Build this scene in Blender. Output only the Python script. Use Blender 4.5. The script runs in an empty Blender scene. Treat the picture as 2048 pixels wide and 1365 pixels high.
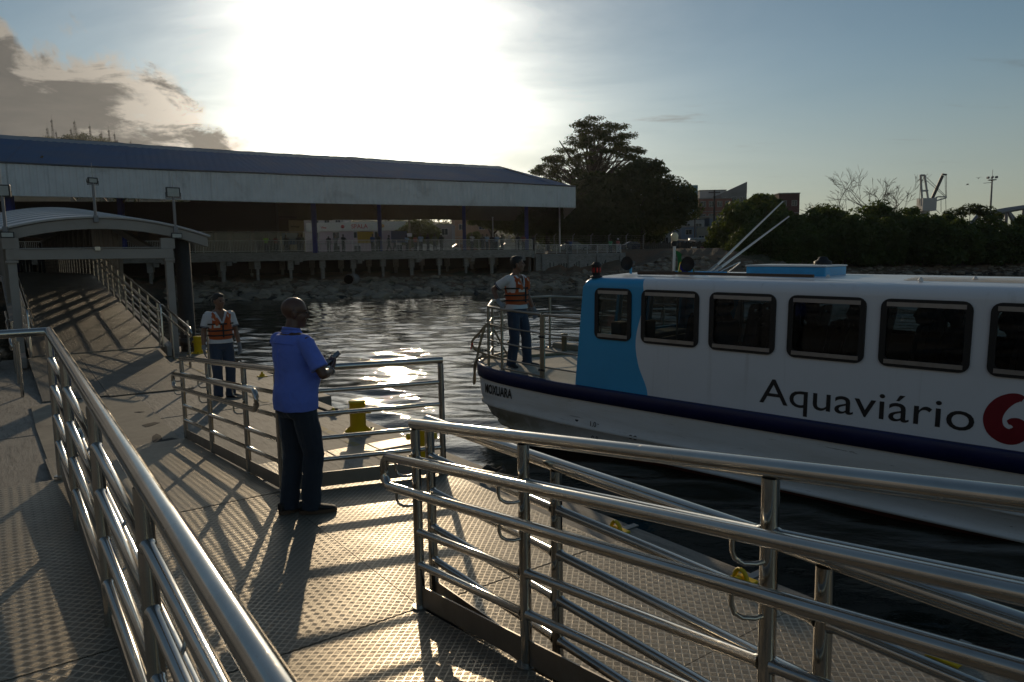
import bpy, bmesh, math, random
import numpy as np
from mathutils import Vector, Matrix, Euler

scene = bpy.context.scene
COL = scene.collection
R_ = math.radians

# ------------------------------------------------------------------ camera
FPX = 1420.0                                   # focal length in pixels of the 2048 px wide photograph
PITCH = math.atan(162 / 1420.0)
ROLL = 0.018
CAM_H = 1.93
_R0, _U0 = Vector((1, 0, 0)), Vector((0, math.sin(PITCH), math.cos(PITCH)))
FWD = Vector((0, math.cos(PITCH), -math.sin(PITCH)))
RGT = _R0 * math.cos(ROLL) - _U0 * math.sin(ROLL)
UPV = _R0 * math.sin(ROLL) + _U0 * math.cos(ROLL)
CAM = Vector((0, 0, CAM_H))
cd = bpy.data.cameras.new('camera')
cam = bpy.data.objects.new('camera', cd)
COL.objects.link(cam)
cam.matrix_world = Matrix(((RGT.x, UPV.x, -FWD.x, CAM.x), (RGT.y, UPV.y, -FWD.y, CAM.y),
                           (RGT.z, UPV.z, -FWD.z, CAM.z), (0, 0, 0, 1)))
cd.sensor_width = 36.0
cd.lens = 36.0 * FPX / 2048
cd.clip_start = 0.05
cd.clip_end = 6000
cd.dof.use_dof = True
cd.dof.focus_distance = 6.5
cd.dof.aperture_fstop = 7.0
scene.camera = cam

# ------------------------------------------------------------------ light
SUN_EL = R_(14.0)
SUN_AZ = R_(-9.9)                              # from +Y towards +X
SUN = Vector((math.sin(SUN_AZ) * math.cos(SUN_EL), math.cos(SUN_AZ) * math.cos(SUN_EL), math.sin(SUN_EL)))
sd = bpy.data.lights.new('sun', 'SUN')
sd.energy = 2.6
sd.angle = R_(0.53)
sd.color = (1.0, 0.80, 0.54)
sun = bpy.data.objects.new('sun', sd)
COL.objects.link(sun)
sun.rotation_mode = 'QUATERNION'
sun.rotation_quaternion = SUN.to_track_quat('Z', 'Y')


class NT:
    """small helper for node trees"""
    def __init__(self, tree):
        self.t = tree
        tree.nodes.clear()

    def n(self, kind, ins=None, **props):
        nd = self.t.nodes.new(kind)
        for k, val in props.items():
            setattr(nd, k, val)
        for k, val in (ins or {}).items():
            self.put(nd.inputs[k], val)
        return nd

    def put(self, sock, val):
        if hasattr(val, 'is_output'):
            self.t.links.new(val, sock)
        elif isinstance(val, bpy.types.Node):
            self.t.links.new(val.outputs[0], sock)
        else:
            if sock.type == 'RGBA' and len(val) == 3:
                val = (*val, 1)
            sock.default_value = val

    def m(self, op, a, b=None, c=None, clamp=False):
        nd = self.t.nodes.new('ShaderNodeMath')
        nd.operation = op
        nd.use_clamp = clamp
        self.put(nd.inputs[0], a)
        if b is not None:
            self.put(nd.inputs[1], b)
        if c is not None:
            self.put(nd.inputs[2], c)
        return nd.outputs[0]

    def vm(self, op, a, b=None, scale=None):
        nd = self.t.nodes.new('ShaderNodeVectorMath')
        nd.operation = op
        self.put(nd.inputs[0], a)
        if b is not None:
            self.put(nd.inputs[1], b)
        if scale is not None:
            self.put(nd.inputs['Scale'], scale)
        return nd.outputs['Value'] if op in ('DOT_PRODUCT', 'LENGTH', 'DISTANCE') else nd.outputs[0]

    def mix(self, f, a, b, blend='MIX'):
        nd = self.t.nodes.new('ShaderNodeMix')
        nd.data_type = 'RGBA'
        nd.blend_type = blend
        self.put(nd.inputs[0], f)
        self.put(nd.inputs[6], a)
        self.put(nd.inputs[7], b)
        return nd.outputs[2]

    def noise(self, vec, scale, detail=3.0, rough=0.55, dist=0.0, out=0):
        nd = self.n('ShaderNodeTexNoise', {'Scale': scale, 'Detail': detail, 'Roughness': rough, 'Distortion': dist})
        if vec is not None:
            self.put(nd.inputs['Vector'], vec)
        return nd.outputs[out]

    def ramp(self, val, lo, hi, a=0.0, b=1.0, smooth=True):
        nd = self.t.nodes.new('ShaderNodeMapRange')
        nd.interpolation_type = 'SMOOTHSTEP' if smooth else 'LINEAR'
        self.put(nd.inputs[0], val)
        for i, q in enumerate((lo, hi, a, b)):
            self.put(nd.inputs[1 + i], q)
        return nd.outputs[0]

    def scale(self, vec, xyz, loc=(0, 0, 0)):
        nd = self.n('ShaderNodeMapping')
        self.put(nd.inputs['Vector'], vec)
        nd.inputs['Scale'].default_value = xyz
        nd.inputs['Location'].default_value = loc
        return nd.outputs[0]


world = bpy.data.worlds.new('World')
scene.world = world
world.use_nodes = True
w = NT(world.node_tree)
sky = w.n('ShaderNodeTexSky', sky_type='NISHITA', sun_disc=False, sun_elevation=SUN_EL, sun_rotation=SUN_AZ,
          altitude=5.0, air_density=1.0, dust_density=0.15, ozone_density=1.0)
SKY_STRENGTH = 0.10
tc = w.n('ShaderNodeTexCoord').outputs['Generated']
sx = w.n('ShaderNodeSeparateXYZ', {'Vector': tc})
mu = w.m('MAXIMUM', w.vm('DOT_PRODUCT', tc, tuple(SUN)), 0.0)
up = w.m('MAXIMUM', sx.outputs[2], 0.0)
# clouds lie on a high flat layer: project the view direction onto it
den = w.m('ADD', up, 0.10)
pl = w.n('ShaderNodeCombineXYZ', {'X': w.m('DIVIDE', sx.outputs[0], den), 'Y': w.m('DIVIDE', sx.outputs[1], den), 'Z': 0.0}).outputs[0]
# thin veil of cirrus that scatters the sunlight forward
veil_n = w.noise(w.scale(pl, (0.55, 0.9, 1), (3.1, 1.7, 0)), 1.0, 6.0, 0.62, 0.9)
veil_d = w.ramp(veil_n, 0.30, 0.72)
phase = w.m('ADD', w.m('ADD', w.m('MULTIPLY', w.m('POWER', mu, 100.0), 4.0), w.m('MULTIPLY', w.m('POWER', mu, 34.0), 0.80)),
            w.m('ADD', w.m('MULTIPLY', w.m('POWER', mu, 8.0), 0.07), 0.008))
veil_a = w.m('ADD', w.m('MULTIPLY', veil_d, 0.95), 0.36)
veil = w.m('MULTIPLY', phase, veil_a)
veil_col = w.mix(1.0, (1.0, 0.93, 0.80), veil, 'MULTIPLY')
sky_c = w.mix(1.0, sky.outputs[0], (SKY_STRENGTH * 0.80, SKY_STRENGTH * 0.88, SKY_STRENGTH * 0.87), 'MULTIPLY')
low = w.ramp(up, 0.0, 0.26, 0.62, 0.0)
sky_c = w.mix(low, sky_c, w.mix(1.0, (0.46, 0.445, 0.40), w.m('ADD', 0.75, w.m('MULTIPLY', w.m('POWER', mu, 4.0), 0.9)), 'MULTIPLY'))
base = w.mix(1.0, sky_c, veil_col, 'ADD')
# broken grey cloud bank, thick in the south-west quarter left of the sun
az = w.m('ARCTAN2', sx.outputs[0], sx.outputs[1])
el = w.m('ARCSINE', sx.outputs[2])
line = w.m('ADD', w.m('MULTIPLY', w.m('ADD', az, R_(19.0)), -0.60), R_(8.2))
line = w.m('MINIMUM', line, R_(21.0))
below = w.m('SUBTRACT', line, el)
sv = w.n('ShaderNodeCombineXYZ', {'X': w.m('MULTIPLY', az, 1.0), 'Y': w.m('MULTIPLY', el, 1.7), 'Z': 0.0}).outputs[0]
cn = w.noise(w.scale(sv, (1, 1, 1), (3.2, 0.7, 0)), 7.0, 9.0, 0.60, 0.5)
cn2 = w.noise(w.scale(sv, (0.8, 1.5, 1), (1.2, 8.4, 0)), 13.0, 8.0, 0.62, 0.6)
dens = w.m('ADD', w.m('MULTIPLY', w.m('SUBTRACT', cn, 0.48), 1.5), w.m('MULTIPLY', below, 5.5))
bank = w.ramp(dens, 0.0, 0.16)
thick = w.ramp(w.m('ADD', dens, w.m('MULTIPLY', w.m('SUBTRACT', cn2, 0.5), 2.2)), 0.06, 0.42)
lit = w.m('ADD', w.m('MULTIPLY', phase, 1.3), 0.42)
rim = w.mix(1.0, (1.0, 0.90, 0.76), lit, 'MULTIPLY')
dark = w.mix(cn2, (0.10, 0.099, 0.098), (0.27, 0.25, 0.215))
bank_c = w.mix(thick, rim, dark)
col = w.mix(bank, base, bank_c)
# small bright wisps elsewhere
wn = w.noise(w.scale(pl, (0.9, 2.6, 1), (11.0, 2.0, 0)), 1.6, 6.0, 0.6, 0.4)
wm = w.m('MULTIPLY', w.ramp(wn, 0.60, 0.80), w.ramp(el, R_(3.0), R_(9.0)))
col = w.mix(w.m('MULTIPLY', wm, 0.55), col, w.mix(1.0, (1.0, 0.94, 0.84), w.m('ADD', phase, 0.16), 'MULTIPLY'))
bg = w.n('ShaderNodeBackground', {'Color': col, 'Strength': 1.0})
w.n('ShaderNodeOutputWorld', {'Surface': bg})

scene.view_settings.view_transform = 'Standard'
scene.view_settings.look = 'None'
scene.view_settings.exposure = -0.6
scene.view_settings.gamma = 1.0
scene.view_settings.use_curve_mapping = False
scene.render.engine = 'CYCLES'
cy = scene.cycles
cy.use_denoising = True
cy.max_bounces = 8
cy.diffuse_bounces = 3
cy.glossy_bounces = 5
cy.transmission_bounces = 6
cy.transparent_max_bounces = 12
cy.caustics_reflective = False
cy.caustics_refractive = False
cy.sample_clamp_indirect = 6.0
cy.blur_glossy = 0.3


# ------------------------------------------------------------------ placing
def ray(px, py):
    return RGT * ((px - 1024) / FPX) + UPV * ((682.5 - py) / FPX) + FWD


def at(px, py, depth):
    """world point seen at pixel (px, py) of the photograph at this distance ahead of the camera"""
    d = ray(px, py)
    return CAM + d * (depth / d.y)


def on(px, py, z):
    """world point seen at that pixel on the level z"""
    d = ray(px, py)
    return CAM + d * ((z - CAM_H) / d.z)


# dock frame: s runs along the pontoon (towards the camera's right), w across it (towards the boat)
DU = Vector((0.59, -0.807)).normalized()
DV = Vector((-DU.y, DU.x))
DO = Vector((-0.5384, 3.7968))
DANG = math.atan2(DU.y, DU.x)


def dock(s, w_, z=0.0):
    q = DO + DU * s + DV * w_
    return Vector((q.x, q.y, z))


# ------------------------------------------------------------------ mesh helpers
class MB:
    """collects vertices and faces; build() links them as one mesh object"""
    def __init__(self):
        self.v, self.f, self.sm = [], [], []

    def add(self, vs, fs, smooth=False):
        o = len(self.v)
        self.v.extend([tuple(p) for p in vs])
        self.f.extend([tuple(i + o for i in f) for f in fs])
        self.sm.extend([smooth] * len(fs))
        return self

    def box(self, x0, x1, y0, y1, z0, z1):
        vs = [(x, y, z) for z in (z0, z1) for y in (y0, y1) for x in (x0, x1)]
        return self.add(vs, [(0, 2, 3, 1), (4, 5, 7, 6), (0, 1, 5, 4), (2, 6, 7, 3), (0, 4, 6, 2), (1, 3, 7, 5)])

    def cbox(self, c, sx, sy, sz, rot=0.0):
        """box centred on c, turned about z"""
        cs, sn = math.cos(rot), math.sin(rot)
        vs = []
        for z in (-sz / 2, sz / 2):
            for y in (-sy / 2, sy / 2):
                for x in (-sx / 2, sx / 2):
                    vs.append((c[0] + x * cs - y * sn, c[1] + x * sn + y * cs, c[2] + z))
        return self.add(vs, [(0, 2, 3, 1), (4, 5, 7, 6), (0, 1, 5, 4), (2, 6, 7, 3), (0, 4, 6, 2), (1, 3, 7, 5)])

    def bevel_box(self, x0, x1, y0, y1, z0, z1, b=0.01):
        lo, hi = (x0, y0, z0), (x1, y1, z1)
        bm = bmesh.new()
        vs = [bm.verts.new((x, y, z)) for z in (z0, z1) for y in (y0, y1) for x in (x0, x1)]
        for f in [(0, 2, 3, 1), (4, 5, 7, 6), (0, 1, 5, 4), (2, 6, 7, 3), (0, 4, 6, 2), (1, 3, 7, 5)]:
            bm.faces.new([vs[i] for i in f])
        bmesh.ops.bevel(bm, geom=list(bm.edges), offset=b, segments=2, affect='EDGES', profile=0.5)
        bm.verts.index_update()
        self.add([v.co[:] for v in bm.verts], [[v.index for v in f.verts] for f in bm.faces])
        bm.free()
        return self

    def prism(self, pts, z0, z1):
        """closed outline (x, y) from z0 to z1"""
        n = len(pts)
        vs = [(p[0], p[1], z0) for p in pts] + [(p[0], p[1], z1) for p in pts]
        fs = [tuple(range(n - 1, -1, -1)), tuple(range(n, 2 * n))]
        fs += [(i, (i + 1) % n, n + (i + 1) % n, n + i) for i in range(n)]
        return self.add(vs, fs)

    def quad(self, a, b, c, d):
        return self.add([a, b, c, d], [(0, 1, 2, 3)])

    def loft(self, rings, closed=True, caps=True, smooth=True):
        n = len(rings[0])
        vs = [p for r in rings for p in r]
        fs = []
        for k in range(len(rings) - 1):
            for i in range(n if closed else n - 1):
                j = (i + 1) % n
                fs.append((k * n + i, k * n + j, (k + 1) * n + j, (k + 1) * n + i))
        self.add(vs, fs, smooth)
        if caps and closed:
            o = (len(rings) - 1) * n
            self.add(rings[0], [tuple(range(n - 1, -1, -1))])
            self.add(rings[-1], [tuple(range(n))])
        return self

    def tube(self, pts, r, seg=10, caps=True):
        """round bar through the points; r may be one radius or one per point"""
        pts = [Vector(p) for p in pts]
        rs = r if isinstance(r, (list, tuple)) else [r] * len(pts)
        rings, ref = [], None
        for i, p in enumerate(pts):
            a = pts[max(i - 1, 0)]
            b = pts[min(i + 1, len(pts) - 1)]
            d = (b - a).normalized()
            if ref is None:
                ref = Vector((0, 0, 1)) if abs(d.z) < 0.9 else Vector((1, 0, 0))
            x = d.cross(ref)
            if x.length < 1e-5:
                x = d.cross(Vector((0, 1, 0.3)))
            x.normalize()
            y = d.cross(x)
            ref = y.cross(d) if False else ref
            k = 1.0
            if 0 < i < len(pts) - 1:
                c = (p - a).normalized().dot((b - p).normalized())
                k = 1.0 / max(math.sqrt(max((1 + c) / 2, 0.05)), 0.4)
                k = min(k, 1.35)
            rings.append([p + (x * math.cos(t) + y * math.sin(t)) * rs[i] * (k if len(pts) < 5 else 1.0)
                          for t in (2 * math.pi * q / seg for q in range(seg))])
        return self.loft(rings, True, caps)

    def lathe(self, prof, seg=20, c=(0, 0, 0), axis='z'):
        """profile of (radius, height) turned about an axis through c"""
        rings = []
        for r, h in prof:
            ring = []
            for q in range(seg):
                t = 2 * math.pi * q / seg
                a, b = r * math.cos(t), r * math.sin(t)
                p = (a, b, h) if axis == 'z' else ((h, a, b) if axis == 'x' else (b, h, a))
                ring.append((p[0] + c[0], p[1] + c[1], p[2] + c[2]))
            rings.append(ring)
        return self.loft(rings, True, True)

    def ball(self, c, rx, ry=None, rz=None, seg=12, rings=8, rot=None):
        ry = rx if ry is None else ry
        rz = rx if rz is None else rz
        out = []
        for k in range(rings + 1):
            ph = math.pi * k / rings
            s_ = max(math.sin(ph), 0.02)
            ring = []
            for q in range(seg):
                t = 2 * math.pi * q / seg
                p = Vector((rx * s_ * math.cos(t), ry * s_ * math.sin(t), -rz * math.cos(ph)))
                if rot is not None:
                    p = rot @ p
                ring.append(p + Vector(c))
            out.append(ring)
        return self.loft(out, True, True)

    def mesh(self, name):
        me = bpy.data.meshes.new(name)
        me.from_pydata(self.v, [], self.f)
        me.polygons.foreach_set('use_smooth', self.sm)
        me.update()
        return me

    def build(self, name, mt, parent=None, loc=None, rotz=None):
        me = self.mesh(name)
        o = bpy.data.objects.new(name, me)
        COL.objects.link(o)
        if mt is not None:
            me.materials.append(mt)
        if parent is not None:
            o.parent = parent
        if loc is not None:
            o.location = loc
        if rotz is not None:
            o.rotation_euler = (0, 0, rotz)
        return o


def tag(o, label, cat, group=None):
    o['label'] = label
    o['category'] = cat
    if group:
        o['group'] = group
    return o


def struct(o):
    o['kind'] = 'structure'
    return o


def stuff(o):
    o['kind'] = 'stuff'
    return o


def thing(name, label, cat, loc=(0, 0, 0), rotz=0.0, group=None):
    o = bpy.data.objects.new(name, None)
    o.empty_display_size = 0.2
    COL.objects.link(o)
    o.location = loc
    o.rotation_euler = (0, 0, rotz)
    return tag(o, label, cat, group)


def dock_thing(name, label, cat, s, w_, z, group=None):
    return thing(name, label, cat, dock(s, w_, z), DANG, group)


def kids(o):
    return [c for c in bpy.data.objects if c.parent == o]


def copy_tree(o, children):
    """copy of a thing with its parts; children: {object: [children]}"""
    c = o.copy()
    COL.objects.link(c)
    for ch in children.get(o, []):
        d = copy_tree(ch, children)
        d.parent = c
    return c


def np_mesh(name, verts, quads, mt=None, parent=None, loc=None, smooth=False):
    """object from numpy arrays of vertices and quads"""
    me = bpy.data.meshes.new(name)
    nv, nf = len(verts), len(quads)
    k = quads.shape[1]
    me.vertices.add(nv)
    me.vertices.foreach_set('co', np.asarray(verts, np.float32).ravel())
    me.loops.add(nf * k)
    me.loops.foreach_set('vertex_index', np.asarray(quads, np.int32).ravel())
    me.polygons.add(nf)
    me.polygons.foreach_set('loop_start', np.arange(0, nf * k, k, dtype=np.int32))
    me.polygons.foreach_set('use_smooth', np.full(nf, smooth))
    me.update(calc_edges=True)
    o = bpy.data.objects.new(name, me)
    COL.objects.link(o)
    if mt:
        me.materials.append(mt)
    if parent is not None:
        o.parent = parent
    if loc is not None:
        o.location = loc
    return o


# ------------------------------------------------------------------ materials
MATS = {}


def principled(name):
    m = bpy.data.materials.new(name)
    m.use_nodes = True
    t = NT(m.node_tree)
    b = t.n('ShaderNodeBsdfPrincipled')
    t.n('ShaderNodeOutputMaterial', {'Surface': b})
    return m, t, b


def mat(name, color, rough=0.6, metal=0.0, var=0.12, scale=6.0, bump=0.0, bscale=40.0, dirt=None, dirt_amt=0.0, spec=0.5):
    """plain surface with a little unevenness of colour, gloss and relief"""
    if name in MATS:
        return MATS[name]
    m, t, b = principled(name)
    oc = t.n('ShaderNodeTexCoord').outputs['Object']
    n1 = t.noise(oc, scale, 5.0, 0.6)
    k = t.ramp(n1, 0.25, 0.75, 1.0 - var, 1.0 + var)
    c = t.mix(1.0, color, t.n('ShaderNodeCombineXYZ', {'X': k, 'Y': k, 'Z': k}), 'MULTIPLY')
    if dirt is not None:
        dn = t.noise(oc, scale * 0.45, 7.0, 0.68, 0.6)
        c = t.mix(t.m('MULTIPLY', t.ramp(dn, 0.48, 0.72), dirt_amt), c, dirt)
    t.put(b.inputs['Base Color'], c)
    t.put(b.inputs['Roughness'], t.ramp(n1, 0.2, 0.8, max(rough - 0.08, 0.02), min(rough + 0.10, 1.0)))
    b.inputs['Metallic'].default_value = metal
    b.inputs['Specular IOR Level'].default_value = spec
    if bump:
        bn = t.n('ShaderNodeBump', {'Strength': 1.0, 'Distance': bump, 'Height': t.noise(oc, bscale, 4.0, 0.6)})
        t.put(b.inputs['Normal'], bn)
    MATS[name] = m
    return m


def steel_mat(name, base, rough, var):
    m, t, b = principled(name)
    oc = t.n('ShaderNodeTexCoord').outputs['Object']
    big = t.noise(oc, 3.0, 5.0, 0.65, 0.5)
    fine = t.noise(t.scale(oc, (18, 18, 18)), 5.0, 3.0, 0.7)
    sp = t.ramp(t.noise(oc, 23.0, 6.0, 0.7, 0.8), 0.60, 0.74)
    c = t.mix(t.ramp(big, 0.35, 0.7), base, tuple(x * 0.82 for x in base))
    c = t.mix(t.m('MULTIPLY', sp, 0.35), c, (0.20, 0.165, 0.12))
    t.put(b.inputs['Base Color'], c)
    t.put(b.inputs['Roughness'], t.m('ADD', t.ramp(big, 0.3, 0.75, rough, rough + var), t.m('ADD', t.m('MULTIPLY', fine, 0.03), t.m('MULTIPLY', sp, 0.2))))
    b.inputs['Metallic'].default_value = 1.0
    t.put(b.inputs['Normal'], t.n('ShaderNodeBump', {'Strength': 0.25, 'Distance': 0.0008, 'Height': t.noise(oc, 7.0, 2.0, 0.5)}))
    MATS[name] = m
    return m


STEEL = steel_mat('polished_steel', (0.58, 0.545, 0.49), 0.07, 0.10)
STEEL_DULL = steel_mat('brushed_steel', (0.42, 0.40, 0.37), 0.26, 0.16)


def tread_mat(name, base, rough, cell=0.037, height=0.0026, metal=0.55):
    """five-bar tread plate: groups of five bars, turned 90 degrees from one cell to the next"""
    m, t, b = principled(name)
    oc = t.n('ShaderNodeTexCoord').outputs['Object']
    s_ = t.n('ShaderNodeSeparateXYZ', {'Vector': oc})
    r2 = 1 / math.sqrt(2) / cell
    p = t.m('MULTIPLY', t.m('ADD', s_.outputs[0], s_.outputs[1]), r2)
    q = t.m('MULTIPLY', t.m('SUBTRACT', s_.outputs[1], s_.outputs[0]), r2)
    fp, fq = t.m('FLOOR', p), t.m('FLOOR', q)
    par = t.m('FLOORED_MODULO', t.m('ADD', fp, fq), 2.0)
    up_, uq = t.m('SUBTRACT', p, fp), t.m('SUBTRACT', q, fq)

    def mixf(f, a, bb):
        nd = t.t.nodes.new('ShaderNodeMix')
        nd.data_type = 'FLOAT'
        t.put(nd.inputs[0], f); t.put(nd.inputs[2], a); t.put(nd.inputs[3], bb)
        return nd.outputs[0]
    across = mixf(par, up_, uq)
    along = mixf(par, uq, up_)
    ac = t.m('ADD', t.m('MULTIPLY', t.m('SUBTRACT', across, 0.5), 1.22), 0.5)
    bars = t.m('ABSOLUTE', t.m('SUBTRACT', t.m('FRACT', t.m('MULTIPLY', ac, 5.0)), 0.5))      # 0 mid-bar .. 0.5
    body = t.ramp(bars, 0.08, 0.36, 1.0, 0.0)
    ina = t.ramp(t.m('ABSOLUTE', t.m('SUBTRACT', across, 0.5)), 0.40, 0.44, 1.0, 0.0)
    inb = t.ramp(t.m('ABSOLUTE', t.m('SUBTRACT', along, 0.5)), 0.36, 0.44, 1.0, 0.0)
    cell_in = t.m('MULTIPLY', ina, inb)
    h = t.m('MULTIPLY', body, cell_in)
    big = t.noise(oc, 1.3, 6.0, 0.66, 0.6)
    mid = t.noise(oc, 9.0, 5.0, 0.65, 0.3)
    scuff = t.noise(t.scale(oc, (1, 1, 1), (7, 3, 0)), 2.4, 8.0, 0.7, 0.5)
    groove = t.m('MULTIPLY', t.m('MULTIPLY', cell_in, t.m('SUBTRACT', 1.0, body)), t.ramp(mid, 0.25, 0.7, 0.85, 1.0))
    dirt = t.m('MAXIMUM', groove, t.m('MULTIPLY', t.ramp(scuff, 0.55, 0.75), 0.35))
    c = t.mix(t.ramp(big, 0.3, 0.72), base, tuple(x * 0.8 for x in base))
    c = t.mix(dirt, c, (0.085, 0.072, 0.055))
    t.put(b.inputs['Base Color'], c)
    t.put(b.inputs['Roughness'], t.m('ADD', t.ramp(big, 0.3, 0.75, rough - 0.05, rough + 0.10), t.m('MULTIPLY', dirt, 0.25)))
    t.put(b.inputs['Metallic'], t.m('MULTIPLY', t.m('SUBTRACT', 1.0, groove), metal))
    hh = t.m('ADD', h, t.m('MULTIPLY', mid, 0.22))
    t.put(b.inputs['Normal'], t.n('ShaderNodeBump', {'Strength': 1.0, 'Distance': height, 'Height': hh}))
    MATS[name] = m
    return m


TREAD = tread_mat('tread_plate', (0.50, 0.425, 0.32), 0.40)
TREAD_FAR = tread_mat('grooved_plate', (0.36, 0.32, 0.26), 0.45, 0.05, 0.003, 0.5)


def concrete_mat(name, c1, c2, stain):
    m, t, b = principled(name)
    oc = t.n('ShaderNodeTexCoord').outputs['Object']
    n1 = t.noise(oc, 1.1, 8.0, 0.65, 0.4)
    n2 = t.noise(t.scale(oc, (0.6, 3.5, 3.5)), 4.0, 6.0, 0.7)
    n3 = t.noise(oc, 90.0, 3.0, 0.7)
    c = t.mix(t.ramp(n1, 0.3, 0.7), c1, c2)
    c = t.mix(t.m('MULTIPLY', t.ramp(n2, 0.46, 0.66), 0.75), c, stain)
    k = t.ramp(n3, 0.25, 0.75, 0.55, 1.35)
    c = t.mix(1.0, c, t.n('ShaderNodeCombineXYZ', {'X': k, 'Y': k, 'Z': k}), 'MULTIPLY')
    t.put(b.inputs['Base Color'], c)
    b.inputs['Roughness'].default_value = 0.72
    hh = t.m('ADD', t.m('MULTIPLY', n3, 0.4), t.m('ADD', t.m('MULTIPLY', n2, 1.0), n1))
    t.put(b.inputs['Normal'], t.n('ShaderNodeBump', {'Strength': 1.0, 'Distance': 0.010, 'Height': hh}))
    MATS[name] = m
    return m


CONC = concrete_mat('pontoon_concrete', (0.36, 0.31, 0.245), (0.27, 0.235, 0.19), (0.15, 0.13, 0.105))
CONC_FAR = concrete_mat('wharf_concrete', (0.34, 0.33, 0.31), (0.24, 0.235, 0.225), (0.13, 0.115, 0.10))


def glass_mat(name, tint, rough=0.02, trans=0.85, dark=(0.01, 0.01, 0.012)):
    m, t, b = principled(name)
    b.inputs['Base Color'].default_value = (*tint, 1)
    b.inputs['Roughness'].default_value = rough
    b.inputs['Transmission Weight'].default_value = trans
    b.inputs['IOR'].default_value = 1.45
    MATS[name] = m
    return m


def pane_mat(name, tint, see=0.6):
    """thin sheet of window glass: partly clear, mirror-like at a slant"""
    m = bpy.data.materials.new(name)
    m.use_nodes = True
    t = NT(m.node_tree)
    tr = t.n('ShaderNodeBsdfTransparent', {'Color': tint})
    gl = t.n('ShaderNodeBsdfGlossy', {'Color': (0.9, 0.92, 0.95), 'Roughness': 0.03})
    fr = t.n('ShaderNodeFresnel', {'IOR': 1.5})
    mx = t.n('ShaderNodeMixShader', {0: fr, 1: tr, 2: gl})
    t.n('ShaderNodeOutputMaterial', {'Surface': mx})
    MATS[name] = m
    return m


def leaf_mat(name, c1, c2, trans=0.35):
    m = bpy.data.materials.new(name)
    m.use_nodes = True
    t = NT(m.node_tree)
    oc = t.n('ShaderNodeTexCoord').outputs['Object']
    n = t.noise(oc, 1.7, 4.0, 0.6)
    c = t.mix(t.ramp(n, 0.3, 0.7), c1, c2)
    d = t.n('ShaderNodeBsdfDiffuse', {'Color': c})
    tl = t.n('ShaderNodeBsdfTranslucent', {'Color': t.mix(0.5, c, (0.16, 0.20, 0.02))})
    g = t.n('ShaderNodeBsdfGlossy', {'Color': (0.5, 0.5, 0.5), 'Roughness': 0.35})
    mx = t.n('ShaderNodeMixShader', {0: trans, 1: d, 2: tl})
    mx2 = t.n('ShaderNodeMixShader', {0: 0.04, 1: mx, 2: g})
    t.n('ShaderNodeOutputMaterial', {'Surface': mx2})
    MATS[name] = m
    return m


LEAF_DARK = leaf_mat('dark_leaves', (0.030, 0.042, 0.014), (0.060, 0.075, 0.022))
LEAF_MANG = leaf_mat('mangrove_leaves', (0.050, 0.080, 0.020), (0.105, 0.140, 0.032), 0.42)
LEAF_WARM = leaf_mat('yellowish_leaves', (0.050, 0.060, 0.016), (0.105, 0.105, 0.03), 0.45)
BARK = mat('bark', (0.075, 0.060, 0.046), 0.9, 0, 0.3, 3.0, 0.02, 12)
BARK_PALE = mat('pale_bark', (0.24, 0.20, 0.16), 0.85, 0, 0.25, 3.0)
WHITE = mat('white_paint', (0.70, 0.70, 0.68), 0.45, 0, 0.06, 2.0)
WHITE_RAIL = mat('white_railing_paint', (0.62, 0.62, 0.60), 0.5, 0, 0.1, 2.0)
YELLOW = mat('yellow_paint', (0.78, 0.52, 0.012), 0.45, 0, 0.08, 5.0, 0.002, 30, (0.30, 0.17, 0.02), 0.5)
BLACK = mat('black_rubber', (0.018, 0.018, 0.018), 0.6, 0, 0.2, 8.0)
DARKMETAL = mat('dark_metal', (0.05, 0.05, 0.052), 0.45, 0.3, 0.2, 6.0)
BEIGE = mat('beige_steel_paint', (0.33, 0.30, 0.27), 0.55, 0, 0.08, 1.5, 0, 40, (0.18, 0.13, 0.09), 0.35)
ROPE = mat('hemp_rope', (0.34, 0.27, 0.17), 0.9, 0, 0.3, 30, 0.01, 60)
ROPE_DARK = mat('dark_rope', (0.085, 0.072, 0.055), 0.9, 0, 0.3, 30, 0.01, 60)


def leaf_cloud(blobs, n, size, seed, flat=0.5, inner=0.25):
    """leaf quads spread through the blobs; blobs: (x, y, z, rx, ry, rz)"""
    g = np.random.default_rng(seed)
    B = np.array(blobs, float)
    vol = B[:, 3] * B[:, 4] * B[:, 5]
    area = vol ** (2 / 3)
    pick = g.choice(len(B), n, p=area / area.sum())
    d = g.normal(size=(n, 3))
    d /= np.linalg.norm(d, axis=1)[:, None]
    r = np.where(g.random(n) < inner, g.uniform(0.2, 0.8, n), g.uniform(0.78, 1.08, n) ** 1.0)
    P_ = B[pick, :3] + d * r[:, None] * B[pick, 3:6]
    nrm = d * (1 - flat) + np.array([0, 0, 1.0]) * flat + g.normal(size=(n, 3)) * 0.55
    nrm /= np.linalg.norm(nrm, axis=1)[:, None]
    t = np.cross(nrm, g.normal(size=(n, 3)))
    t /= np.linalg.norm(t, axis=1)[:, None] + 1e-9
    b = np.cross(nrm, t)
    s = size * g.uniform(0.55, 1.35, n)[:, None]
    V = np.stack([P_ - t * s, P_ - b * s * 0.5 + t * s * 0.1, P_ + t * s, P_ + b * s * 0.5 + t * s * 0.1], 1).reshape(-1, 3)
    Q = np.arange(4 * n).reshape(n, 4)
    return V, Q


# ================================================================== water
WATER_Z = -0.85


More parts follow.
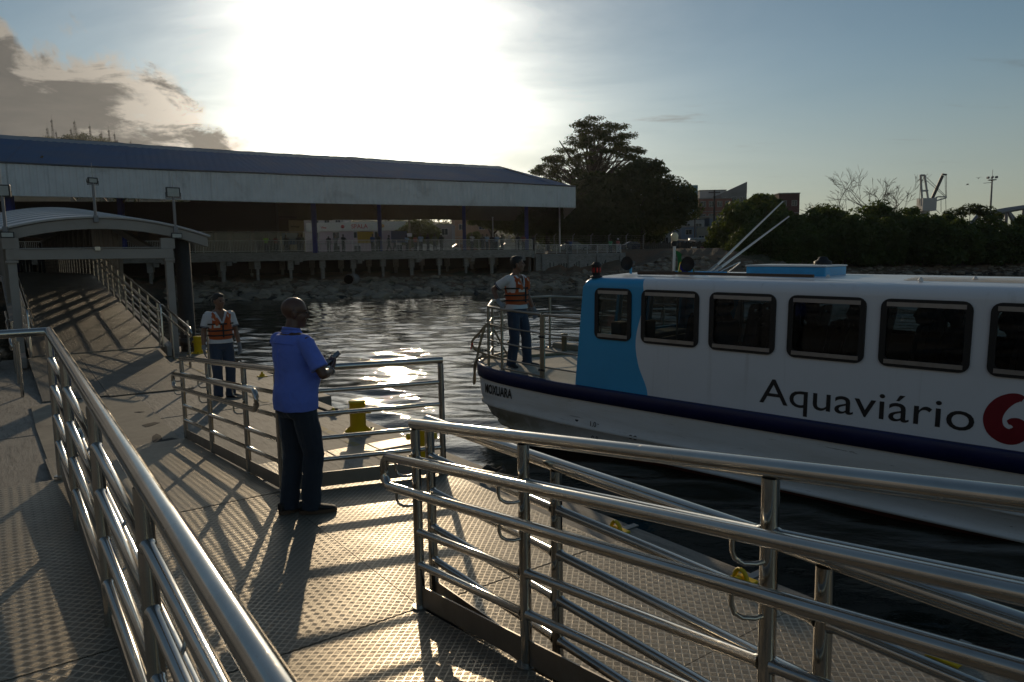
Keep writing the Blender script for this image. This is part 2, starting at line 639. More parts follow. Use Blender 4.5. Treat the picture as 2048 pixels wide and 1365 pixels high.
def make_water():
    m, t, b = principled('harbour_water')
    oc = t.n('ShaderNodeTexCoord').outputs['Object']
    b.inputs['Base Color'].default_value = (0.012, 0.016, 0.011, 1)
    b.inputs['Roughness'].default_value = 0.03
    b.inputs['IOR'].default_value = 1.33
    b.inputs['Specular IOR Level'].default_value = 0.5
    n1 = t.noise(t.scale(oc, (5.0, 7.5, 1)), 1.0, 5.0, 0.62, 0.4)
    n2 = t.noise(t.scale(oc, (1.2, 2.2, 1), (4, 7, 0)), 1.0, 3.0, 0.55, 0.3)
    h = t.m('ADD', t.m('MULTIPLY', n1, 0.006), t.m('MULTIPLY', n2, 0.016))
    t.put(b.inputs['Normal'], t.n('ShaderNodeBump', {'Strength': 1.0, 'Distance': 1.0, 'Height': h}))

    def axis(lo, hi, fine_lo, fine_hi, step, grow):
        a = list(np.arange(fine_lo, fine_hi, step))
        d = step
        x = fine_lo
        left = []
        while x > lo:
            d = min(d * grow, 60); x -= d; left.append(x)
        d = step
        x = a[-1]
        right = []
        while x < hi:
            d = min(d * grow, 60); x += d; right.append(x)
        return np.array(left[::-1] + a + right)
    xs = axis(-420, 620, -9, 8, 0.085, 1.02)
    ys = axis(-40, 900, 4.5, 26, 0.075, 1.013)
    X, Y = np.meshgrid(xs, ys)
    dx = np.maximum(np.gradient(xs)[None, :], np.gradient(ys)[:, None] * 0.6)
    rng = np.random.default_rng(5)
    Z = np.zeros_like(X)
    wind = R_(78)
    for k in range(70):
        lam = 0.28 * (1.055 ** k)                      # 0.28 m to about 11 m
        ang = wind + rng.normal(0, 0.55)
        amp = 0.0026 * lam ** 0.9 * rng.uniform(0.4, 1.0)
        kk = 2 * np.pi / lam
        ph = rng.uniform(0, 6.28)
        a = amp * np.clip((lam / dx - 3.0) / 3.0, 0, 1)
        a = a * (2.1 if 0.6 < lam < 2.6 else 1.0)
        if lam > 2.6:
            a = a * (1.0 / lam) ** 0.6
        Z += a * np.sin(kk * (X * math.cos(ang) + Y * math.sin(ang)) + ph)
    # calmer in the lee between pontoon and hull
    V = np.stack([X, Y, Z], -1).reshape(-1, 3)
    nx, ny = len(xs), len(ys)
    i = (np.arange(ny - 1)[:, None] * nx + np.arange(nx - 1)[None, :]).ravel()
    Q = np.stack([i, i + 1, i + nx + 1, i + nx], -1)
    o = np_mesh('water', V, Q, m, loc=(0, 0, WATER_Z), smooth=True)
    struct(o)


make_water()
# bed of the harbour, so that nothing shines through from below
struct(MB().quad((-900, -60, -3), (900, -60, -3), (900, 1500, -3), (-900, 1500, -3)).build('seabed', mat('mud', (0.05, 0.045, 0.035), 0.9)))

# ================================================================== pontoon and decks
PZ = -0.30
pt = dock_thing('floating_pontoon', 'weathered grey concrete floating pontoon lying along the water, carrying the steel walkways', 'pontoon', 0, 0, PZ)
pt_parts = MB()
pt_parts.bevel_box(-7.98, 16.0, -9.0, 2.38, -0.75, 0.0, 0.02).build('concrete_float', CONC, pt)
MB().bevel_box(-18.0, -8.02, -9.0, 2.72, -0.75, -0.004, 0.02).build('concrete_float', CONC, pt)
for s0 in np.arange(-17.0, 15.0, 2.0):
    e = 2.72 if s0 < -9 else 2.38
    MB().bevel_box(s0, s0 + 1.6, e + 0.002, e + 0.07, -0.45, -0.12, 0.015).build('rubber_fender', BLACK, pt)


def faded_line(name, s0, s1, w0, w1, z):
    m = MATS.get('faded_line')
    if m is None:
        m, t, b = principled('faded_line')
        oc = t.n('ShaderNodeTexCoord').outputs['Object']
        n = t.noise(oc, 5.0, 8.0, 0.72)
        c = t.mix(t.ramp(n, 0.40, 0.58), (0.34, 0.25, 0.08), (0.33, 0.285, 0.225))
        t.put(b.inputs['Base Color'], c)
        b.inputs['Roughness'].default_value = 0.75
        MATS['faded_line'] = m
    o = MB().quad((s0, w0, z), (s1, w0, z), (s1, w1, z), (s0, w1, z)).build(name, m, pt)
    return o


faded_line('painted_line', -16.0, -8.2, 1.62, 1.72, 0.003)
faded_line('painted_line', -7.9, 1.0, 1.62, 1.72, 0.004)

FRAME = mat('walkway_frame_paint', (0.20, 0.185, 0.165), 0.5, 0.5, 0.12, 3.0)
KICK = steel_mat('kick_plate_steel', (0.33, 0.30, 0.265), 0.34, 0.14)


def deck(name, label, s0, s1, w0, w1, z0, z1, pl=1.27, rows=1, m=None, depth=0.16, group=None):
    """plated deck from s0 to s1, sloping from z0 to z1"""
    root = dock_thing(name, label, 'walkway', s0, w0, z0, group)
    L, W = s1 - s0, w1 - w0
    g = 0.0025
    sl = (z1 - z0) / L
    fr = MB()
    zt = -0.008
    vs = []
    for x in (0, L):
        for y in (0, W):
            for z in (zt - depth, zt):
                vs.append((x, y, z + sl * x))
    fr.add(vs, [(0, 1, 3, 2), (4, 6, 7, 5), (0, 4, 5, 1), (2, 3, 7, 6), (0, 2, 6, 4), (1, 5, 7, 3)])
    fr.build('deck_frame', FRAME, root)
    n = max(1, round(L / pl))
    for i in range(n):
        for j in range(rows):
            x0, x1 = L * i / n + g, L * (i + 1) / n - g
            y0, y1 = W * j / rows + g, W * (j + 1) / rows - g
            h = 0.0 + 0.0012 * ((i * 7 + j * 3) % 3 - 1)
            vs = []
            for z in (-0.006, h):
                vs += [(x0, y0, z + sl * x0), (x1, y0, z + sl * x1), (x1, y1, z + sl * x1), (x0, y1, z + sl * x0)]
            MB().add(vs, [(3, 2, 1, 0), (4, 5, 6, 7), (0, 1, 5, 4), (1, 2, 6, 5), (2, 3, 7, 6), (3, 0, 4, 7)]).build('tread_plate', m or TREAD, root)
    return root


deck('landing_deck', 'level landing of worn tread plates under the bald man in the blue shirt', -2.545, -0.003, -1.46, 1.46, 0, 0, 1.27, 2)
deck('boarding_deck', 'level tread plate walkway along the water side, beyond the near double railing', 0.003, 9.0, 0.05, 1.55, 0, 0)
deck('access_ramp', 'tread plate ramp rising towards the camera between the two near railings', 0.003, 3.3, -1.46, -0.003, 0.0, 0.389)
deck('access_ramp', 'short tread plate ramp running down from the landing to the concrete pontoon', -6.3, -2.555, -1.46, 0.06, -0.262, 0.0, 1.27, 1, None, 0.03)
deck('raised_walkway', 'raised tread plate walkway in the left foreground, beside the steel railing', -2.55, 0.2, -3.3, -1.48, 0.43, 0.385)
deck('raised_walkway', 'tread plate ramp sloping down towards the camera at the bottom left, behind the steel railing', 0.203, 7.0, -3.3, -1.48, 0.385, -0.20)
deck('access_ramp', 'tread plate turning platform where the ramps meet behind the camera', 3.31, 7.0, -1.46, -0.003, 0.39, 0.39)


# ------------------------------------------------------------------ steel railings
def railing(name, label, a, b_, posts, side=0, hand=None, loops=(True, True), rails=(0.25, 0.44, 0.65, 0.85), top=1.05,
            kick=0.13, ext=(0.0, 0.0), group='steel railings of the boarding ramps', extra_top=None, post_r=0.0265, mt=None):
    """railing from a to b_ in dock coordinates; posts: distances along it; side: -1/+1 side of the handrail"""
    mt = mt or STEEL
    A, B = Vector(a), Vector(b_)
    root = dock_thing(name, label, 'railing', *a, group)
    d = B - A
    L = math.hypot(d.x, d.y)
    e = Vector((d.x / L, d.y / L, 0))
    nrm = Vector((-e.y, e.x, 0))
    sl = d.z / L

    def P(t, h, off=0.0):
        return e * t + nrm * off + Vector((0, 0, sl * t + h))
    # top rail
    t0, t1 = -ext[0], L + ext[1]
    MB().tube([P(t0 - 0.02, top), P(t1 + 0.02, top)], 0.030, 14).build('top_rail', mt, root)
    for t in posts:
        MB().tube([P(t, -0.02), P(t, top - 0.028)], post_r, 12).build('post', mt, root)
        pl_ = MB()
        pl_.tube([P(t, 0.0), P(t, 0.012)], post_r + 0.022, 12)
        pl_.build('base_collar', STEEL_DULL, root)
    ps = sorted(posts)
    for h in rails:
        for i in range(len(ps) - 1):
            u0, u1 = ps[i] + post_r * 0.8, ps[i + 1] - post_r * 0.8
            MB().tube([P(u0, h), P(u0 + 0.010, h), P(u0 + 0.018, h), P((u0 + u1) / 2, h), P(u1 - 0.018, h), P(u1 - 0.010, h), P(u1, h)], [0.026, 0.0245, 0.0205, 0.0205, 0.0205, 0.0245, 0.026], 12).build('rail', mt, root)
    if kick:
        for i in range(len(ps) - 1):
            x0, x1 = ps[i] + post_r, ps[i + 1] - post_r
            k = MB()
            q = [P(x0, 0.012, -0.004), P(x1, 0.012, -0.004), P(x1, kick, -0.004), P(x0, kick, -0.004),
                 P(x0, 0.012, 0.004), P(x1, 0.012, 0.004), P(x1, kick, 0.004), P(x0, kick, 0.004)]
            k.add(q, [(0, 1, 2, 3), (7, 6, 5, 4), (0, 4, 5, 1), (3, 2, 6, 7), (1, 5, 6, 2), (0, 3, 7, 4)])
            k.build('kick_plate', KICK, root)
    if hand:
        zu, zl, h0, h1 = hand
        off = side * 0.095
        r = (zu - zl) / 2
        pts = []
        arc = [(math.cos(x), math.sin(x)) for x in np.linspace(-math.pi / 2, math.pi / 2, 11)]
        if loops[0] and loops[1]:
            for c_, s_ in arc:
                pts.append(P(h0 - c_ * r * 0.9, (zu + zl) / 2 + s_ * r, off))
            for c_, s_ in reversed(arc):
                pts.append(P(h1 + c_ * r * 0.9, (zu + zl) / 2 + s_ * r, off))
            pts.append(pts[0])
        elif loops[0]:
            pts.append(P(h1, zl, off))
            for c_, s_ in arc:
                pts.append(P(h0 - c_ * r * 0.9, (zu + zl) / 2 + s_ * r, off))
            pts.append(P(h1, zu, off))
        else:
            pts.append(P(h0, zl, off))
            for c_, s_ in arc:
                pts.append(P(h1 + c_ * r * 0.9, (zu + zl) / 2 + s_ * r, off))
            pts.append(P(h0, zu, off))
        MB().tube(pts, 0.0255, 12, caps=not (loops[0] and loops[1])).build('handrail', mt, root)
        for t in ps:
            if t < h0 - 0.3 or t > h1 + 0.3:
                continue
            for z in (zu, zl):
                br = [P(t - 0.06, z - 0.022, off), P(t - 0.06, z - 0.06, off), P(t - 0.055, z - 0.085, off * 0.93),
                      P(t - 0.035, z - 0.10, off * 0.75), P(t - 0.01, z - 0.102, off * 0.5), P(t, z - 0.10, off * 0.2)]
                MB().tube(br, 0.008, 7).build('bracket', mt, root)
    return root


# near railing along the ramp (its posts stand in pairs with the next one)
railing('steel_railing', 'nearest polished steel railing, climbing beside the ramp, with a looped double handrail',
        (0.0, 0.0, 0.0), (4.0, 0.0, 0.472), [0.0, 0.98, 2.19, 3.4], -1, (0.87, 0.70, -0.13, 4.0), (True, False))
railing('steel_railing', 'level polished steel railing close behind the near ramp railing, beside the water side walkway',
        (-0.02, 0.10, 0.0), (6.0, 0.10, 0.0), [0.0, 1.10, 2.33, 3.5, 4.7, 5.9], 1, None, group='steel railings of the boarding ramps')
railing('steel_railing', 'polished steel railing with sun glare in the left foreground, running away along the raised walkway',
        (-2.55, -1.50, 0.44), (6.0, -1.50, 0.07), [0.0, 1.19, 2.53, 3.7, 4.9, 6.2, 7.4], 1, (0.56, 0.38, 0.6, 8.0), (True, False))
railing('steel_railing', 'steel railing crossing the far end of the raised walkway, below the gangway',
        (-2.55, -1.56, 0.44), (-2.55, -3.4, 0.44), [0.55, 1.8], 1, None, kick=0.12, ext=(0.05, 0.0))
railing('steel_railing', 'steel railing down the short ramp behind the bald man, its handrail looped at both ends',
        (-6.32, 0.075, -0.285), (-2.56, 0.075, 0.0), [0.0, 1.36, 2.78, 3.76], -1, (0.86, 0.69, 0.0, 3.40), (True, True))
railing('steel_railing', 'steel railing across the end of the landing, between the bald man and the yellow bollard',
        (-2.50, 0.08, 0.0), (-2.10, 1.40, 0.0), [1.38], 0, None, kick=0)
rr = [o for o in bpy.data.objects if o.name.startswith('steel_railing')][-1]
E_ = Vector((0.40, 1.32, 0)); EL = E_.length; E_ = E_ / EL
for h in (0.25, 0.44, 0.65, 0.85):
    MB().tube([E_ * 0.03 + Vector((0, 0, h)), E_ * (EL - 0.02) + Vector((0, 0, h))], 0.0205, 10).build('rail', STEEL, rr)
k = MB()
q = []
for o_ in (-0.004, 0.004):
    nn = Vector((-E_.y, E_.x, 0)) * o_
    q += [E_ * 0.03 + nn + Vector((0, 0, 0.012)), E_ * EL + nn + Vector((0, 0, 0.012)), E_ * EL + nn + Vector((0, 0, 0.14)), E_ * 0.03 + nn + Vector((0, 0, 0.14))]
k.add(q, [(0, 1, 2, 3), (7, 6, 5, 4), (0, 4, 5, 1), (3, 2, 6, 7), (1, 5, 6, 2), (0, 3, 7, 4)])
k.build('kick_plate', KICK, rr)


# ------------------------------------------------------------------ bollards, pad eyes, plates, ropes
def bollard(label, s, w_, z, rot):
    root = thing('bollard', label, 'bollard', dock(s, w_, z), DANG + rot, 'yellow mooring bollards on the pontoon')
    MB().lathe([(0.10, 0.012), (0.104, 0.02), (0.104, 0.405), (0.112, 0.41), (0.112, 0.425), (0.098, 0.436), (0.0, 0.437)], 24).build('drum', YELLOW, root)
    MB().bevel_box(-0.19, 0.19, -0.19, 0.19, 0.0, 0.022, 0.008).build('base_plate', YELLOW, root)
    MB().lathe([(0.036, 0.09), (0.036, 0.165), (0.03, 0.172), (0.0, 0.173)], 16, (0, 0, 0.29), 'x').build('horn', YELLOW, root)
    MB().lathe([(0.036, -0.09), (0.036, -0.165), (0.03, -0.172), (0.0, -0.173)], 16, (0, 0, 0.29), 'x').build('horn', YELLOW, root)
    for x in (-0.15, 0.15):
        for y in (-0.15, 0.15):
            MB().lathe([(0.016, 0.022), (0.016, 0.04), (0.0, 0.042)], 6, (x, y, 0)).build('bolt', DARKMETAL, root)
    for sx in (-1, 1):
        MB().add([(sx * 0.10, -0.006, 0.022), (sx * 0.185, -0.006, 0.022), (sx * 0.10, -0.006, 0.10),
                  (sx * 0.10, 0.006, 0.022), (sx * 0.185, 0.006, 0.022), (sx * 0.10, 0.006, 0.10)],
                 [(0, 1, 2), (5, 4, 3), (0, 3, 4, 1), (1, 4, 5, 2), (2, 5, 3, 0)]).build('gusset', YELLOW, root)


bollard('yellow mooring bollard with round top, seen through the railing right of the bald man', -5.24, 1.96, PZ, 1.0)
bollard('yellow mooring bollard at the far pontoon corner, behind the worker on the pontoon', -16.0, 2.38, PZ - 0.004, 0.5)
bollard('yellow mooring bollard half hidden behind the first post pair of the near railing', -3.5, 1.95, PZ, 1.0)


def pad_eye(label, s, w_, z, rot=0.0):
    root = thing('pad_eye', label, 'pad eye', dock(s, w_, z), DANG + rot, 'yellow pad eyes along the pontoon edge')
    MB().bevel_box(-0.085, 0.085, -0.085, 0.085, 0, 0.018, 0.005).build('plate', YELLOW, root)
    MB().tube([(0.052 * math.cos(t), 0, 0.016 + 0.075 * math.sin(t)) for t in np.linspace(0, math.pi, 11)], 0.016, 8).build('eye', YELLOW, root)
    MB().bevel_box(-0.018, 0.018, -0.05, 0.05, 0.018, 0.05, 0.004).build('rib', YELLOW, root)
    MB().bevel_box(-0.03, 0.03, 0.086, 0.24, 0.0, 0.012, 0.003).build('strap_plate', STEEL_DULL, root)


pad_eye('yellow pad eye on the pontoon edge, halfway between the first and second near post pairs', -0.65, 2.16, PZ)
pad_eye('yellow pad eye on the pontoon edge, just left of the thick near post', 0.53, 2.19, PZ)
_q = on(1897, 1284, PZ + 0.09) - Vector((DO.x, DO.y, 0))
pad_eye('yellow pad eye peeping over the handrail, bottom right by the dark water', _q.x * DU.x + _q.y * DU.y, _q.x * DV.x + _q.y * DV.y, PZ)
pad_eye('small yellow pad eye on the pontoon edge, left of the bald man behind the railing', -10.95, 2.45, PZ - 0.004)
pad_eye('small yellow pad eye by the rope, right behind the pontoon worker', -14.2, 2.50, PZ - 0.004)
pad_eye('small yellow pad eye left of the big yellow bollard by the railing', -6.55, 2.15, PZ)
pad_eye('small yellow pad eye lying behind the looped handrail end of the near railing', -3.05, 1.55, PZ)

cov = dock_thing('cover_plate', 'bright strip of tread plate lying on the concrete beyond the landing railing', 'plate', -4.6, 0.75, PZ)
for i in range(3):
    MB().bevel_box(0, 0.36, 0.52 * i, 0.52 * i + 0.50, 0.0, 0.012, 0.003).build('tread_plate', TREAD, cov)
cov2 = dock_thing('cover_plate', 'small square of bright tread plate on the concrete behind the ramp railing', 'plate', -4.55, 0.30, PZ)
MB().bevel_box(0, 0.62, 0, 0.34, 0.0, 0.012, 0.003).build('tread_plate', TREAD, cov2)

ply = mat('worn_plywood', (0.30, 0.255, 0.19), 0.8, 0, 0.25, 2.0, 0.004, 25, (0.14, 0.12, 0.095), 0.7)
sheet = dock_thing('plywood_sheet', 'worn stained plywood sheet laid on the concrete at the foot of the ramp', 'board', -10.3, -1.45, PZ)
_pl = MB()
_pl.prism([(0, 0.02), (1.9, 0.0), (4.1, 0.02), (4.18, 1.44), (2.4, 1.50), (0.0, 1.52)], 0.004, 0.022)
_pl.build('board', ply, sheet)
holes = mat('dark_hole', (0.02, 0.018, 0.015), 0.9)


def patch(name, label, cat, px, z, mt, hgt=0.003):
    """flat irregular patch given by its outline in the photograph, lying on level z"""
    pts = [on(x, y, z) for x, y in px]
    c = sum(pts, Vector()) / len(pts)
    mb = MB().prism([(p.x - c.x, p.y - c.y) for p in pts][::-1], 0.0, hgt)
    return tag(mb.build(name, mt, None, c), label, cat)


patch('tar_patch', 'black tar patch with torn edges on the plywood near the ramp foot', 'stain', [(305, 873), (313, 868), (322, 872), (325, 880), (344, 876), (362, 880), (371, 884), (340, 888), (325, 890), (312, 889), (304, 882)], PZ + 0.023, holes)
patch('tar_patch', 'small dark tar streak in the middle of the plywood sheet', 'stain', [(284, 851), (294, 848), (308, 845), (320, 846), (304, 852), (292, 855)], PZ + 0.023, holes)
patch('tar_patch', 'thin dark streak at the far end of the plywood sheet', 'stain', [(268, 825), (278, 823.4), (289, 824), (280, 826)], PZ + 0.023, holes)

rope1 = MB()
pts = []
rng = random.Random(3)
for i in range(60):
    t = i / 59
    pts.append((0.2 * math.sin(t * 21) + 0.9 * t, 0.09 * math.cos(t * 17) + 0.25 * math.sin(t * 3), 0.02 + 0.06 * abs(math.sin(t * 19))))
tag(rope1.tube(pts, 0.017, 7).build('mooring_rope', ROPE_DARK, None, dock(-13.9, 2.35, PZ), DANG), 'dark tangled mooring rope on the pontoon edge behind the worker', 'rope')
pts = [(0.13 * math.cos(t) * (1 + 0.1 * math.sin(3 * t)), 0.13 * math.sin(t), 0.03 + 0.02 * math.sin(5 * t) + t * 0.004) for t in np.linspace(0, 14, 70)]
tag(MB().tube(pts, 0.02, 7).build('mooring_rope', ROPE_DARK, None, dock(-2.5, 2.2, PZ), DANG), 'small dark coil of rope on the pontoon edge before the bow', 'rope')
pts = [(0.8 * t + 0.1 * math.sin(t * 8), 0.15 * math.cos(t * 6), 0.03 + 0.05 * abs(math.sin(t * 11))) for t in np.linspace(0, 1, 40)]
tag(MB().tube(pts, 0.02, 7).build('mooring_rope', ROPE_DARK, None, dock(-7.4, 2.05, PZ), DANG), 'dark rope trailing over the edge left of the big yellow bollard', 'rope')


# ================================================================== gangway to the shore
G0, GS = -15.8, 0.13                            # foot and slope
gz = lambda s: (-0.03 + GS * (G0 - s)) if s > -29 else (-0.03 + GS * (G0 + 29))
gw = thing('gangway', 'covered beige steel gangway with a shallow arched roof, rising from the pontoon to the shore', 'gangway', dock(G0, 0.35, PZ), DANG)


def gl(s, w_, z):
    """dock coordinates to the gangway's own"""
    return (s - G0, w_ - 0.35, z - PZ)


def gtube(name, pts, r, mt, seg=10):
    return MB().tube([gl(*p) for p in pts], r, seg).build(name, mt, gw)


def gbar(name, a, b, wx, wz, mt):
    """square steel member from a to b"""
    A, B = Vector(gl(*a)), Vector(gl(*b))
    d = (B - A).normalized()
    x = Vector((0, 1, 0))
    y = d.cross(x).normalized()
    x = y.cross(d).normalized()
    rings = []
    for p in (A, B):
        rings.append([p + x * (i * wx / 2) + y * (j * wz / 2) for i, j in ((-1, -1), (1, -1), (1, 1), (-1, 1))])
    return MB().loft(rings, True, True, False).build(name, mt, gw)


# deck plates
seg = []
s = G0
while s > -29.0:
    e = max(s - 1.4, -29.0)
    v = []
    for zz in (-0.03, 0.0):
        v += [gl(s - 0.003, -1.22, gz(s) + zz), gl(s - 0.003, 1.52, gz(s) + zz), gl(e + 0.003, 1.52, gz(e + 1e-4) + zz), gl(e + 0.003, -1.22, gz(e + 1e-4) + zz)]
    MB().add(v, [(0, 1, 2, 3), (7, 6, 5, 4), (0, 4, 5, 1), (1, 5, 6, 2), (2, 6, 7, 3), (3, 7, 4, 0)]).build('deck_plate', TREAD_FAR, gw)
    s = e
MB().box(*[gl(-62, 0, 0)[0], gl(-29.0, 0, 0)[0]], gl(0, -1.22, 0)[1], gl(0, 1.52, 0)[1], gl(0, 0, gz(-29) - 0.12)[2], gl(0, 0, gz(-29) - 0.004)[2]).build('deck_plate', TREAD_FAR, gw)
for side, wy in ((-1, -1.36), (1, 1.66)):
    gbar('bottom_chord', (G0 + 0.2, wy, gz(G0) - 0.12), (-28.9, wy, gz(-28.9) - 0.12), 0.16, 0.24, BEIGE)
    gbar('top_chord', (G0 - 0.6, wy, gz(G0) + 2.28), (-28.9, wy, gz(-28.9) + 2.28), 0.14, 0.18, BEIGE)
    gbar('bottom_chord', (-29.1, wy, gz(-30) - 0.12), (-62, wy, gz(-30) - 0.12), 0.16, 0.24, BEIGE)
    gbar('top_chord', (-29.1, wy, gz(-30) + 2.28), (-62, wy, gz(-30) + 2.28), 0.14, 0.18, BEIGE)
    n = 11
    for i in range(n):
        sa = G0 - 0.6 - i * 1.2
        sb = sa - 0.6
        sc = sa - 1.2
        if sa > -21.5:
            continue
        gbar('truss_diagonal', (sa, wy, gz(sa) + 2.2), (sb, wy, gz(sb) - 0.02), 0.11, 0.14, BEIGE)
        gbar('truss_diagonal', (sb, wy, gz(sb) - 0.02), (sc, wy, gz(sc) + 2.2), 0.11, 0.14, BEIGE)
    for i in range(14):
        sa = -29.6 - i * 2.4
        gbar('truss_diagonal', (sa, wy, gz(sa) + 2.2), (sa - 1.2, wy, gz(sa) - 0.02), 0.11, 0.14, BEIGE)
        gbar('truss_diagonal', (sa - 1.2, wy, gz(sa) - 0.02), (sa - 2.4, wy, gz(sa) + 2.2), 0.11, 0.14, BEIGE)
    # inner railing of five bars
    ry = wy - side * 0.17
    for h in (0.25, 0.45, 0.65, 0.85):
        gtube('rail', [(G0 + 0.1, ry, gz(G0) + h), (-29, ry, gz(-28.99) + h), (-62, ry, gz(-30) + h)], 0.02, STEEL, 7)
    gtube('top_rail', [(G0 + 0.25, ry, gz(G0)), (G0 + 0.25, ry, gz(G0) + 0.95), (G0 + 0.22, ry, gz(G0) + 1.02), (G0 + 0.12, ry, gz(G0) + 1.06),
                       (G0 - 0.1, ry, gz(G0) + 1.09), (-29, ry, gz(-28.99) + 1.06), (-62, ry, gz(-30) + 1.06)], 0.026, STEEL, 8)
    for h in (0.72, 0.9):
        gtube('handrail', [(G0 + 0.3, ry - side * 0.09, gz(G0) + h - 0.04), (-29, ry - side * 0.09, gz(-28.99) + h)], 0.022, STEEL, 7)
    for i in range(24):
        sa = G0 - 0.15 - i * 1.25
        gtube('post', [(sa, ry, gz(sa)), (sa, ry, gz(sa) + 1.05)], 0.026, STEEL, 8)
# arched roof: ribs and sheet
def arch_pts(s, z0, half=2.36, rise=0.44, th=0.0, n=16):
    out = []
    for i in range(n + 1):
        a = -1 + 2 * i / n
        out.append((s, 0.5 + a * half, z0 + rise * (1 - a * a) + th))
    return out


rz = lambda s: 2.66 + (0.085 * (-16.5 - s) if s > -30 else 0.085 * 13.5)
for sa, thk, dep, mt in [(-16.35, 0.235, 0.22, BEIGE)] + [(-19.0 - 2.6 * i, 0.16, 0.10, BEIGE) for i in range(9)]:
    lo, hi = arch_pts(sa, rz(sa) - thk), arch_pts(sa, rz(sa))
    m = MB()
    n = len(lo)
    vs = [gl(sa, p[1], p[2]) for p in lo] + [gl(sa, p[1], p[2]) for p in hi] + [gl(sa - dep, p[1], p[2]) for p in lo] + [gl(sa - dep, p[1], p[2]) for p in hi]
    fs = []
    for i in range(n - 1):
        fs += [(i, n + i, n + i + 1, i + 1), (2 * n + i, 2 * n + i + 1, 3 * n + i + 1, 3 * n + i), (n + i, 3 * n + i, 3 * n + i + 1, n + i + 1), (i, i + 1, 2 * n + i + 1, 2 * n + i)]
    fs += [(0, 2 * n, 3 * n, n), (n - 1, 2 * n - 1, 4 * n - 1, 3 * n - 1)]
    m.add(vs, fs).build('roof_arch', mt, gw)
ROOFW = mat('white_roof_sheet', (0.55, 0.55, 0.56), 0.4, 0.2, 0.06, 1.0)
sec = []
sl_ = list(np.arange(-16.30, -62, -1.6))
for i in range(len(sl_) - 1):
    m = MB()
    n = 26
    rows = []
    for s in (sl_[i] , sl_[i + 1] + 0.02):
        rows.append([gl(*p) for p in arch_pts(s, rz(s) + 0.012, 2.42, 0.45, 0.0, n)])
        rows.append([gl(*p) for p in arch_pts(s, rz(s) + 0.034, 2.42, 0.45, 0.0, n)])
    a, a2, b, b2 = rows
    vs = a + a2 + b + b2
    k_ = n + 1
    fs = []
    for j in range(n):
        fs += [(j, j + 1, 2 * k_ + j + 1, 2 * k_ + j), (k_ + j, 3 * k_ + j, 3 * k_ + j + 1, k_ + j + 1), (j, k_ + j, k_ + j + 1, j + 1), (2 * k_ + j, 2 * k_ + j + 1, 3 * k_ + j + 1, 3 * k_ + j)]
    m.add(vs, fs).build('roof_panel', ROOFW, gw)
    # standing seam
    sx = sl_[i]
    m = MB()
    m.tube([gl(*p) for p in arch_pts(sx, rz(sx) + 0.045, 2.42, 0.45, 0.0, n)], 0.022, 6)
    m.build('roof_seam', ROOFW, gw)
# portal: columns and cross beam
for wy in (-1.36, 1.88):
    MB().bevel_box(gl(-16.36, 0, 0)[0], gl(-16.16, 0, 0)[0], wy - 0.35 - 0.085, wy - 0.35 + 0.085, 0.0, 2.43, 0.008).build('portal_column', BEIGE, gw)
    MB().bevel_box(gl(-16.40, 0, 0)[0], gl(-16.12, 0, 0)[0], wy - 0.35 - 0.12, wy - 0.35 + 0.12, 2.36, 2.42, 0.008).build('column_cap', BEIGE, gw)
    MB().bevel_box(gl(-16.36, 0, 0)[0], gl(-16.20, 0, 0)[0], wy - 0.35 - 0.16, wy - 0.35 + 0.16, 2.43 + 0.24, 2.43 + 0.50, 0.01).build('haunch', BEIGE, gw)
MB().bevel_box(gl(-16.34, 0, 0)[0], gl(-16.14, 0, 0)[0], -1.36 - 0.35 - 0.10, 1.88 - 0.35 + 0.10, 2.43, 2.67, 0.008).build('cross_beam', BEIGE, gw)
MB().tube([gl(-16.1, -1.2, 2.38), gl(-16.1, 1.7, 2.40)], 0.014, 6).build('cable_conduit', STEEL_DULL, gw)
MB().bevel_box(gl(-16.12, 0, 0)[0], gl(-16.06, 0, 0)[0], -0.06 - 0.03, 0.06 - 0.03, 2.62, 2.72, 0.006).build('junction_box', STEEL_DULL, gw)
# solid sheets added along the fixed part to keep its deck dark
SIDE = mat('shade_panel_sheet', (0.20, 0.17, 0.14), 0.7)
for sa in np.arange(-29.4, -61, -2.4):
    MB().box(gl(sa - 2.36, 0, 0)[0], gl(sa, 0, 0)[0], 1.74 - 0.35, 1.76 - 0.35, gl(0, 0, gz(-30))[2], gl(0, 0, gz(-30) + 2.3)[2]).build('shade_panel', SIDE, gw)

# flap plates at the foot
flap = dock_thing('landing_flap', 'wide ridged steel flap lying between gangway foot and plywood sheet', 'ramp plate', -10.5, -0.9, PZ)
for y0, y1, x0 in ((-0.35, 0.60, -4.9), (0.605, 1.95, -4.9)):
    v = []
    xa, xb = x0 - 0.3, 0.0 if y0 > 0 else -0.2
    for dz in (0.0, 0.014):
        v += [(xa, y0, 0.235 + dz), (xb, y0, 0.006 + dz), (xb + 0.1, y1, 0.006 + dz), (xa, y1 + 0.3 * (y0 > 0), 0.235 + dz)]
    MB().add(v, [(3, 2, 1, 0), (4, 5, 6, 7), (0, 1, 5, 4), (1, 2, 6, 5), (2, 3, 7, 6), (3, 0, 4, 7)]).build('flap_plate', TREAD_FAR, flap)

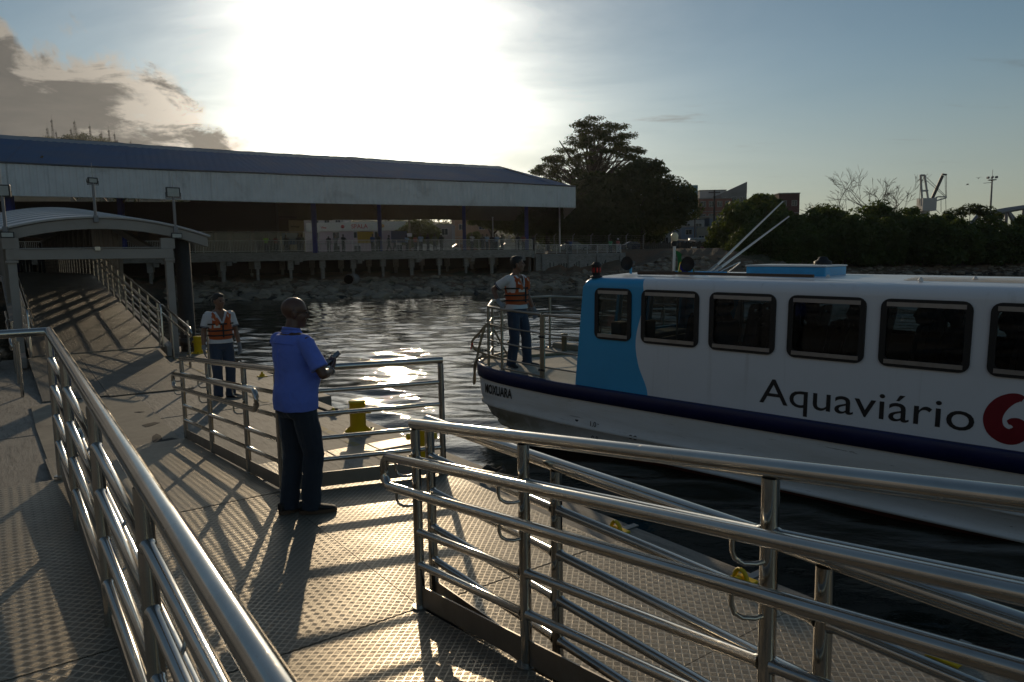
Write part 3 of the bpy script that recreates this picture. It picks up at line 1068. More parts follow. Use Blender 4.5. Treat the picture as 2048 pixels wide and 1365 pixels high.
# railings at the gangway foot
for wy, lab in ((1.62, 'steel handrail sloping down at the right side of the gangway foot'), (-1.50, 'steel handrail sloping down at the left side of the gangway foot, mostly edge-on')):
    fr = dock_thing('foot_railing', lab, 'railing', -11.6, wy, PZ, 'handrails at the gangway foot')
    for x, zt in ((0.0, 0.98), (-1.75, 1.04), (-3.5, 1.12)):
        MB().tube([(x, 0, 0), (x, 0, zt)], 0.026, 10).build('post', STEEL, fr)
    zs = [(-4.1, 1.30, 1.10), (-1.0, 0.92, 0.72)]
    pts = [(-4.1, -0.08, 1.30), (-1.2, -0.08, 0.92), (-1.1, -0.08, 0.88), (-1.06, -0.08, 0.82), (-1.1, -0.08, 0.76), (-1.2, -0.08, 0.73), (-4.1, -0.08, 1.10)]
    MB().tube(pts, 0.023, 9).build('handrail', STEEL, fr)
    for x, z1, z2 in ((-1.75, 0.98, 0.79), (-3.5, 1.21, 1.01)):
        for z in (z1, z2):
            MB().tube([(x, 0, z - 0.05), (x, -0.08, z - 0.05), (x, -0.08, z)], 0.008, 6).build('bracket', STEEL, fr)

# guide piles
PILE = mat('tarred_pile', (0.022, 0.020, 0.018), 0.7, 0, 0.3, 4.0, 0.01, 15)
for s_, w_, top_, lab in ((-16.7, 2.30, 2.6, 'black steel guide pile right behind the gangway portal'), (-16.3, -1.98, 2.0, 'black steel guide pile left behind the gangway portal')):
    r_ = thing('guide_pile', lab, 'pile', dock(s_, w_, -2.9), 0, 'black guide piles at the pontoon end')
    MB().lathe([(0.19, 0.0), (0.19, top_ + 2.9), (0.17, top_ + 2.92), (0, top_ + 2.93)], 20).build('shaft', PILE, r_)
    MB().lathe([(0.21, 2.75), (0.235, 2.75), (0.235, 2.95), (0.21, 2.95)], 20).build('collar', DARKMETAL, r_)

# floodlights on the arch
LENS = mat('floodlight_glass', (0.42, 0.44, 0.42), 0.25, 0.0, 0.04)
GREY = mat('grey_steel_paint', (0.23, 0.23, 0.24), 0.5, 0.2, 0.08)


def pole_light(label, w_, z0, ztop, yaw, sw_, sh_):
    q = dock(-16.3, w_, z0)
    root = thing('floodlight_pole', label, 'floodlight', q, DANG + math.pi / 2 + yaw, 'floodlights on the gangway arch')
    h = ztop - z0
    MB().tube([(0, 0, 0), (0, 0, h - 0.02)], 0.032, 10).build('pole', GREY, root)
    MB().bevel_box(-0.05, 0.05, -0.05, 0.05, -0.06, 0.10, 0.008).build('foot', GREY, root)
    MB().tube([(0, 0, h), (0, 0, h + 0.34)], 0.006, 6).build('lightning_rod', STEEL_DULL, root)
    ho = MB().bevel_box(-sw_ / 2, sw_ / 2, -0.03, 0.03, h - sh_, h, 0.01).build('housing', DARKMETAL, root)
    MB().box(-sw_ / 2 + 0.03, sw_ / 2 - 0.03, -0.036, -0.0305, h - sh_ + 0.03, h - 0.03).build('lens', LENS, ho)
    for k in range(5):
        a = -0.06 + 0.03 * k
        MB().box(a * 2 - 0.004, a * 2 + 0.004, 0.031, 0.05, h - sh_ + 0.03, h - 0.03).build('cooling_fin', DARKMETAL, ho)
    MB().tube([(-sw_ / 2 - 0.012, 0, h - sh_ / 2), (-sw_ / 2 - 0.012, 0.0, h - sh_ - 0.02), (sw_ / 2 + 0.012, 0.0, h - sh_ - 0.02), (sw_ / 2 + 0.012, 0, h - sh_ / 2)], 0.008, 6).build('yoke', DARKMETAL, root)
    return root


pole_light('small black floodlight on a pole with a bent wire, top of the gangway arch', 0.36, 3.06, 4.05, 0.15, 0.215, 0.15)
pole_light('large pale-faced floodlight on a pole at the right end of the gangway arch', 2.10, 2.83, 3.90, 0.0, 0.33, 0.26)
pole_light('large floodlight on a pole cut by the left picture edge, on the gangway arch', -1.42, 2.78, 3.80, -0.35, 0.34, 0.27)
for w_, lab in ((2.10, 'small black floodlight fixed low on the right end of the arch'), (-1.40, 'small black floodlight fixed low on the left end of the arch')):
    root = thing('arch_floodlight', lab, 'floodlight', dock(-16.28, w_, 2.62), DANG + math.pi / 2, 'small floodlights under the arch')
    ho = MB().bevel_box(-0.13, 0.13, -0.09, -0.03, 0.0, 0.14, 0.01).build('housing', DARKMETAL, root)
    MB().box(-0.105, 0.105, -0.097, -0.0905, 0.025, 0.115).build('lens', LENS, ho)
    MB().tube([(0, -0.05, 0.05), (0, 0.02, 0.05)], 0.015, 8).build('arm', DARKMETAL, root)


# ================================================================== passenger boat
def panel(outer, holes, th):
    """flat panel with openings, as (verts, faces) in x, y and thickness z"""
    cu = bpy.data.curves.new('panel', 'CURVE')
    cu.dimensions = '2D'
    cu.fill_mode = 'BOTH'
    cu.extrude = th / 2
    for pts in [outer] + holes:
        sp = cu.splines.new('POLY')
        sp.points.add(len(pts) - 1)
        for p, q in zip(sp.points, pts):
            p.co = (q[0], q[1], 0, 1)
        sp.use_cyclic_u = True
    ob = bpy.data.objects.new('panel', cu)
    COL.objects.link(ob)
    dg = bpy.context.evaluated_depsgraph_get()
    me = bpy.data.meshes.new_from_object(ob.evaluated_get(dg))
    vs = [v.co[:] for v in me.vertices]
    fs = [tuple(p.vertices) for p in me.polygons]
    bpy.data.objects.remove(ob)
    bpy.data.curves.remove(cu)
    bpy.data.meshes.remove(me)
    return vs, fs


def text_mesh(s, size, extrude=0.0, bold=0.0, squeeze=1.0):
    cu = bpy.data.curves.new('lettering', 'FONT')
    cu.body = s
    cu.size = size
    cu.extrude = extrude
    cu.offset = bold
    cu.resolution_u = 4
    ob = bpy.data.objects.new('lettering', cu)
    COL.objects.link(ob)
    dg = bpy.context.evaluated_depsgraph_get()
    me = bpy.data.meshes.new_from_object(ob.evaluated_get(dg))
    vs = [(v.co.x * squeeze, v.co.y, v.co.z) for v in me.vertices]
    fs = [tuple(p.vertices) for p in me.polygons]
    bpy.data.objects.remove(ob)
    bpy.data.curves.remove(cu)
    bpy.data.meshes.remove(me)
    return vs, fs


def rrect(x0, x1, y0, y1, r, n=5):
    out = []
    for cx, cy_, a0 in ((x1 - r, y0 + r, -90), (x1 - r, y1 - r, 0), (x0 + r, y1 - r, 90), (x0 + r, y0 + r, 180)):
        for k in range(n + 1):
            a = R_(a0 + 90 * k / n)
            out.append((cx + r * math.cos(a), cy_ + r * math.sin(a)))
    return out


BEAM = 3.0
boat = thing('passenger_boat', 'white and blue passenger ferry boat with a row of dark windows and large lettering', 'boat', (0.888, 9.997, 0.0))
boat.rotation_euler = (0, 0.018, math.atan2(-0.669, 0.743))
BOATM = Matrix.LocRotScale(boat.location, boat.rotation_euler, None)


def bw(x, y, z):
    return BOATM @ Vector((x, y, z))


def livery():
    m, t, b = principled('boat_livery_paint')
    oc = t.n('ShaderNodeTexCoord').outputs['Object']
    s_ = t.n('ShaderNodeSeparateXYZ', {'Vector': oc})
    wv = t.m('ADD', t.m('MULTIPLY', t.m('SINE', t.m('ADD', t.m('MULTIPLY', s_.outputs[2], 5.0), 0.6)), 0.055), 1.045)
    wv = t.m('ADD', wv, t.m('MULTIPLY', t.ramp(s_.outputs[2], 0.55, 0.1, 0.0, 1.0), 0.09))
    blue = t.m('MULTIPLY', t.m('LESS_THAN', s_.outputs[0], wv), t.m('LESS_THAN', s_.outputs[2], 1.672))
    big = t.noise(oc, 1.3, 5.0, 0.6)
    streak = t.noise(t.scale(oc, (9.0, 9.0, 0.5)), 1.0, 5.0, 0.6)
    wht = t.mix(t.m('MULTIPLY', t.ramp(streak, 0.56, 0.78), 0.35), (0.80, 0.81, 0.83), (0.46, 0.44, 0.41))
    wht = t.mix(t.m('MULTIPLY', t.ramp(big, 0.5, 0.8), 0.15), wht, (0.5, 0.48, 0.45))
    roofd = t.noise(t.scale(oc, (0.5, 2.2, 1)), 2.2, 7.0, 0.7)
    onroof = t.m('MULTIPLY', t.m('GREATER_THAN', s_.outputs[2], 1.68), t.ramp(roofd, 0.46, 0.66))
    wht = t.mix(t.m('MULTIPLY', onroof, 0.55), wht, (0.40, 0.33, 0.24))
    blu = t.mix(t.ramp(big, 0.3, 0.7), (0.045, 0.36, 0.66), (0.052, 0.40, 0.72))
    t.put(b.inputs['Base Color'], t.mix(blue, wht, blu))
    b.inputs['Roughness'].default_value = 0.32
    t.put(b.inputs['Normal'], t.n('ShaderNodeBump', {'Strength': 0.25, 'Distance': 0.01, 'Height': big}))
    return m


def hull_mat():
    m, t, b = principled('hull_paint')
    oc = t.n('ShaderNodeTexCoord').outputs['Object']
    s_ = t.n('ShaderNodeSeparateXYZ', {'Vector': oc})
    big = t.noise(t.scale(oc, (0.5, 0.5, 3.0)), 2.0, 7.0, 0.66, 0.4)
    bow = t.ramp(s_.outputs[0], 1.2, -2.0, 0.0, 1.0)
    low = t.ramp(s_.outputs[2], -0.25, -0.62, 0.0, 1.0)
    c = t.mix(t.m('MULTIPLY', t.ramp(big, 0.35, 0.75), 0.4), (0.82, 0.81, 0.79), (0.58, 0.53, 0.44))
    alg = t.noise(oc, 2.6, 8.0, 0.72, 0.7)
    c = t.mix(t.m('MULTIPLY', t.m('MULTIPLY', bow, low), t.ramp(alg, 0.32, 0.58, 0.35, 1.0)), c, (0.22, 0.18, 0.085))
    spk = t.noise(t.scale(oc, (1, 1, 0.6)), 11.0, 7.0, 0.75, 1.0)
    c = t.mix(t.m('MULTIPLY', t.m('MULTIPLY', low, t.ramp(spk, 0.58, 0.70)), t.ramp(s_.outputs[0], 3.0, -1.0, 0.1, 0.85)), c, (0.07, 0.06, 0.04))
    scr = t.noise(t.scale(oc, (0.8, 0.8, 9.0), (3.3, 0, 1)), 2.6, 6.0, 0.75, 0.5)
    c = t.mix(t.m('MULTIPLY', t.ramp(scr, 0.62, 0.68), 0.8), c, (0.15, 0.12, 0.08))
    t.put(b.inputs['Base Color'], c)
    b.inputs['Roughness'].default_value = 0.38
    t.put(b.inputs['Normal'], t.n('ShaderNodeBump', {'Strength': 0.3, 'Distance': 0.02, 'Height': big}))
    return m


LIV, HULLM = livery(), hull_mat()
NAVY = mat('navy_band_paint', (0.012, 0.016, 0.075), 0.4, 0, 0.15, 3.0)
ANTIF = mat('red_bottom_paint', (0.13, 0.035, 0.022), 0.7, 0, 0.3, 4.0)
DECKM = mat('boat_deck_paint', (0.40, 0.36, 0.29), 0.75, 0, 0.2, 2.2, 0.004, 60, (0.17, 0.15, 0.13), 0.55)
bowpts = [(-1.2, -0.03), (-1.5, -0.02), (-1.78, 0.02), (-1.98, 0.10), (-2.17, 0.26), (-2.31, 0.48), (-2.41, 0.78), (-2.46, 1.1), (-2.48, 1.5)]
near = [(12.0, 0.0), (9.0, -0.02), (6.0, -0.03), (4.0, -0.03), (2.5, -0.03), (1.2, -0.03), (0.4, -0.03), (-0.3, -0.03), (-0.8, -0.03)] + bowpts
OUT = near + [(x, BEAM - y) for x, y in near[-2::-1]]


def sheer(x):
    t_ = max(0.0, -x)
    return 0.145 + 0.012 * t_ + 0.015 * t_ * t_


def ring_at(zf, inset, bowin, out=0.0):
    r = []
    for x, y in OUT:
        k = min(max((-x - 0.3) / 2.2, 0), 1) ** 1.6
        cx = 1.0
        yy = y + (inset + bowin * k * 0.55) * (1 if y < BEAM / 2 else -1) * (1 if abs(y - BEAM / 2) > 0.05 else 0)
        xx = x + bowin * k
        if out:
            yy += -out if y < BEAM / 2 - 0.1 else (out if y > BEAM / 2 + 0.1 else 0)
            xx -= out * k
        r.append((xx, yy, zf(x)))
    return r


band = MB().loft([ring_at(lambda x: sheer(x) - 0.20, 0, 0, 0.0), ring_at(lambda x: sheer(x) - 0.195, 0, 0, 0.028), ring_at(lambda x: sheer(x) - 0.01, 0, 0, 0.03),
                  ring_at(lambda x: sheer(x) + 0.004, 0, 0, 0.018), ring_at(lambda x: sheer(x) + 0.004, 0.03, 0.02, 0.0)], True, False)
band.build('rub_band', NAVY, boat)
hull = MB().loft([ring_at(lambda x: sheer(x) - 0.012, 0.01, 0.0), ring_at(lambda x: sheer(x) - 0.2, 0, 0), ring_at(lambda x: -0.28, 0.0, 0.03), ring_at(lambda x: -0.43 + 0.03 * max(-x, 0), 0.012, 0.06),
                  ring_at(lambda x: -0.455 + 0.03 * max(-x, 0), -0.012, 0.04), ring_at(lambda x: -0.475 + 0.03 * max(-x, 0), 0.022, 0.09), ring_at(lambda x: -0.60, 0.05, 0.20), ring_at(lambda x: -0.685, 0.07, 0.34),
                  ring_at(lambda x: -0.70, 0.045, 0.33), ring_at(lambda x: -0.735, 0.05, 0.36), ring_at(lambda x: -0.75, 0.09, 0.42)], True, False)
hull.build('hull', HULLM, boat)
bot = MB().loft([ring_at(lambda x: -0.75, 0.09, 0.42), ring_at(lambda x: -0.95, 0.22, 0.8), ring_at(lambda x: -1.25, 0.6, 1.4)], True, False)
bot.build('bottom', ANTIF, boat)
dk = MB()
dr = ring_at(lambda x: sheer(x) - 0.012, 0.012, 0.02)
dk.add([(x, y, z) for x, y, z in dr], [tuple(range(len(dr)))])
dk.build('foredeck', DECKM, boat)
for i in range(2):
    x0 = -1.05 + 0.32 * i
    MB().add([(x0, 0.03, sheer(x0) - 0.004), (x0 + 0.13, 0.03, sheer(x0) - 0.004), (x0 - 0.55, 1.3, sheer(x0 - 0.6) - 0.004), (x0 - 0.68, 1.3, sheer(x0 - 0.6) - 0.004)], [(0, 1, 2, 3)]).build('deck_stripe', mat('deck_stripe_paint', (0.12, 0.12, 0.12), 0.7), boat)

# ---- cabin
WZ0, WZ1 = 0.865, 1.515
wins = [(0.36, 0.895)] + [(1.10 + 0.955 * k, 1.865 + 0.955 * k) for k in range(9)]
def lean(z):
    return 0.09 * max(z - 0.15, 0)


WT = 1.56
outer = [(0.0, 0.135), (11.5, 0.135), (11.5, WT), (lean(WT), WT)]
vs, fs = panel(outer, [rrect(a, b, WZ0, WZ1, 0.07) for a, b in wins], 0.05)
for nm, yy, sg in (('cabin_side', 0.025, 1), ('cabin_side', BEAM - 0.025, -1)):
    MB().add([(x, yy + z * sg, y) for x, y, z in vs], fs).build(nm, LIV, boat)
vs, fs = panel([(0.05, 0.13), (BEAM - 0.05, 0.13), (BEAM - 0.05, WT), (0.05, WT)], [rrect(0.18, 1.0, 0.80, 1.46, 0.06), rrect(1.1, 1.9, 0.80, 1.46, 0.06), rrect(2.0, 2.82, 0.80, 1.46, 0.06)], 0.05)
MB().add([(0.026 + lean(y) + z - 0.10 * math.sin(math.pi * x / BEAM), x, y) for x, y, z in vs], fs).build('cabin_front', LIV, boat)
prof = [(0.0, WT), (0.004, 1.60), (0.03, 1.645), (0.075, 1.673), (0.16, 1.69), (0.8, 1.715), (1.5, 1.725)]
prof = prof + [(BEAM - y, z) for y, z in prof[-2::-1]]
rings = []
for x, k in ((0.145, 0.0), (0.16, 0.5), (0.20, 0.85), (0.30, 1.0), (2.0, 1.0), (5.0, 1.0), (8, 1), (11.5, 1.0)):
    rings.append([(x + 0.0, y, WT + (z - WT) * (0.35 + 0.65 * k)) for y, z in prof])
MB().loft(rings, False, False).build('cabin_roof', LIV, boat)
MB().add([(p[0], p[1], p[2]) for p in rings[0]] + [(0.145, 0.03, WT - 0.01), (0.145, BEAM - 0.03, WT - 0.01)], [tuple(range(len(prof))) + (len(prof) + 1, len(prof))]).build('roof_nose', LIV, boat)
MB().add([(0.2, 0.03, 1.63), (11.4, 0.03, 1.63), (11.4, BEAM - 0.03, 1.63), (0.2, BEAM - 0.03, 1.63)], [(0, 1, 2, 3)]).build('ceiling', mat('cabin_lining', (0.24, 0.22, 0.18), 0.7), boat)
MB().box(0.08, 11.4, 0.06, BEAM - 0.06, 0.0, 0.07).build('cabin_floor', mat('cabin_floor', (0.06, 0.06, 0.06), 0.8), boat)
MB().box(0.9, 0.94, 0.06, BEAM - 1.3, -0.28, 0.82).build('bulkhead', mat('cabin_lining', (0.24, 0.22, 0.18)), boat)
MB().box(11.42, 11.46, 0.06, BEAM - 0.06, -0.28, 1.62).build('bulkhead', mat('cabin_lining', (0.24, 0.22, 0.18)), boat)
PANE = pane_mat('boat_window_glass', (0.27, 0.30, 0.31))
PANE_F = pane_mat('wheelhouse_glass', (0.60, 0.62, 0.58))
GASK = mat('window_gasket', (0.012, 0.012, 0.012), 0.5)
ALU = mat('aluminium_trim', (0.36, 0.35, 0.34), 0.35, 0.8, 0.1, 8.0)


def boat_window(a, b, yy, sg, glass):
    vs, fs = panel(rrect(a - 0.025, b + 0.025, WZ0 - 0.025, WZ1 + 0.025, 0.09), [rrect(a + 0.035, b - 0.035, WZ0 + 0.05, WZ1 - 0.05, 0.05)], 0.022)
    fr = MB().add([(x, yy - sg * 0.008 + z, y) for x, y, z in vs], fs).build('window', GASK, boat)
    r = rrect(a + 0.02, b - 0.02, WZ0 + 0.03, WZ1 - 0.03, 0.05)
    MB().add([(x, yy + sg * 0.012, y) for x, y in r], [tuple(range(len(r)))]).build('pane', glass, fr)
    for z0, z1 in ((WZ1 - 0.052, WZ1 - 0.008), (WZ0 + 0.006, WZ0 + 0.050)):
        y0, y1 = sorted((yy - sg * 0.024, yy - sg * 0.0195))
        MB().box(a + 0.03, b - 0.03, y0, y1, z0, z1).build('trim_strip', ALU, fr)


for i, (a, b) in enumerate(wins):
    boat_window(a, b, 0.0, 1, PANE_F if i == 0 else PANE)
    boat_window(a, b, BEAM, -1, PANE_F if i == 0 else PANE)
for y0, y1 in ((0.18, 1.0), (1.1, 1.9), (2.0, 2.82)):
    r = rrect(y0, y1, 0.80, 1.46, 0.06)
    MB().add([(0.02 + lean(z) - 0.10 * math.sin(math.pi * y / BEAM), y, z) for y, z in r], [tuple(range(len(r)))]).build('windscreen', PANE_F, boat)
    MB().tube([(0.0 + lean(0.85) - 0.10 * math.sin(math.pi * y0 / BEAM) - 0.03, (y0 + y1) / 2, 0.84), (lean(1.35) - 0.12, (y0 + y1) / 2 + 0.12, 1.33)], 0.01, 6).build('wiper', BLACK, boat)
# inside: console, wheel post, seats, poles
CONS = mat('console_panel', (0.28, 0.26, 0.20), 0.6)
MB().bevel_box(0.16, 0.55, 0.4, 2.3, -0.28, 0.80, 0.04).build('console', CONS, boat)
MB().bevel_box(0.22, 0.40, 0.55, 0.9, 0.80, 1.02, 0.02).build('instrument', BLACK, boat)
MB().bevel_box(0.25, 0.34, 1.25, 1.5, 0.80, 0.98, 0.02).build('instrument', mat('red_box', (0.25, 0.02, 0.02), 0.5), boat)
SEAT = mat('seat_plastic', (0.03, 0.035, 0.05), 0.5)


def seat_mesh():
    m = MB()
    m.bevel_box(0.0, 0.40, 0.0, 0.42, 0.0, 0.06, 0.02)
    vs, fs = panel(rrect(0.02, 0.40, 0.02, 0.70, 0.09), [rrect(0.11, 0.31, 0.585, 0.63, 0.02)], 0.05)
    m.add([(0.42 + y * 0.16 + z, x, 0.03 + y) for x, y, z in vs], fs)
    m.box(0.08, 0.12, 0.06, 0.36, -0.42, 0.0)
    m.box(0.30, 0.34, 0.06, 0.36, -0.42, 0.0)
    return m


sm_ = seat_mesh().mesh('seat')
sm_.materials.append(SEAT)
for r_ in range(9):
    for yy in (0.16, 0.62, 2.0, 2.44):
        o = bpy.data.objects.new('seat', sm_)
        COL.objects.link(o)
        o.parent = boat
        o.location = (1.15 + 0.86 * r_, yy, 0.52)
for x in (1.0, 1.95, 3.7, 5.5):
    MB().tube([(x, 1.08, -0.28), (x, 1.08, 1.63)], 0.016, 8).build('grab_pole', STEEL_DULL, boat)
ps_ = MB().bevel_box(0.62, 0.72, 0.55, 0.98, 0.25, 1.05, 0.03)
ps_.build('pilot_seat', mat('pilot_seat', (0.10, 0.10, 0.095), 0.6), boat)

# ---- lettering on the side
INK = mat('lettering_ink', (0.020, 0.020, 0.022), 0.4)
vs, fs = text_mesh('Aquaviário', 0.41, 0.0, 0.0)
x0 = min(v[0] for v in vs); x1 = max(v[0] for v in vs)
kx = 2.14 / (x1 - x0)
MB().add([(2.69 + (v[0] - x0) * kx, -0.0035, 0.272 + v[1] * 1.02) for v in vs], [f for f in fs]).build('lettering', INK, boat)


def stroke(path, widths, y):
    """flat brush stroke in the x-z plane of the boat's side"""
    P_ = [Vector((a, 0, b)) for a, b in path]
    L_, R2 = [], []
    for i, p in enumerate(P_):
        d = (P_[min(i + 1, len(P_) - 1)] - P_[max(i - 1, 0)]).normalized()
        n_ = Vector((-d.z, 0, d.x)) * widths[i] / 2
        L_.append((p + n_).to_tuple()); R2.append((p - n_).to_tuple())
    n = len(P_)
    vs = [(a, y, c) for a, b, c in L_] + [(a, y, c) for a, b, c in R2]
    return vs, [(i, i + 1, n + i + 1, n + i) for i in range(n - 1)]


ctl = [(5.20, 0.645, 0.05), (5.17, 0.655, 0.075), (5.11, 0.640, 0.105), (5.04, 0.585, 0.135), (4.99, 0.505, 0.15), (4.975, 0.42, 0.155), (5.00, 0.335, 0.155), (5.06, 0.285, 0.15), (5.13, 0.275, 0.15), (5.18, 0.31, 0.15), (5.195, 0.365, 0.14), (5.17, 0.41, 0.11), (5.125, 0.42, 0.07), (5.09, 0.405, 0.03)]
gp, gwid = [], []
for i in range(len(ctl) - 1):
    p0, p1, p2, p3 = ctl[max(i - 1, 0)], ctl[i], ctl[i + 1], ctl[min(i + 2, len(ctl) - 1)]
    for k in range(4):
        t = k / 4
        c_ = [0.5 * ((2 * b) + (-a + c) * t + (2 * a - 5 * b + 4 * c - d) * t * t + (-a + 3 * b - 3 * c + d) * t ** 3) for a, b, c, d in zip(p0, p1, p2, p3)]
        gp.append((c_[0], c_[1])); gwid.append(c_[2])
vs, fs = stroke(gp, gwid, -0.0035)
MB().add(vs, fs).build('red_logo_letter', mat('logo_red', (0.21, 0.008, 0.018), 0.4), boat)
vs, fs = stroke([(5.34, 0.66), (5.345, 0.58), (5.37, 0.50), (5.42, 0.40), (5.48, 0.30), (5.56, 0.25), (5.63, 0.32), (5.70, 0.48), (5.74, 0.66)], [0.10, 0.12, 0.13, 0.13, 0.12, 0.12, 0.12, 0.11, 0.09], -0.0035)
MB().add(vs, fs).build('blue_logo_letter', mat('logo_blue', (0.012, 0.05, 0.27), 0.4), boat)
# name on the bow and draught marks, following the hull
def hull_text(name, s, size, x0, z0, squeeze=1.0, bold=0.0, length=None):
    vs, fs = text_mesh(s, size, 0.0, bold)
    a0 = min(v[0] for v in vs); a1 = max(v[0] for v in vs)
    k_ = (length / (a1 - a0)) if length else squeeze
    out = []
    # arc length along the hull's plan curve from far bow to aft
    line = [(x, y) for x, y in near[::-1]]
    for v in vs:
        x = x0 + (v[0] - a0) * k_
        z = z0 + v[1]
        y = np.interp(x, [p[0] for p in line], [p[1] for p in line])
        kk = min(max((-x - 0.3) / 2.2, 0), 1) ** 1.6
        y += 0.03 * kk * 0.55
        out.append((x + 0.0, y - 0.014, z + 0.02 * max(0, -x - 1)))
    MB().add(out, fs).build(name, INK, boat)


hull_text('name_lettering', 'MOXUARA', 0.20, -1.82, -0.215, 1.0, 0.006, 0.64)
hull_text('draught_mark', '1.0', 0.10, 0.30, -0.40, 1.0, 0.001)
hull_text('draught_mark', '0.8', 0.10, 0.32, -0.60, 1.0, 0.001)
for x, z in ((0.42, -0.335), (0.05, -0.35), (0.95, -0.45), (1.02, -0.45)):
    MB().lathe([(0.0, 0.0), (0.02, 0.001), (0.02, 0.012), (0.03, 0.012), (0.03, 0.0)], 12, (x, -0.012 - 0.012, z), 'y').build('drain_fitting', DARKMETAL, boat)

# ---- bow rail
def btube(name, pts, r, mt=STEEL, seg=8):
    return MB().tube(pts, r, seg).build(name, mt, boat)


rail_posts = [(-0.62, 0.05), (-0.67, 0.05), (-1.47, 0.06), (-1.82, 0.12), (-2.30, 0.72), (-2.40, 1.5), (-2.30, 2.28), (-1.75, 2.92), (-1.0, 2.96), (-0.3, 2.96)]
OLDSTEEL = steel_mat('rail_steel_worn', (0.36, 0.33, 0.28), 0.25, 0.2)
for x, y in rail_posts:
    btube('rail_post', [(x, y, sheer(x) - 0.01), (x, y, sheer(x) + 0.95)], 0.0215, OLDSTEEL)
    MB().lathe([(0.045, 0), (0.045, 0.015), (0.0, 0.016)], 10, (x, y, sheer(x) - 0.01)).build('post_foot', OLDSTEEL, boat)
pts1 = [(0.05, 0.06), (-0.62, 0.05)]
pts2 = [(-0.67, 0.05), (-1.47, 0.06)]
pts3 = [(-1.47, 0.06), (-1.82, 0.12), (-2.30, 0.72), (-2.40, 1.5), (-2.30, 2.28), (-1.75, 2.92), (-1.0, 2.96), (-0.3, 2.96), (0.1, 2.96)]
for pp in (pts1, pts2, pts3):
    for h, r in ((0.95, 0.0215), (0.67, 0.013), (0.42, 0.013), (0.17, 0.013)):
        if pp is pts3:
            btube('rail', [(x, y, sheer(x) + h) for x, y in pp], r, OLDSTEEL)
        else:
            btube('rail', [(x, y, sheer(x) + h) for x, y in pp], r, OLDSTEEL)
btube('gate_bottom', [(-0.67, 0.05, sheer(-0.67) + 0.03), (-1.47, 0.06, sheer(-1.4) + 0.03)], 0.017, OLDSTEEL)
for z in (0.62, 0.12):
    MB().tube([(-0.70, 0.03, sheer(-0.7) + z), (-0.59, 0.03, sheer(-0.7) + z)], 0.017, 8).build('gate_strap', BLACK, boat)
# bitts and cleats on the foredeck
for x, y in ((-1.9, 0.75), (-1.9, 2.2)):
    MB().lathe([(0.05, 0), (0.05, 0.30), (0.065, 0.30), (0.065, 0.33), (0, 0.335)], 14, (x, y, sheer(x) - 0.012)).build('bitt', mat('bitt_paint', (0.20, 0.16, 0.10), 0.6), boat)
MB().bevel_box(-0.75, -0.25, 2.55, 2.9, sheer(-0.5) - 0.012, sheer(-0.5) + 0.13, 0.02).build('deck_box', CONS, boat)
MB().bevel_box(-2.3, -1.5, 2.35, 2.55, sheer(-2) - 0.01, sheer(-2) + 0.10, 0.02).build('deck_beam', CONS, boat)

# ---- things on the roof
RZ = 1.70
nl = MB().lathe([(0.085, 0), (0.085, 0.02), (0.055, 0.03), (0.055, 0.05), (0.062, 0.055), (0.062, 0.16), (0.07, 0.165), (0.07, 0.185), (0.045, 0.20), (0.045, 0.215), (0, 0.216)], 16, (0.28, 0.10, RZ - 0.03)).build('navigation_light', BLACK, boat)
MB().lathe([(0.0645, 0.075), (0.0645, 0.14)], 8, (0.28, 0.10, RZ - 0.03)).build('red_lens', mat('red_lens', (0.55, 0.012, 0.012), 0.25), nl)
for x, y in ((0.42, 0.85), (1.40, 0.8)):
    h_ = MB().lathe([(0.01, 0.0), (0.03, 0.03), (0.04, 0.14), (0.095, 0.20), (0.10, 0.205), (0.085, 0.19), (0.0, 0.15)], 16, (0, 0, 0), 'y')
    ob = h_.build('horn', BLACK, boat, (x, y, RZ + 0.16))
    ob.rotation_euler = (0, 0, math.pi)
    MB().tube([(x, y - 0.1, RZ + 0.01), (x, y - 0.1, RZ + 0.10)], 0.018, 8).build('horn_bracket', mat('light_blue_paint', (0.05, 0.38, 0.70), 0.4), boat)
LBLUE = MATS['light_blue_paint']
MB().tube([(1.0, 0.95, RZ), (1.0, 0.95, RZ + 0.42)], 0.02, 8).build('mast', WHITE, boat)
ml = MB().lathe([(0.03, 0.40), (0.045, 0.41), (0.045, 0.46), (0.03, 0.47)], 12, (1.0, 0.95, RZ)).build('mast_light', BLACK, boat)
MB().lathe([(0.035, 0.47), (0.05, 0.50), (0.05, 0.55), (0.03, 0.585), (0, 0.59)], 12, (1.0, 0.95, RZ)).build('lamp_globe', mat('lamp_globe', (0.72, 0.62, 0.40), 0.2), ml)
MB().bevel_box(1.0, 1.75, 0.95, 1.05, RZ + 0.005, RZ + 0.055, 0.01).build('roof_rack', LBLUE, boat)
hb = MB().bevel_box(2.05, 3.05, 0.95, 1.75, RZ - 0.01, RZ + 0.13, 0.015).build('roof_hatch', LBLUE, boat)
MB().bevel_box(2.04, 3.06, 0.94, 1.76, RZ + 0.13, RZ + 0.15, 0.008).build('hatch_lid', WHITE, hb)
MB().lathe([(0.11, 0), (0.11, 0.04), (0.07, 0.06), (0.05, 0.10), (0, 0.105)], 14, (2.80, 1.6, RZ + 0.149)).build('roof_vent', BLACK, boat)
for k, (y0, y1) in enumerate(((0.55, 0.60), (0.70, 0.75), (0.85, 0.90), (1.0, 1.05))):
    z = 1.69 + 0.039 * (y0 - 0.16) + 0.006
    MB().quad((4.0, y0, z), (5.1, y0, z), (5.1, y1, z + 0.002), (4.0, y1, z + 0.002)).build('roof_stripe', mat('roof_stripe_paint', (0.50, 0.27, 0.05), 0.7, 0, 0.3, 6, 0, 40, (0.6, 0.58, 0.54), 0.9), boat)
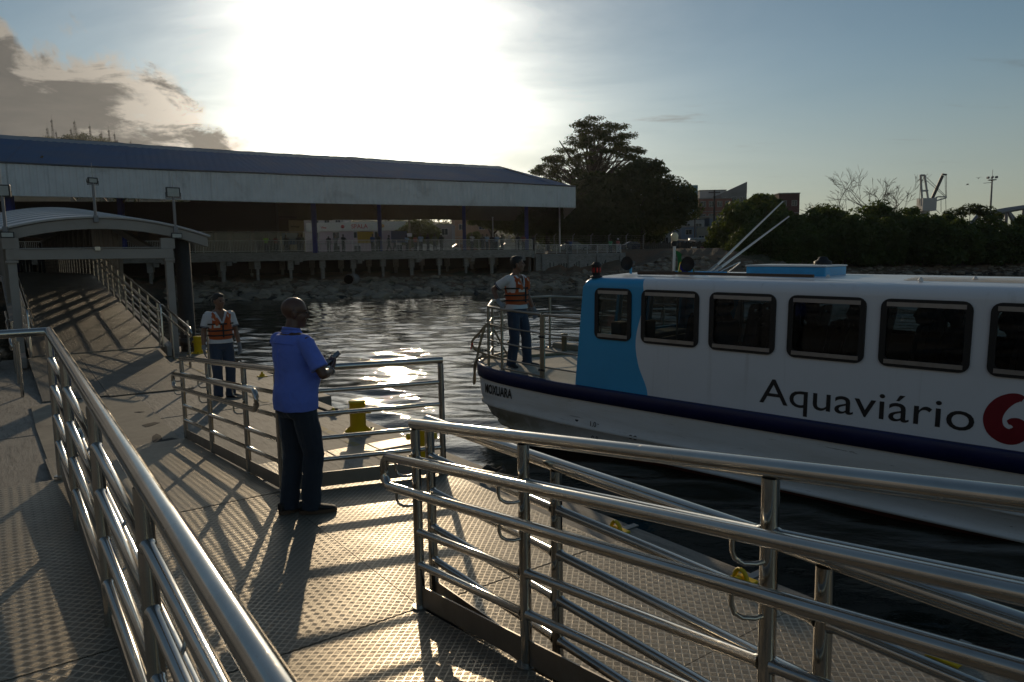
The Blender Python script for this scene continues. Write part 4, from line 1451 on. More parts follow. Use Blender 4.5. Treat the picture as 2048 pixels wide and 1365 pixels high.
for x, y in ((3.15, 0.75), (4.6, 0.95), (4.2, 0.4), (5.3, 0.9)):
    MB().lathe([(0.02, 0), (0.028, 0.02), (0.01, 0.05), (0, 0.052)], 8, (x, y, 1.70)).build('roof_fitting', WHITE, boat)
# loose on the roof: a long boat hook and two leaning poles
def boat_thing(mb, name, label, cat, mt, group=None):
    o = mb.build(name, mt)
    o.matrix_world = BOATM
    return tag(o, label, cat, group)


boat_thing(MB().tube([(0.75, 0.42, RZ + 0.040), (1.3, 0.42, RZ + 0.045), (1.32, 0.42, RZ + 0.042), (3.1, 0.42, RZ + 0.04)], [0.027, 0.027, 0.019, 0.019], 8), 'boat_hook', 'long dark wooden boat hook lying along the boat roof', 'boat hook', mat('dark_wood', (0.09, 0.055, 0.035), 0.6))
for a, b_, lab in (((1.42, 1.15, RZ + 0.02), (2.05, 2.1, 2.72), 'longer thin white antenna leaning back over the boat roof'), ((1.55, 1.0, RZ + 0.02), (2.20, 1.95, 2.50), 'thicker white antenna leaning back over the boat roof')):
    A, B = Vector(a), Vector(b_)
    o = thing('whip_antenna', lab, 'antenna', BOATM @ A, 0, 'antennas on the boat roof')
    o.rotation_euler = boat.rotation_euler
    MB().tube([(0, 0, 0), (B - A)], [0.020, 0.010], 8).build('rod', WHITE, o)
    MB().tube([(-0.02, -0.02, 0), (B - A) * 0.12], 0.024, 8).build('clamp', STEEL_DULL, o)
    MB().bevel_box(-0.06, 0.06, -0.05, 0.05, -0.02, 0.03, 0.01).build('foot', LBLUE, o)
boat_thing(MB().tube([(1.62 + 0.28 * math.sin(t) * 0.9, 1.0 + 0.1 * t, RZ + 0.03 + 0.15 * abs(math.sin(t))) for t in np.linspace(0, 3.1, 24)], 0.007, 6), 'antenna_cable', 'loose white cable arching beside the antenna feet on the boat roof', 'cable', WHITE)
# flag of Brazil hanging slack from the mast
fl = thing('flag', 'slack green flag with yellow diamond and blue disc hanging by the boat mast', 'flag', BOATM @ Vector((1.03, 0.94, RZ)), boat.rotation_euler.z)
GREEN = mat('flag_green', (0.02, 0.16, 0.045), 0.8)
fy = mat('flag_yellow', (0.55, 0.42, 0.02), 0.8)
fb = mat('flag_blue', (0.02, 0.02, 0.16), 0.8)


def flag_p(a, b, off):
    """point of the flag cloth, a along the hoist (0 top), b along the fly"""
    x = 0.30 * b + 0.02 * math.sin(9 * b + 3 * a) + 0.10 * a * b
    z = 0.36 * (1 - a) * 0.9 + 0.02 - 0.30 * b * (1 - 0.5 * a)
    return (x, off + 0.035 * math.sin(11 * b + 2 * a), max(z, 0.012))


def flag_patch(name, inside, off, mt, n=22):
    v = [flag_p(i / n, j / n, off) for i in range(n + 1) for j in range(n + 1)]
    f = [(i * (n + 1) + j, (i + 1) * (n + 1) + j, (i + 1) * (n + 1) + j + 1, i * (n + 1) + j + 1) for i in range(n) for j in range(n) if inside((i + 0.5) / n, (j + 0.5) / n)]
    MB().add(v, f, True).build(name, mt, fl)


flag_patch('cloth', lambda a, b: True, 0.0, GREEN)
flag_patch('diamond', lambda a, b: abs(a - 0.5) / 0.42 + abs(b - 0.5) / 0.43 < 1, -0.004, fy)
flag_patch('disc', lambda a, b: ((a - 0.5) / 0.26) ** 2 + ((b - 0.5) / 0.19) ** 2 < 1, -0.008, fb)
# ropes at the bow
def brope(label, pts, r, mt=ROPE):
    P_ = [Vector(p) for p in pts]
    # smooth the path
    out = []
    for i in range(len(P_) - 1):
        p0, p1, p2, p3 = P_[max(i - 1, 0)], P_[i], P_[i + 1], P_[min(i + 2, len(P_) - 1)]
        for k in range(6):
            t = k / 6
            out.append(0.5 * ((2 * p1) + (-p0 + p2) * t + (2 * p0 - 5 * p1 + 4 * p2 - p3) * t * t + (-p0 + 3 * p1 - 3 * p2 + p3) * t ** 3))
    out.append(P_[-1])
    return boat_thing(MB().tube(out, r, 8), 'bow_rope', label, 'rope', mt, 'ropes on the boat bow')


S0 = sheer(-2.2)
brope('thick pale rope looped over the bow rail, a red tag at its end', [(-2.2, 0.75, S0 + 0.02), (-2.5, 0.78, S0 + 0.01), (-2.72, 0.72, S0 + 0.10), (-2.78, 0.70, S0 + 0.22), (-2.62, 0.74, S0 + 0.40), (-2.44, 0.70, S0 + 0.54), (-2.40, 0.64, S0 + 0.52), (-2.44, 0.60, S0 + 0.35), (-2.50, 0.55, S0 + 0.02), (-2.50, 0.48, S0 - 0.25), (-2.46, 0.42, S0 - 0.43), (-2.36, 0.34, S0 - 0.36), (-2.28, 0.27, S0 - 0.05), (-2.2, 0.34, S0 + 0.05), (-2.05, 0.5, S0 + 0.04), (-1.9, 0.72, S0 + 0.06)], 0.022)
brope('second pale rope slung from the bow rail down to the deck', [(-2.40, 0.70, S0 + 0.54), (-2.32, 0.74, S0 + 0.50), (-2.22, 0.80, S0 + 0.30), (-2.1, 0.78, S0 + 0.16), (-1.98, 0.74, S0 + 0.08)], 0.018)
boat_thing(MB().add([(-2.79, 0.69, S0 + 0.20), (-2.75, 0.69, S0 + 0.21), (-2.77, 0.68, S0 + 0.13), (-2.81, 0.69, S0 + 0.08), (-2.79, 0.702, S0 + 0.20), (-2.75, 0.702, S0 + 0.21), (-2.77, 0.692, S0 + 0.13), (-2.81, 0.702, S0 + 0.08)], [(0, 1, 2, 3), (7, 6, 5, 4), (0, 4, 5, 1), (1, 5, 6, 2), (2, 6, 7, 3), (3, 7, 4, 0)]), 'red_tag', 'small bright red cloth tag tied to the bow rope loop', 'tag', mat('tag_red', (0.75, 0.012, 0.012), 0.7))
pts = [(-0.55 + 0.35 * math.sin(t * 1.7) + 0.1 * math.cos(4 * t), 2.5 + 0.16 * math.cos(t * 1.3), sheer(-0.6) + 0.02 + 0.05 * abs(math.sin(t * 2.1))) for t in np.linspace(0, 12, 70)]
boat_thing(MB().tube(pts, 0.026, 7), 'bow_rope', 'dark heap of rope on the foredeck beside the cabin', 'rope', ROPE_DARK, 'ropes on the boat bow')
brope('pale rope lying straight across the foredeck behind the boat worker', [(-1.9, 1.2, sheer(-1.9) + 0.02), (-1.6, 1.9, sheer(-1.6) + 0.03), (-1.1, 2.3, sheer(-1.1) + 0.02), (-0.6, 2.5, sheer(-0.6) + 0.03)], 0.024)


# ================================================================== far shore: bank, rocks
def lerp_cols(cols, px):
    xs = [c[0] for c in cols]
    return [float(np.interp(px, xs, [c[k] for c in cols])) for k in range(1, len(cols[0]))]


# columns across the view: direction, distance of the water's edge, of the bank top, height of bank top, of the ground behind
SH = [(-1500, 24, 34, 0.5, 1.2), (-400, 37, 48, 0.5, 1.2), (0, 47, 58, 0.5, 1.2), (400, 57, 67, 0.5, 1.2), (640, 56, 71, 0.5, 1.2), (900, 58, 77, 0.5, 1.2),
      (1070, 62, 80, 0.5, 1.4), (1130, 63, 82, 0.4, 3.0), (1250, 67, 84, 0.8, 3.0), (1330, 70, 84, 2.3, 3.0), (1450, 80, 88, 2.0, 3.0), (1700, 86, 92, 0.4, 1.6), (2048, 88, 94, 0.3, 1.6), (2600, 90, 98, 0.3, 1.6), (4200, 60, 66, 0.3, 1.6)]


def dirpt(px, depth, z):
    d = ray(px, 520)
    return Vector((d.x / d.y * depth, depth, z))


def make_bank():
    rngb = np.random.default_rng(9)
    pxs = np.concatenate([np.arange(-1500, -100, 60), np.arange(-100, 2300, 14), np.arange(2300, 4200, 70)])
    rows = []
    for px in pxs:
        e, b, zb, zg = lerp_cols(SH, px)
        r = []
        for k in range(15):
            t = k / 14
            dd = e - 3 + (b - e + 3) * t
            zz = -1.5 + (zb + 1.5) * (t ** 0.75)
            zz += rngb.normal(0, 0.13) * (t > 0.05)
            r.append(dirpt(px, dd, zz))
        back = 12 if px < 1100 else 5
        r.append(dirpt(px, b + back, zg))
        r.append(dirpt(px, b + back + 5, 3.0 if px < 1600 else 1.8))
        r.append(dirpt(px, 190, 3.2))
        r.append(dirpt(px, 1500, 8.0))
        rows.append(r)
    n = len(rows[0])
    V = np.array([[p[:] for p in r] for r in rows]).reshape(-1, 3)
    i = (np.arange(len(rows) - 1)[:, None] * n + np.arange(n - 1)[None, :]).ravel()
    Q = np.stack([i, i + n, i + n + 1, i + 1], -1)
    m, t, b = principled('shore_earth')
    oc = t.n('ShaderNodeTexCoord').outputs['Object']
    s_ = t.n('ShaderNodeSeparateXYZ', {'Vector': oc})
    n1 = t.noise(oc, 0.35, 8.0, 0.7)
    c = t.mix(t.ramp(n1, 0.35, 0.65), (0.21, 0.125, 0.075), (0.14, 0.11, 0.075))
    c = t.mix(t.ramp(t.noise(oc, 0.12, 5.0, 0.6), 0.50, 0.68), c, (0.055, 0.065, 0.03))
    c = t.mix(t.ramp(s_.outputs[2], -0.3, -0.75, 0.0, 1.0), c, (0.035, 0.032, 0.024))
    t.put(b.inputs['Base Color'], c)
    b.inputs['Roughness'].default_value = 0.9
    t.put(b.inputs['Normal'], t.n('ShaderNodeBump', {'Strength': 1.0, 'Distance': 0.25, 'Height': t.noise(oc, 1.6, 6.0, 0.7)}))
    struct(np_mesh('shore', V, Q, m))


make_bank()
ROCK = mat('shore_rock', (0.26, 0.22, 0.165), 0.85, 0, 0.35, 0.8, 0.06, 4.0, (0.075, 0.07, 0.055), 0.7)
ICO_V = np.array([(math.sin(a) * c, math.cos(a) * c, z) for a, c, z in [(0, 0, 1)] + [(k * 1.2566, 0.894, 0.447) for k in range(5)] + [(k * 1.2566 + 0.628, 0.894, -0.447) for k in range(5)] + [(0, 0, -1)]])
ICO_F = np.array([(0, k + 1, (k + 1) % 5 + 1) for k in range(5)] + [(k + 1, k + 6, (k + 1) % 5 + 1) for k in range(5)] + [(k + 6, (k + 1) % 5 + 6, (k + 1) % 5 + 1) for k in range(5)] + [(11, (k + 1) % 5 + 6, k + 6) for k in range(5)])


def rubble():
    g = np.random.default_rng(4)
    V, Fs, o = [], [], 0
    for _ in range(2600):
        px = g.uniform(330, 1420) if g.random() < 0.8 else g.uniform(1420, 2100)
        e, b, zb, zg = lerp_cols(SH, px)
        t = g.uniform(0.12, 0.86)
        d = e - 3 + (b - e + 3) * t
        z = -1.5 + (zb + 1.5) * t ** 0.75
        s = 0.12 + 0.32 * g.random() ** 3
        p = dirpt(px, d, z + s * 0.2)
        v = ICO_V * g.uniform(0.7, 1.3, (12, 1)) * np.array([s * g.uniform(0.8, 1.7), s * g.uniform(0.8, 1.5), s * g.uniform(0.4, 0.8)])
        V.append(v + np.array(p[:]))
        Fs.append(ICO_F + o)
        o += 12
    stuff(np_mesh('rubble', np.concatenate(V), np.concatenate(Fs), ROCK))


rubble()
rng = random.Random(11)
bmesh_list = []
for k in range(5):
    g = np.random.default_rng(30 + k)
    v = ICO_V * g.uniform(0.72, 1.25, (12, 1))
    me = bpy.data.meshes.new('boulder')
    me.from_pydata(v.tolist(), [], ICO_F.tolist())
    me.materials.append(ROCK)
    bmesh_list.append(me)
for k in range(70):
    px = rng.uniform(350, 1150)
    e, b, zb, zg = lerp_cols(SH, px)
    t = rng.uniform(0.16, 0.5)
    d = e - 3 + (b - e + 3) * t
    z = -1.5 + (zb + 1.5) * t ** 0.75
    o = bpy.data.objects.new('boulder', bmesh_list[k % 5])
    COL.objects.link(o)
    s = rng.uniform(0.35, 0.95)
    o.location = dirpt(px, d, z + 0.05)
    o.scale = (s * rng.uniform(0.9, 1.7), s * rng.uniform(0.8, 1.3), s * rng.uniform(0.45, 0.8))
    o.rotation_euler = (rng.uniform(-0.3, 0.3), rng.uniform(-0.3, 0.3), rng.uniform(0, 6.3))
    tag(o, 'dark boulder in the rubble along the waterline below the wharf', 'rock', 'boulders along the shore')
pp = thing('drain_pipe', 'open concrete drain pipe sticking out of the rubble below the wharf', 'pipe', at(702, 559, 64))
MB().lathe([(0.42, -1.5), (0.48, -1.5), (0.48, 0.6), (0.42, 0.6), (0.42, -1.5)], 20, (0, 0, 0), 'y').build('pipe', CONC_FAR, pp).rotation_euler = (0, 0, math.pi)
MB().lathe([(0.41, -1.0), (0.0, -1.0)], 16, (0, 0, 0), 'y').build('pipe_dark', holes, pp)

# ================================================================== wharf
WLa, WLb = Vector((-29.3, 65.0)), Vector((2.55, 80.0))
WE = (WLb - WLa).normalized()                   # along the wharf, to the right
WN = Vector((-WE.y, WE.x))                      # inland
WANG = math.atan2(WE.y, WE.x)
WL = (WLb - WLa).length
WZ = 3.05
wharf = thing('wharf', 'long concrete wharf on slim piles across the water, with stained edge beam', 'wharf', (WLa.x, WLa.y, 0), WANG)
A0 = -26.0
MB().box(A0, WL, 0.35, 26, WZ - 0.30, WZ).build('deck_slab', CONC_FAR, wharf)
a = A0
while a < WL - 0.1:
    e = min(a + 6.0, WL)
    MB().bevel_box(a + 0.01, e - 0.01, -0.05, 0.34, WZ - 0.82, WZ + 0.02, 0.02).build('edge_beam', CONC_FAR, wharf)
    MB().bevel_box(e - 0.22, e + 0.12, -0.13, -0.052, WZ - 0.95, WZ - 0.20, 0.02).build('joint_corbel', CONC_FAR, wharf)
    a = e
k = 0
for a in np.arange(A0 + 1.5, WL, 3.05):
    for b_, hh in ((0.7, 0), (6.5, 0)):
        c_ = -0.25 if k % 2 else 0.0
        MB().bevel_box(a - 0.26, a + 0.26, b_ - 0.26, b_ + 0.26, WZ - 1.55 + c_ * 0.6, WZ - 0.30, 0.02).build('pile_cap', CONC_FAR, wharf)
        MB().lathe([(0.15 + 0.05 * (k % 3 == 0), -0.6), (0.15 + 0.05 * (k % 3 == 0), WZ - 1.5 + c_ * 0.6)], 10, (a, b_, 0)).build('pile', CONC_FAR, wharf)
    if k % 2:
        MB().bevel_box(a + 0.3, a + 0.75, -0.1, 0.5, WZ - 1.2, WZ - 0.85, 0.02).build('bracket', CONC_FAR, wharf)
    k += 1
MB().box(WL - 0.3, WL, 0.6, 9.0, -0.2, WZ - 0.3).build('sun_stop_wall', mat('dark_wall', (0.07, 0.065, 0.06), 0.9), wharf)  # added wall, stops the low sun reaching the bank under the wharf
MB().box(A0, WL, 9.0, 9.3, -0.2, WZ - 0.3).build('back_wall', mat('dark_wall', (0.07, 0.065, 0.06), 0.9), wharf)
MB().box(WL - 0.3, WL + 26, 26.0, 60, WZ - 0.5, WZ - 0.02).build('apron', CONC_FAR, wharf)

rl = thing('wharf_railing', 'white painted baluster railing along the wharf edge', 'railing', (WLa.x, WLa.y, WZ + 0.02), WANG)
a = A0
RL = []
while a < WL - 0.2:
    e = min(a + 2.28, WL - 0.05)
    MB().box(a - 0.03, a + 0.03, 0.12, 0.18, 0, 1.08).build('post', WHITE_RAIL, rl)
    m = MB()
    m.box(a + 0.03, e - 0.03, 0.13, 0.17, 0.10, 0.14)
    n = int((e - a) / 0.13)
    for i in range(1, n):
        x = a + (e - a) * i / n
        m.box(x - 0.012, x + 0.012, 0.138, 0.162, 0.14, 1.04)
    stuff(m.build('baluster_panel', WHITE_RAIL, rl))
    MB().box(a, e, 0.115, 0.185, 1.08, 1.13).build('top_rail', WHITE_RAIL, rl)
    a = e
MB().box(WL - 0.08, WL - 0.02, 0.12, 0.18, 0, 1.08).build('post', WHITE_RAIL, rl)

# quay wall and lower railing right of the wharf
qa, qb = dirpt(1072, 81.5, 0), dirpt(1243, 86, 0)
QE = Vector((qb.x - qa.x, qb.y - qa.y)); QL = QE.length; QANG = math.atan2(QE.y, QE.x)
qw = thing('quay_wall', 'pale streaked concrete quay wall beyond the boat, right end of the wharf', 'wall', (qa.x, qa.y, 0), QANG)
MB().box(0, QL + 0.4, 0, 0.6, -0.2, 2.15).build('wall', CONC_FAR, qw)
MB().bevel_box(-0.1, QL + 0.5, -0.12, 0.7, 2.15, 2.55, 0.02).build('cap_beam', CONC_FAR, qw)
MB().box(0, QL + 0.4, 0.5, 24, 2.35, 2.56).build('quay_top', CONC_FAR, qw)
for x in (1.0, 4.4, 8.2, QL):
    MB().bevel_box(x - 0.35, x + 0.35, -0.25, -0.002, -0.2, 2.5, 0.03).build('buttress', CONC_FAR, qw)
STAIN = mat('dark_stain', (0.055, 0.05, 0.045), 0.9)
for i in range(22):
    x = rng.uniform(1.5, QL - 0.5)
    MB().box(x, x + rng.uniform(0.06, 0.22), -0.004, -0.001, rng.uniform(0.4, 0.8), rng.uniform(1.3, 1.75)).build('rust_stain', STAIN, qw)
rl2 = thing('quay_railing', 'lower white railing on the quay wall, right of the taller wharf railing', 'railing', (qa.x, qa.y, 2.56), QANG)
a = 0.0
while a < QL - 0.1:
    e = min(a + 1.35, QL)
    MB().box(a - 0.025, a + 0.025, 0.1, 0.15, 0, 1.02).build('post', WHITE_RAIL, rl2)
    m = MB()
    for i in range(1, 10):
        x = a + (e - a) * i / 10
        m.box(x - 0.010, x + 0.010, 0.115, 0.135, 0.14, 0.99)
    m.box(a, e, 0.11, 0.14, 0.12, 0.15)
    stuff(m.build('baluster_panel', WHITE_RAIL, rl2))
    MB().box(a, e, 0.095, 0.155, 1.0, 1.05).build('top_rail', WHITE_RAIL, rl2)
    a = e
MB().box(QL - 0.025, QL + 0.025, 0.1, 0.15, 0, 1.02).build('post', WHITE_RAIL, rl2)
wf = thing('wire_fence', 'tall wire fence with concrete posts behind the quay railing', 'fence', (qa.x + 0.5, qa.y + 6, 2.9), QANG)
for x in np.arange(-3, 16, 2.6):
    MB().tube([(x, 0, 0), (x, 0, 1.9), (x + 0.25, -0.1, 2.15)], 0.05, 6).build('post', CONC_FAR, wf)
for z in np.arange(0.3, 1.9, 0.26):
    MB().tube([(-3, 0, z), (15.2, 0, z)], 0.010, 5).build('wire', STEEL_DULL, wf)

# ================================================================== terminal canopy
CAN = [(-420, 42, 7.2, 9.5, 12.7), (-200, 46, 7.15, 9.45, 12.7), (0, 51, 7.14, 9.42, 12.65), (250, 54, 7.1, 9.25, 12.42), (500, 58, 7.0, 9.25, 12.25), (800, 65, 7.1, 9.36, 12.35), (1024, 73, 7.38, 9.64, 12.5), (1152, 80, 7.6, 9.87, 12.9)]
CB = Matrix.Rotation(0, 3, 'Z')
canopy = thing('terminal_canopy', 'long curved canopy roof with white ribbed fascia and blue roof sheets over the wharf', 'canopy', dirpt(600, 62, 0))
C0 = canopy.location.copy()
FASC = mat('fascia_sheet', (0.66, 0.68, 0.69), 0.45, 0.0, 0.07, 0.8, 0, 40, (0.25, 0.24, 0.23), 0.4)
BLUER = mat('blue_roof_sheet', (0.026, 0.085, 0.185), 0.65, 0.0, 0.16, 0.35, spec=0.25)
GREYR = mat('ridge_cap_sheet', (0.27, 0.28, 0.29), 0.5, 0.3, 0.15, 0.6)
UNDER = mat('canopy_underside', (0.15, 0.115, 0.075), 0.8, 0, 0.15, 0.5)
BLUECOL = mat('blue_column_paint', (0.025, 0.04, 0.24), 0.5)


def can_pt(px, off):
    """plan position of the canopy's front line, moved inland by off"""
    d = lerp_cols(CAN, px)[0]
    d2 = lerp_cols(CAN, px + 4)[0]
    p, q = dirpt(px, d, 0), dirpt(px + 4, d2, 0)
    e = (q - p); e.normalize()
    n = Vector((-e.y, e.x, 0))
    return p + n * off


def can_line(px0, px1, step=0.22):
    """evenly spaced directions along the front line"""
    pts, acc = [], 0
    xs = np.linspace(px0, px1, 900)
    P_ = [can_pt(x, 0) for x in xs]
    out = [px0]
    for i in range(1, len(xs)):
        acc += (P_[i] - P_[i - 1]).length
        if acc >= step:
            out.append(xs[i]); acc = 0
    if out[-1] < px1 - 0.3:
        out.append(px1)
    return out


def ribbed(name, px0, px1, off0, z0, off1, z1, mt, amp=0.035, step=0.13):
    """ribbed sheet between two lines of the canopy"""
    ln = can_line(px0, px1, step)
    vs, fs = [], []
    for i, px in enumerate(ln):
        a = amp if (i % 4) in (1, 2) else 0.0
        c = lerp_cols(CAN, px)
        za, zb = z0(c), z1(c)
        pa, pb = can_pt(px, off0 - a), can_pt(px, off1 - a)
        vs += [(pa.x - C0.x, pa.y - C0.y, za), (pb.x - C0.x, pb.y - C0.y, zb + (a if abs(off1 - off0) > 1 else 0))]
        if abs(off1 - off0) > 1:
            vs[-2] = (pa.x - C0.x, pa.y - C0.y, za + a)
    for i in range(len(ln) - 1):
        fs.append((2 * i, 2 * i + 2, 2 * i + 3, 2 * i + 1))
    return MB().add(vs, fs).build(name, mt, canopy)


edges = [-420, -330, -240, -150, -60, 30, 110, 190, 270, 350, 430, 505, 580, 655, 730, 800, 865, 925, 980, 1030, 1075, 1115, 1152]
for i in range(len(edges) - 1):
    p0, p1 = edges[i], edges[i + 1]
    ribbed('fascia_panel', p0, p1 + 0.2, 0.0, lambda c: c[1], 0.0, lambda c: c[2], FASC, 0.06, 0.11)
    q1 = min(p1, 1114)
    if p0 < 1113:
        ribbed('roof_sheet', p0, q1 + 0.2, -0.15, lambda c: c[2] + 0.03, 8.2, lambda c: c[3] - 0.35, BLUER, 0.012)
        ribbed('ridge_cap', p0, q1 + 0.2, 8.0, lambda c: c[3] - 0.42, 8.9, lambda c: c[3], GREYR, 0.01, 0.5)
        ribbed('rear_roof_sheet', p0, q1 + 0.2, 8.9, lambda c: c[3], 21.0, lambda c: c[2] + 0.0, BLUER, 0.03, 0.5)
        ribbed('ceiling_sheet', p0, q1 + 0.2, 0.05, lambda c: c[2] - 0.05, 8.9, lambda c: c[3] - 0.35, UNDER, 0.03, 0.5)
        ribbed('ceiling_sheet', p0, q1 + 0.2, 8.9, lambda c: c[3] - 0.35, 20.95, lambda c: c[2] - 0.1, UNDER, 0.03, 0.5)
    if p0 >= 505:
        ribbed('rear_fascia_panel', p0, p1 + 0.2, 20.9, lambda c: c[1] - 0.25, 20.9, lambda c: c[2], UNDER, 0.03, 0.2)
# drip edge along top of the fascia, hip end
ln = can_line(-420, 1152, 1.5)
MB().tube([can_pt(p, -0.06) - Vector((C0.x, C0.y, 0)) + Vector((0, 0, lerp_cols(CAN, p)[2] + 0.02)) for p in ln], 0.075, 6).build('gutter', mat('gutter', (0.10, 0.11, 0.13), 0.5), canopy)
MB().tube([can_pt(p, 0.0) - Vector((C0.x, C0.y, 0)) + Vector((0, 0, lerp_cols(CAN, p)[1])) for p in ln], 0.05, 6).build('lower_edge', FASC, canopy)
e0 = [can_pt(1152, o_) - Vector((C0.x, C0.y, 0)) for o_ in (0.0, 8.9, 21.0)]
r0 = can_pt(1114, 8.9) - Vector((C0.x, C0.y, 0))
f0, f1 = can_pt(1114, -0.15) - Vector((C0.x, C0.y, 0)), can_pt(1114, 21.0) - Vector((C0.x, C0.y, 0))
zt = 9.87
MB().add([(e0[0].x, e0[0].y, zt), (f0.x, f0.y, 9.84), (r0.x, r0.y, 12.8), (e0[2].x, e0[2].y, zt), (f1.x, f1.y, 9.84)], [(1, 0, 2), (0, 3, 2), (3, 4, 2)]).build('hip_sheet', BLUER, canopy)
MB().add([(e0[0].x, e0[0].y, 7.6), (e0[2].x, e0[2].y, 7.3), (e0[2].x, e0[2].y, zt), (e0[0].x, e0[0].y, zt)], [(0, 1, 2, 3)]).build('end_fascia', FASC, canopy)
for px, off, wd in ((-150, 8, 0.42), (31, 1.6, 0.42), (250, 8, 0.42), (632, 8.5, 0.42), (762, 15, 0.40), (930, 15, 0.40), (1054, 8.0, 0.42)):
    p = can_pt(px, 0)
    # keep the column in the direction px while moving it inland
    d0 = lerp_cols(CAN, px)[0]
    q = dirpt(px, d0 + off, 0) - Vector((C0.x, C0.y, 0))
    MB().bevel_box(q.x - wd / 2, q.x + wd / 2, q.y - wd / 2, q.y + wd / 2, WZ - 0.1 if px > 100 else 1.4, 8.6, 0.03).build('column', BLUECOL, canopy)
    for sx in (-1, 1):
        MB().tube([(q.x, q.y, 7.2), (q.x + sx * 2.2, q.y + 0.8, 10.2)], 0.08, 6).build('brace', mat('brown_steel', (0.10, 0.08, 0.055), 0.6), canopy)
BRST = MATS['brown_steel']
for px in np.arange(-380, 1120, 75):
    a, b_, c_ = (can_pt(px, o_) - Vector((C0.x, C0.y, 0)) for o_ in (0.3, 8.9, 20.6))
    c = lerp_cols(CAN, px)
    MB().tube([(a.x, a.y, c[2] - 0.9), (b_.x, b_.y, c[2] + 0.2), (c_.x, c_.y, c[2] - 0.9)], 0.07, 6).build('truss_chord', BRST, canopy)
    MB().tube([(a.x, a.y, c[2] - 0.2), (b_.x, b_.y, c[3] - 0.5), (c_.x, c_.y, c[2] - 0.2)], 0.07, 6).build('truss_chord', BRST, canopy)
    m = MB()
    for i in range(10):
        t0_, t1_ = i / 10, (i + 0.5) / 10
        p0 = a.lerp(c_, t0_); p1 = a.lerp(c_, t1_); p2 = a.lerp(c_, (i + 1) / 10)
        hz = lambda t: c[2] - 0.9 + 1.1 * (1 - abs(2 * t - 1))
        uz = lambda t: c[2] - 0.2 + (c[3] - 0.3 - c[2]) * (1 - abs(2 * t - 1))
        m.tube([(p0.x, p0.y, hz(t0_)), (p1.x, p1.y, uz(t1_)), (p2.x, p2.y, hz((i + 1) / 10))], 0.035, 5)
    m.build('truss_web', BRST, canopy)


# ------------------------------------------------------------------ houses
def win_part(root, x, z, w_, h, depth_y, frame_m, pane_m, arched=False):
    """window on the front face (y = 0, looking to -y)"""
    fr = MB()
    t = 0.07
    fr.box(x - w_ / 2 - t, x + w_ / 2 + t, -0.05, 0.02, z - t, z)
    fr.box(x - w_ / 2 - t, x + w_ / 2 + t, -0.05, 0.02, z + h, z + h + t)
    fr.box(x - w_ / 2 - t, x - w_ / 2, -0.05, 0.02, z, z + h)
    fr.box(x + w_ / 2, x + w_ / 2 + t, -0.05, 0.02, z, z + h)
    fr.box(x - 0.025, x + 0.025, -0.045, 0.0, z, z + h)
    if arched:
        n = 8
        pts = [(x + (w_ / 2 + t) * math.cos(math.pi * i / n), z + h + t + 0.35 * w_ * math.sin(math.pi * i / n)) for i in range(n + 1)]
        fr.add([(a, -0.05, b) for a, b in pts] + [(a, 0.02, b) for a, b in pts], [tuple(range(n, -1, -1))] + [(i, i + 1, n + 2 + i, n + 1 + i) for i in range(n)])
    f = fr.build('window', frame_m, root)
    MB().box(x - w_ / 2, x + w_ / 2, -0.02, -0.008, z, z + h).build('pane', pane_m, f)


WPANE = mat('dark_window_pane', (0.025, 0.03, 0.035), 0.15)
WFR = mat('window_frame_paint', (0.45, 0.44, 0.42), 0.6)
ROOFT = mat('fibre_roof_sheet', (0.16, 0.14, 0.13), 0.85, 0, 0.2, 0.6)


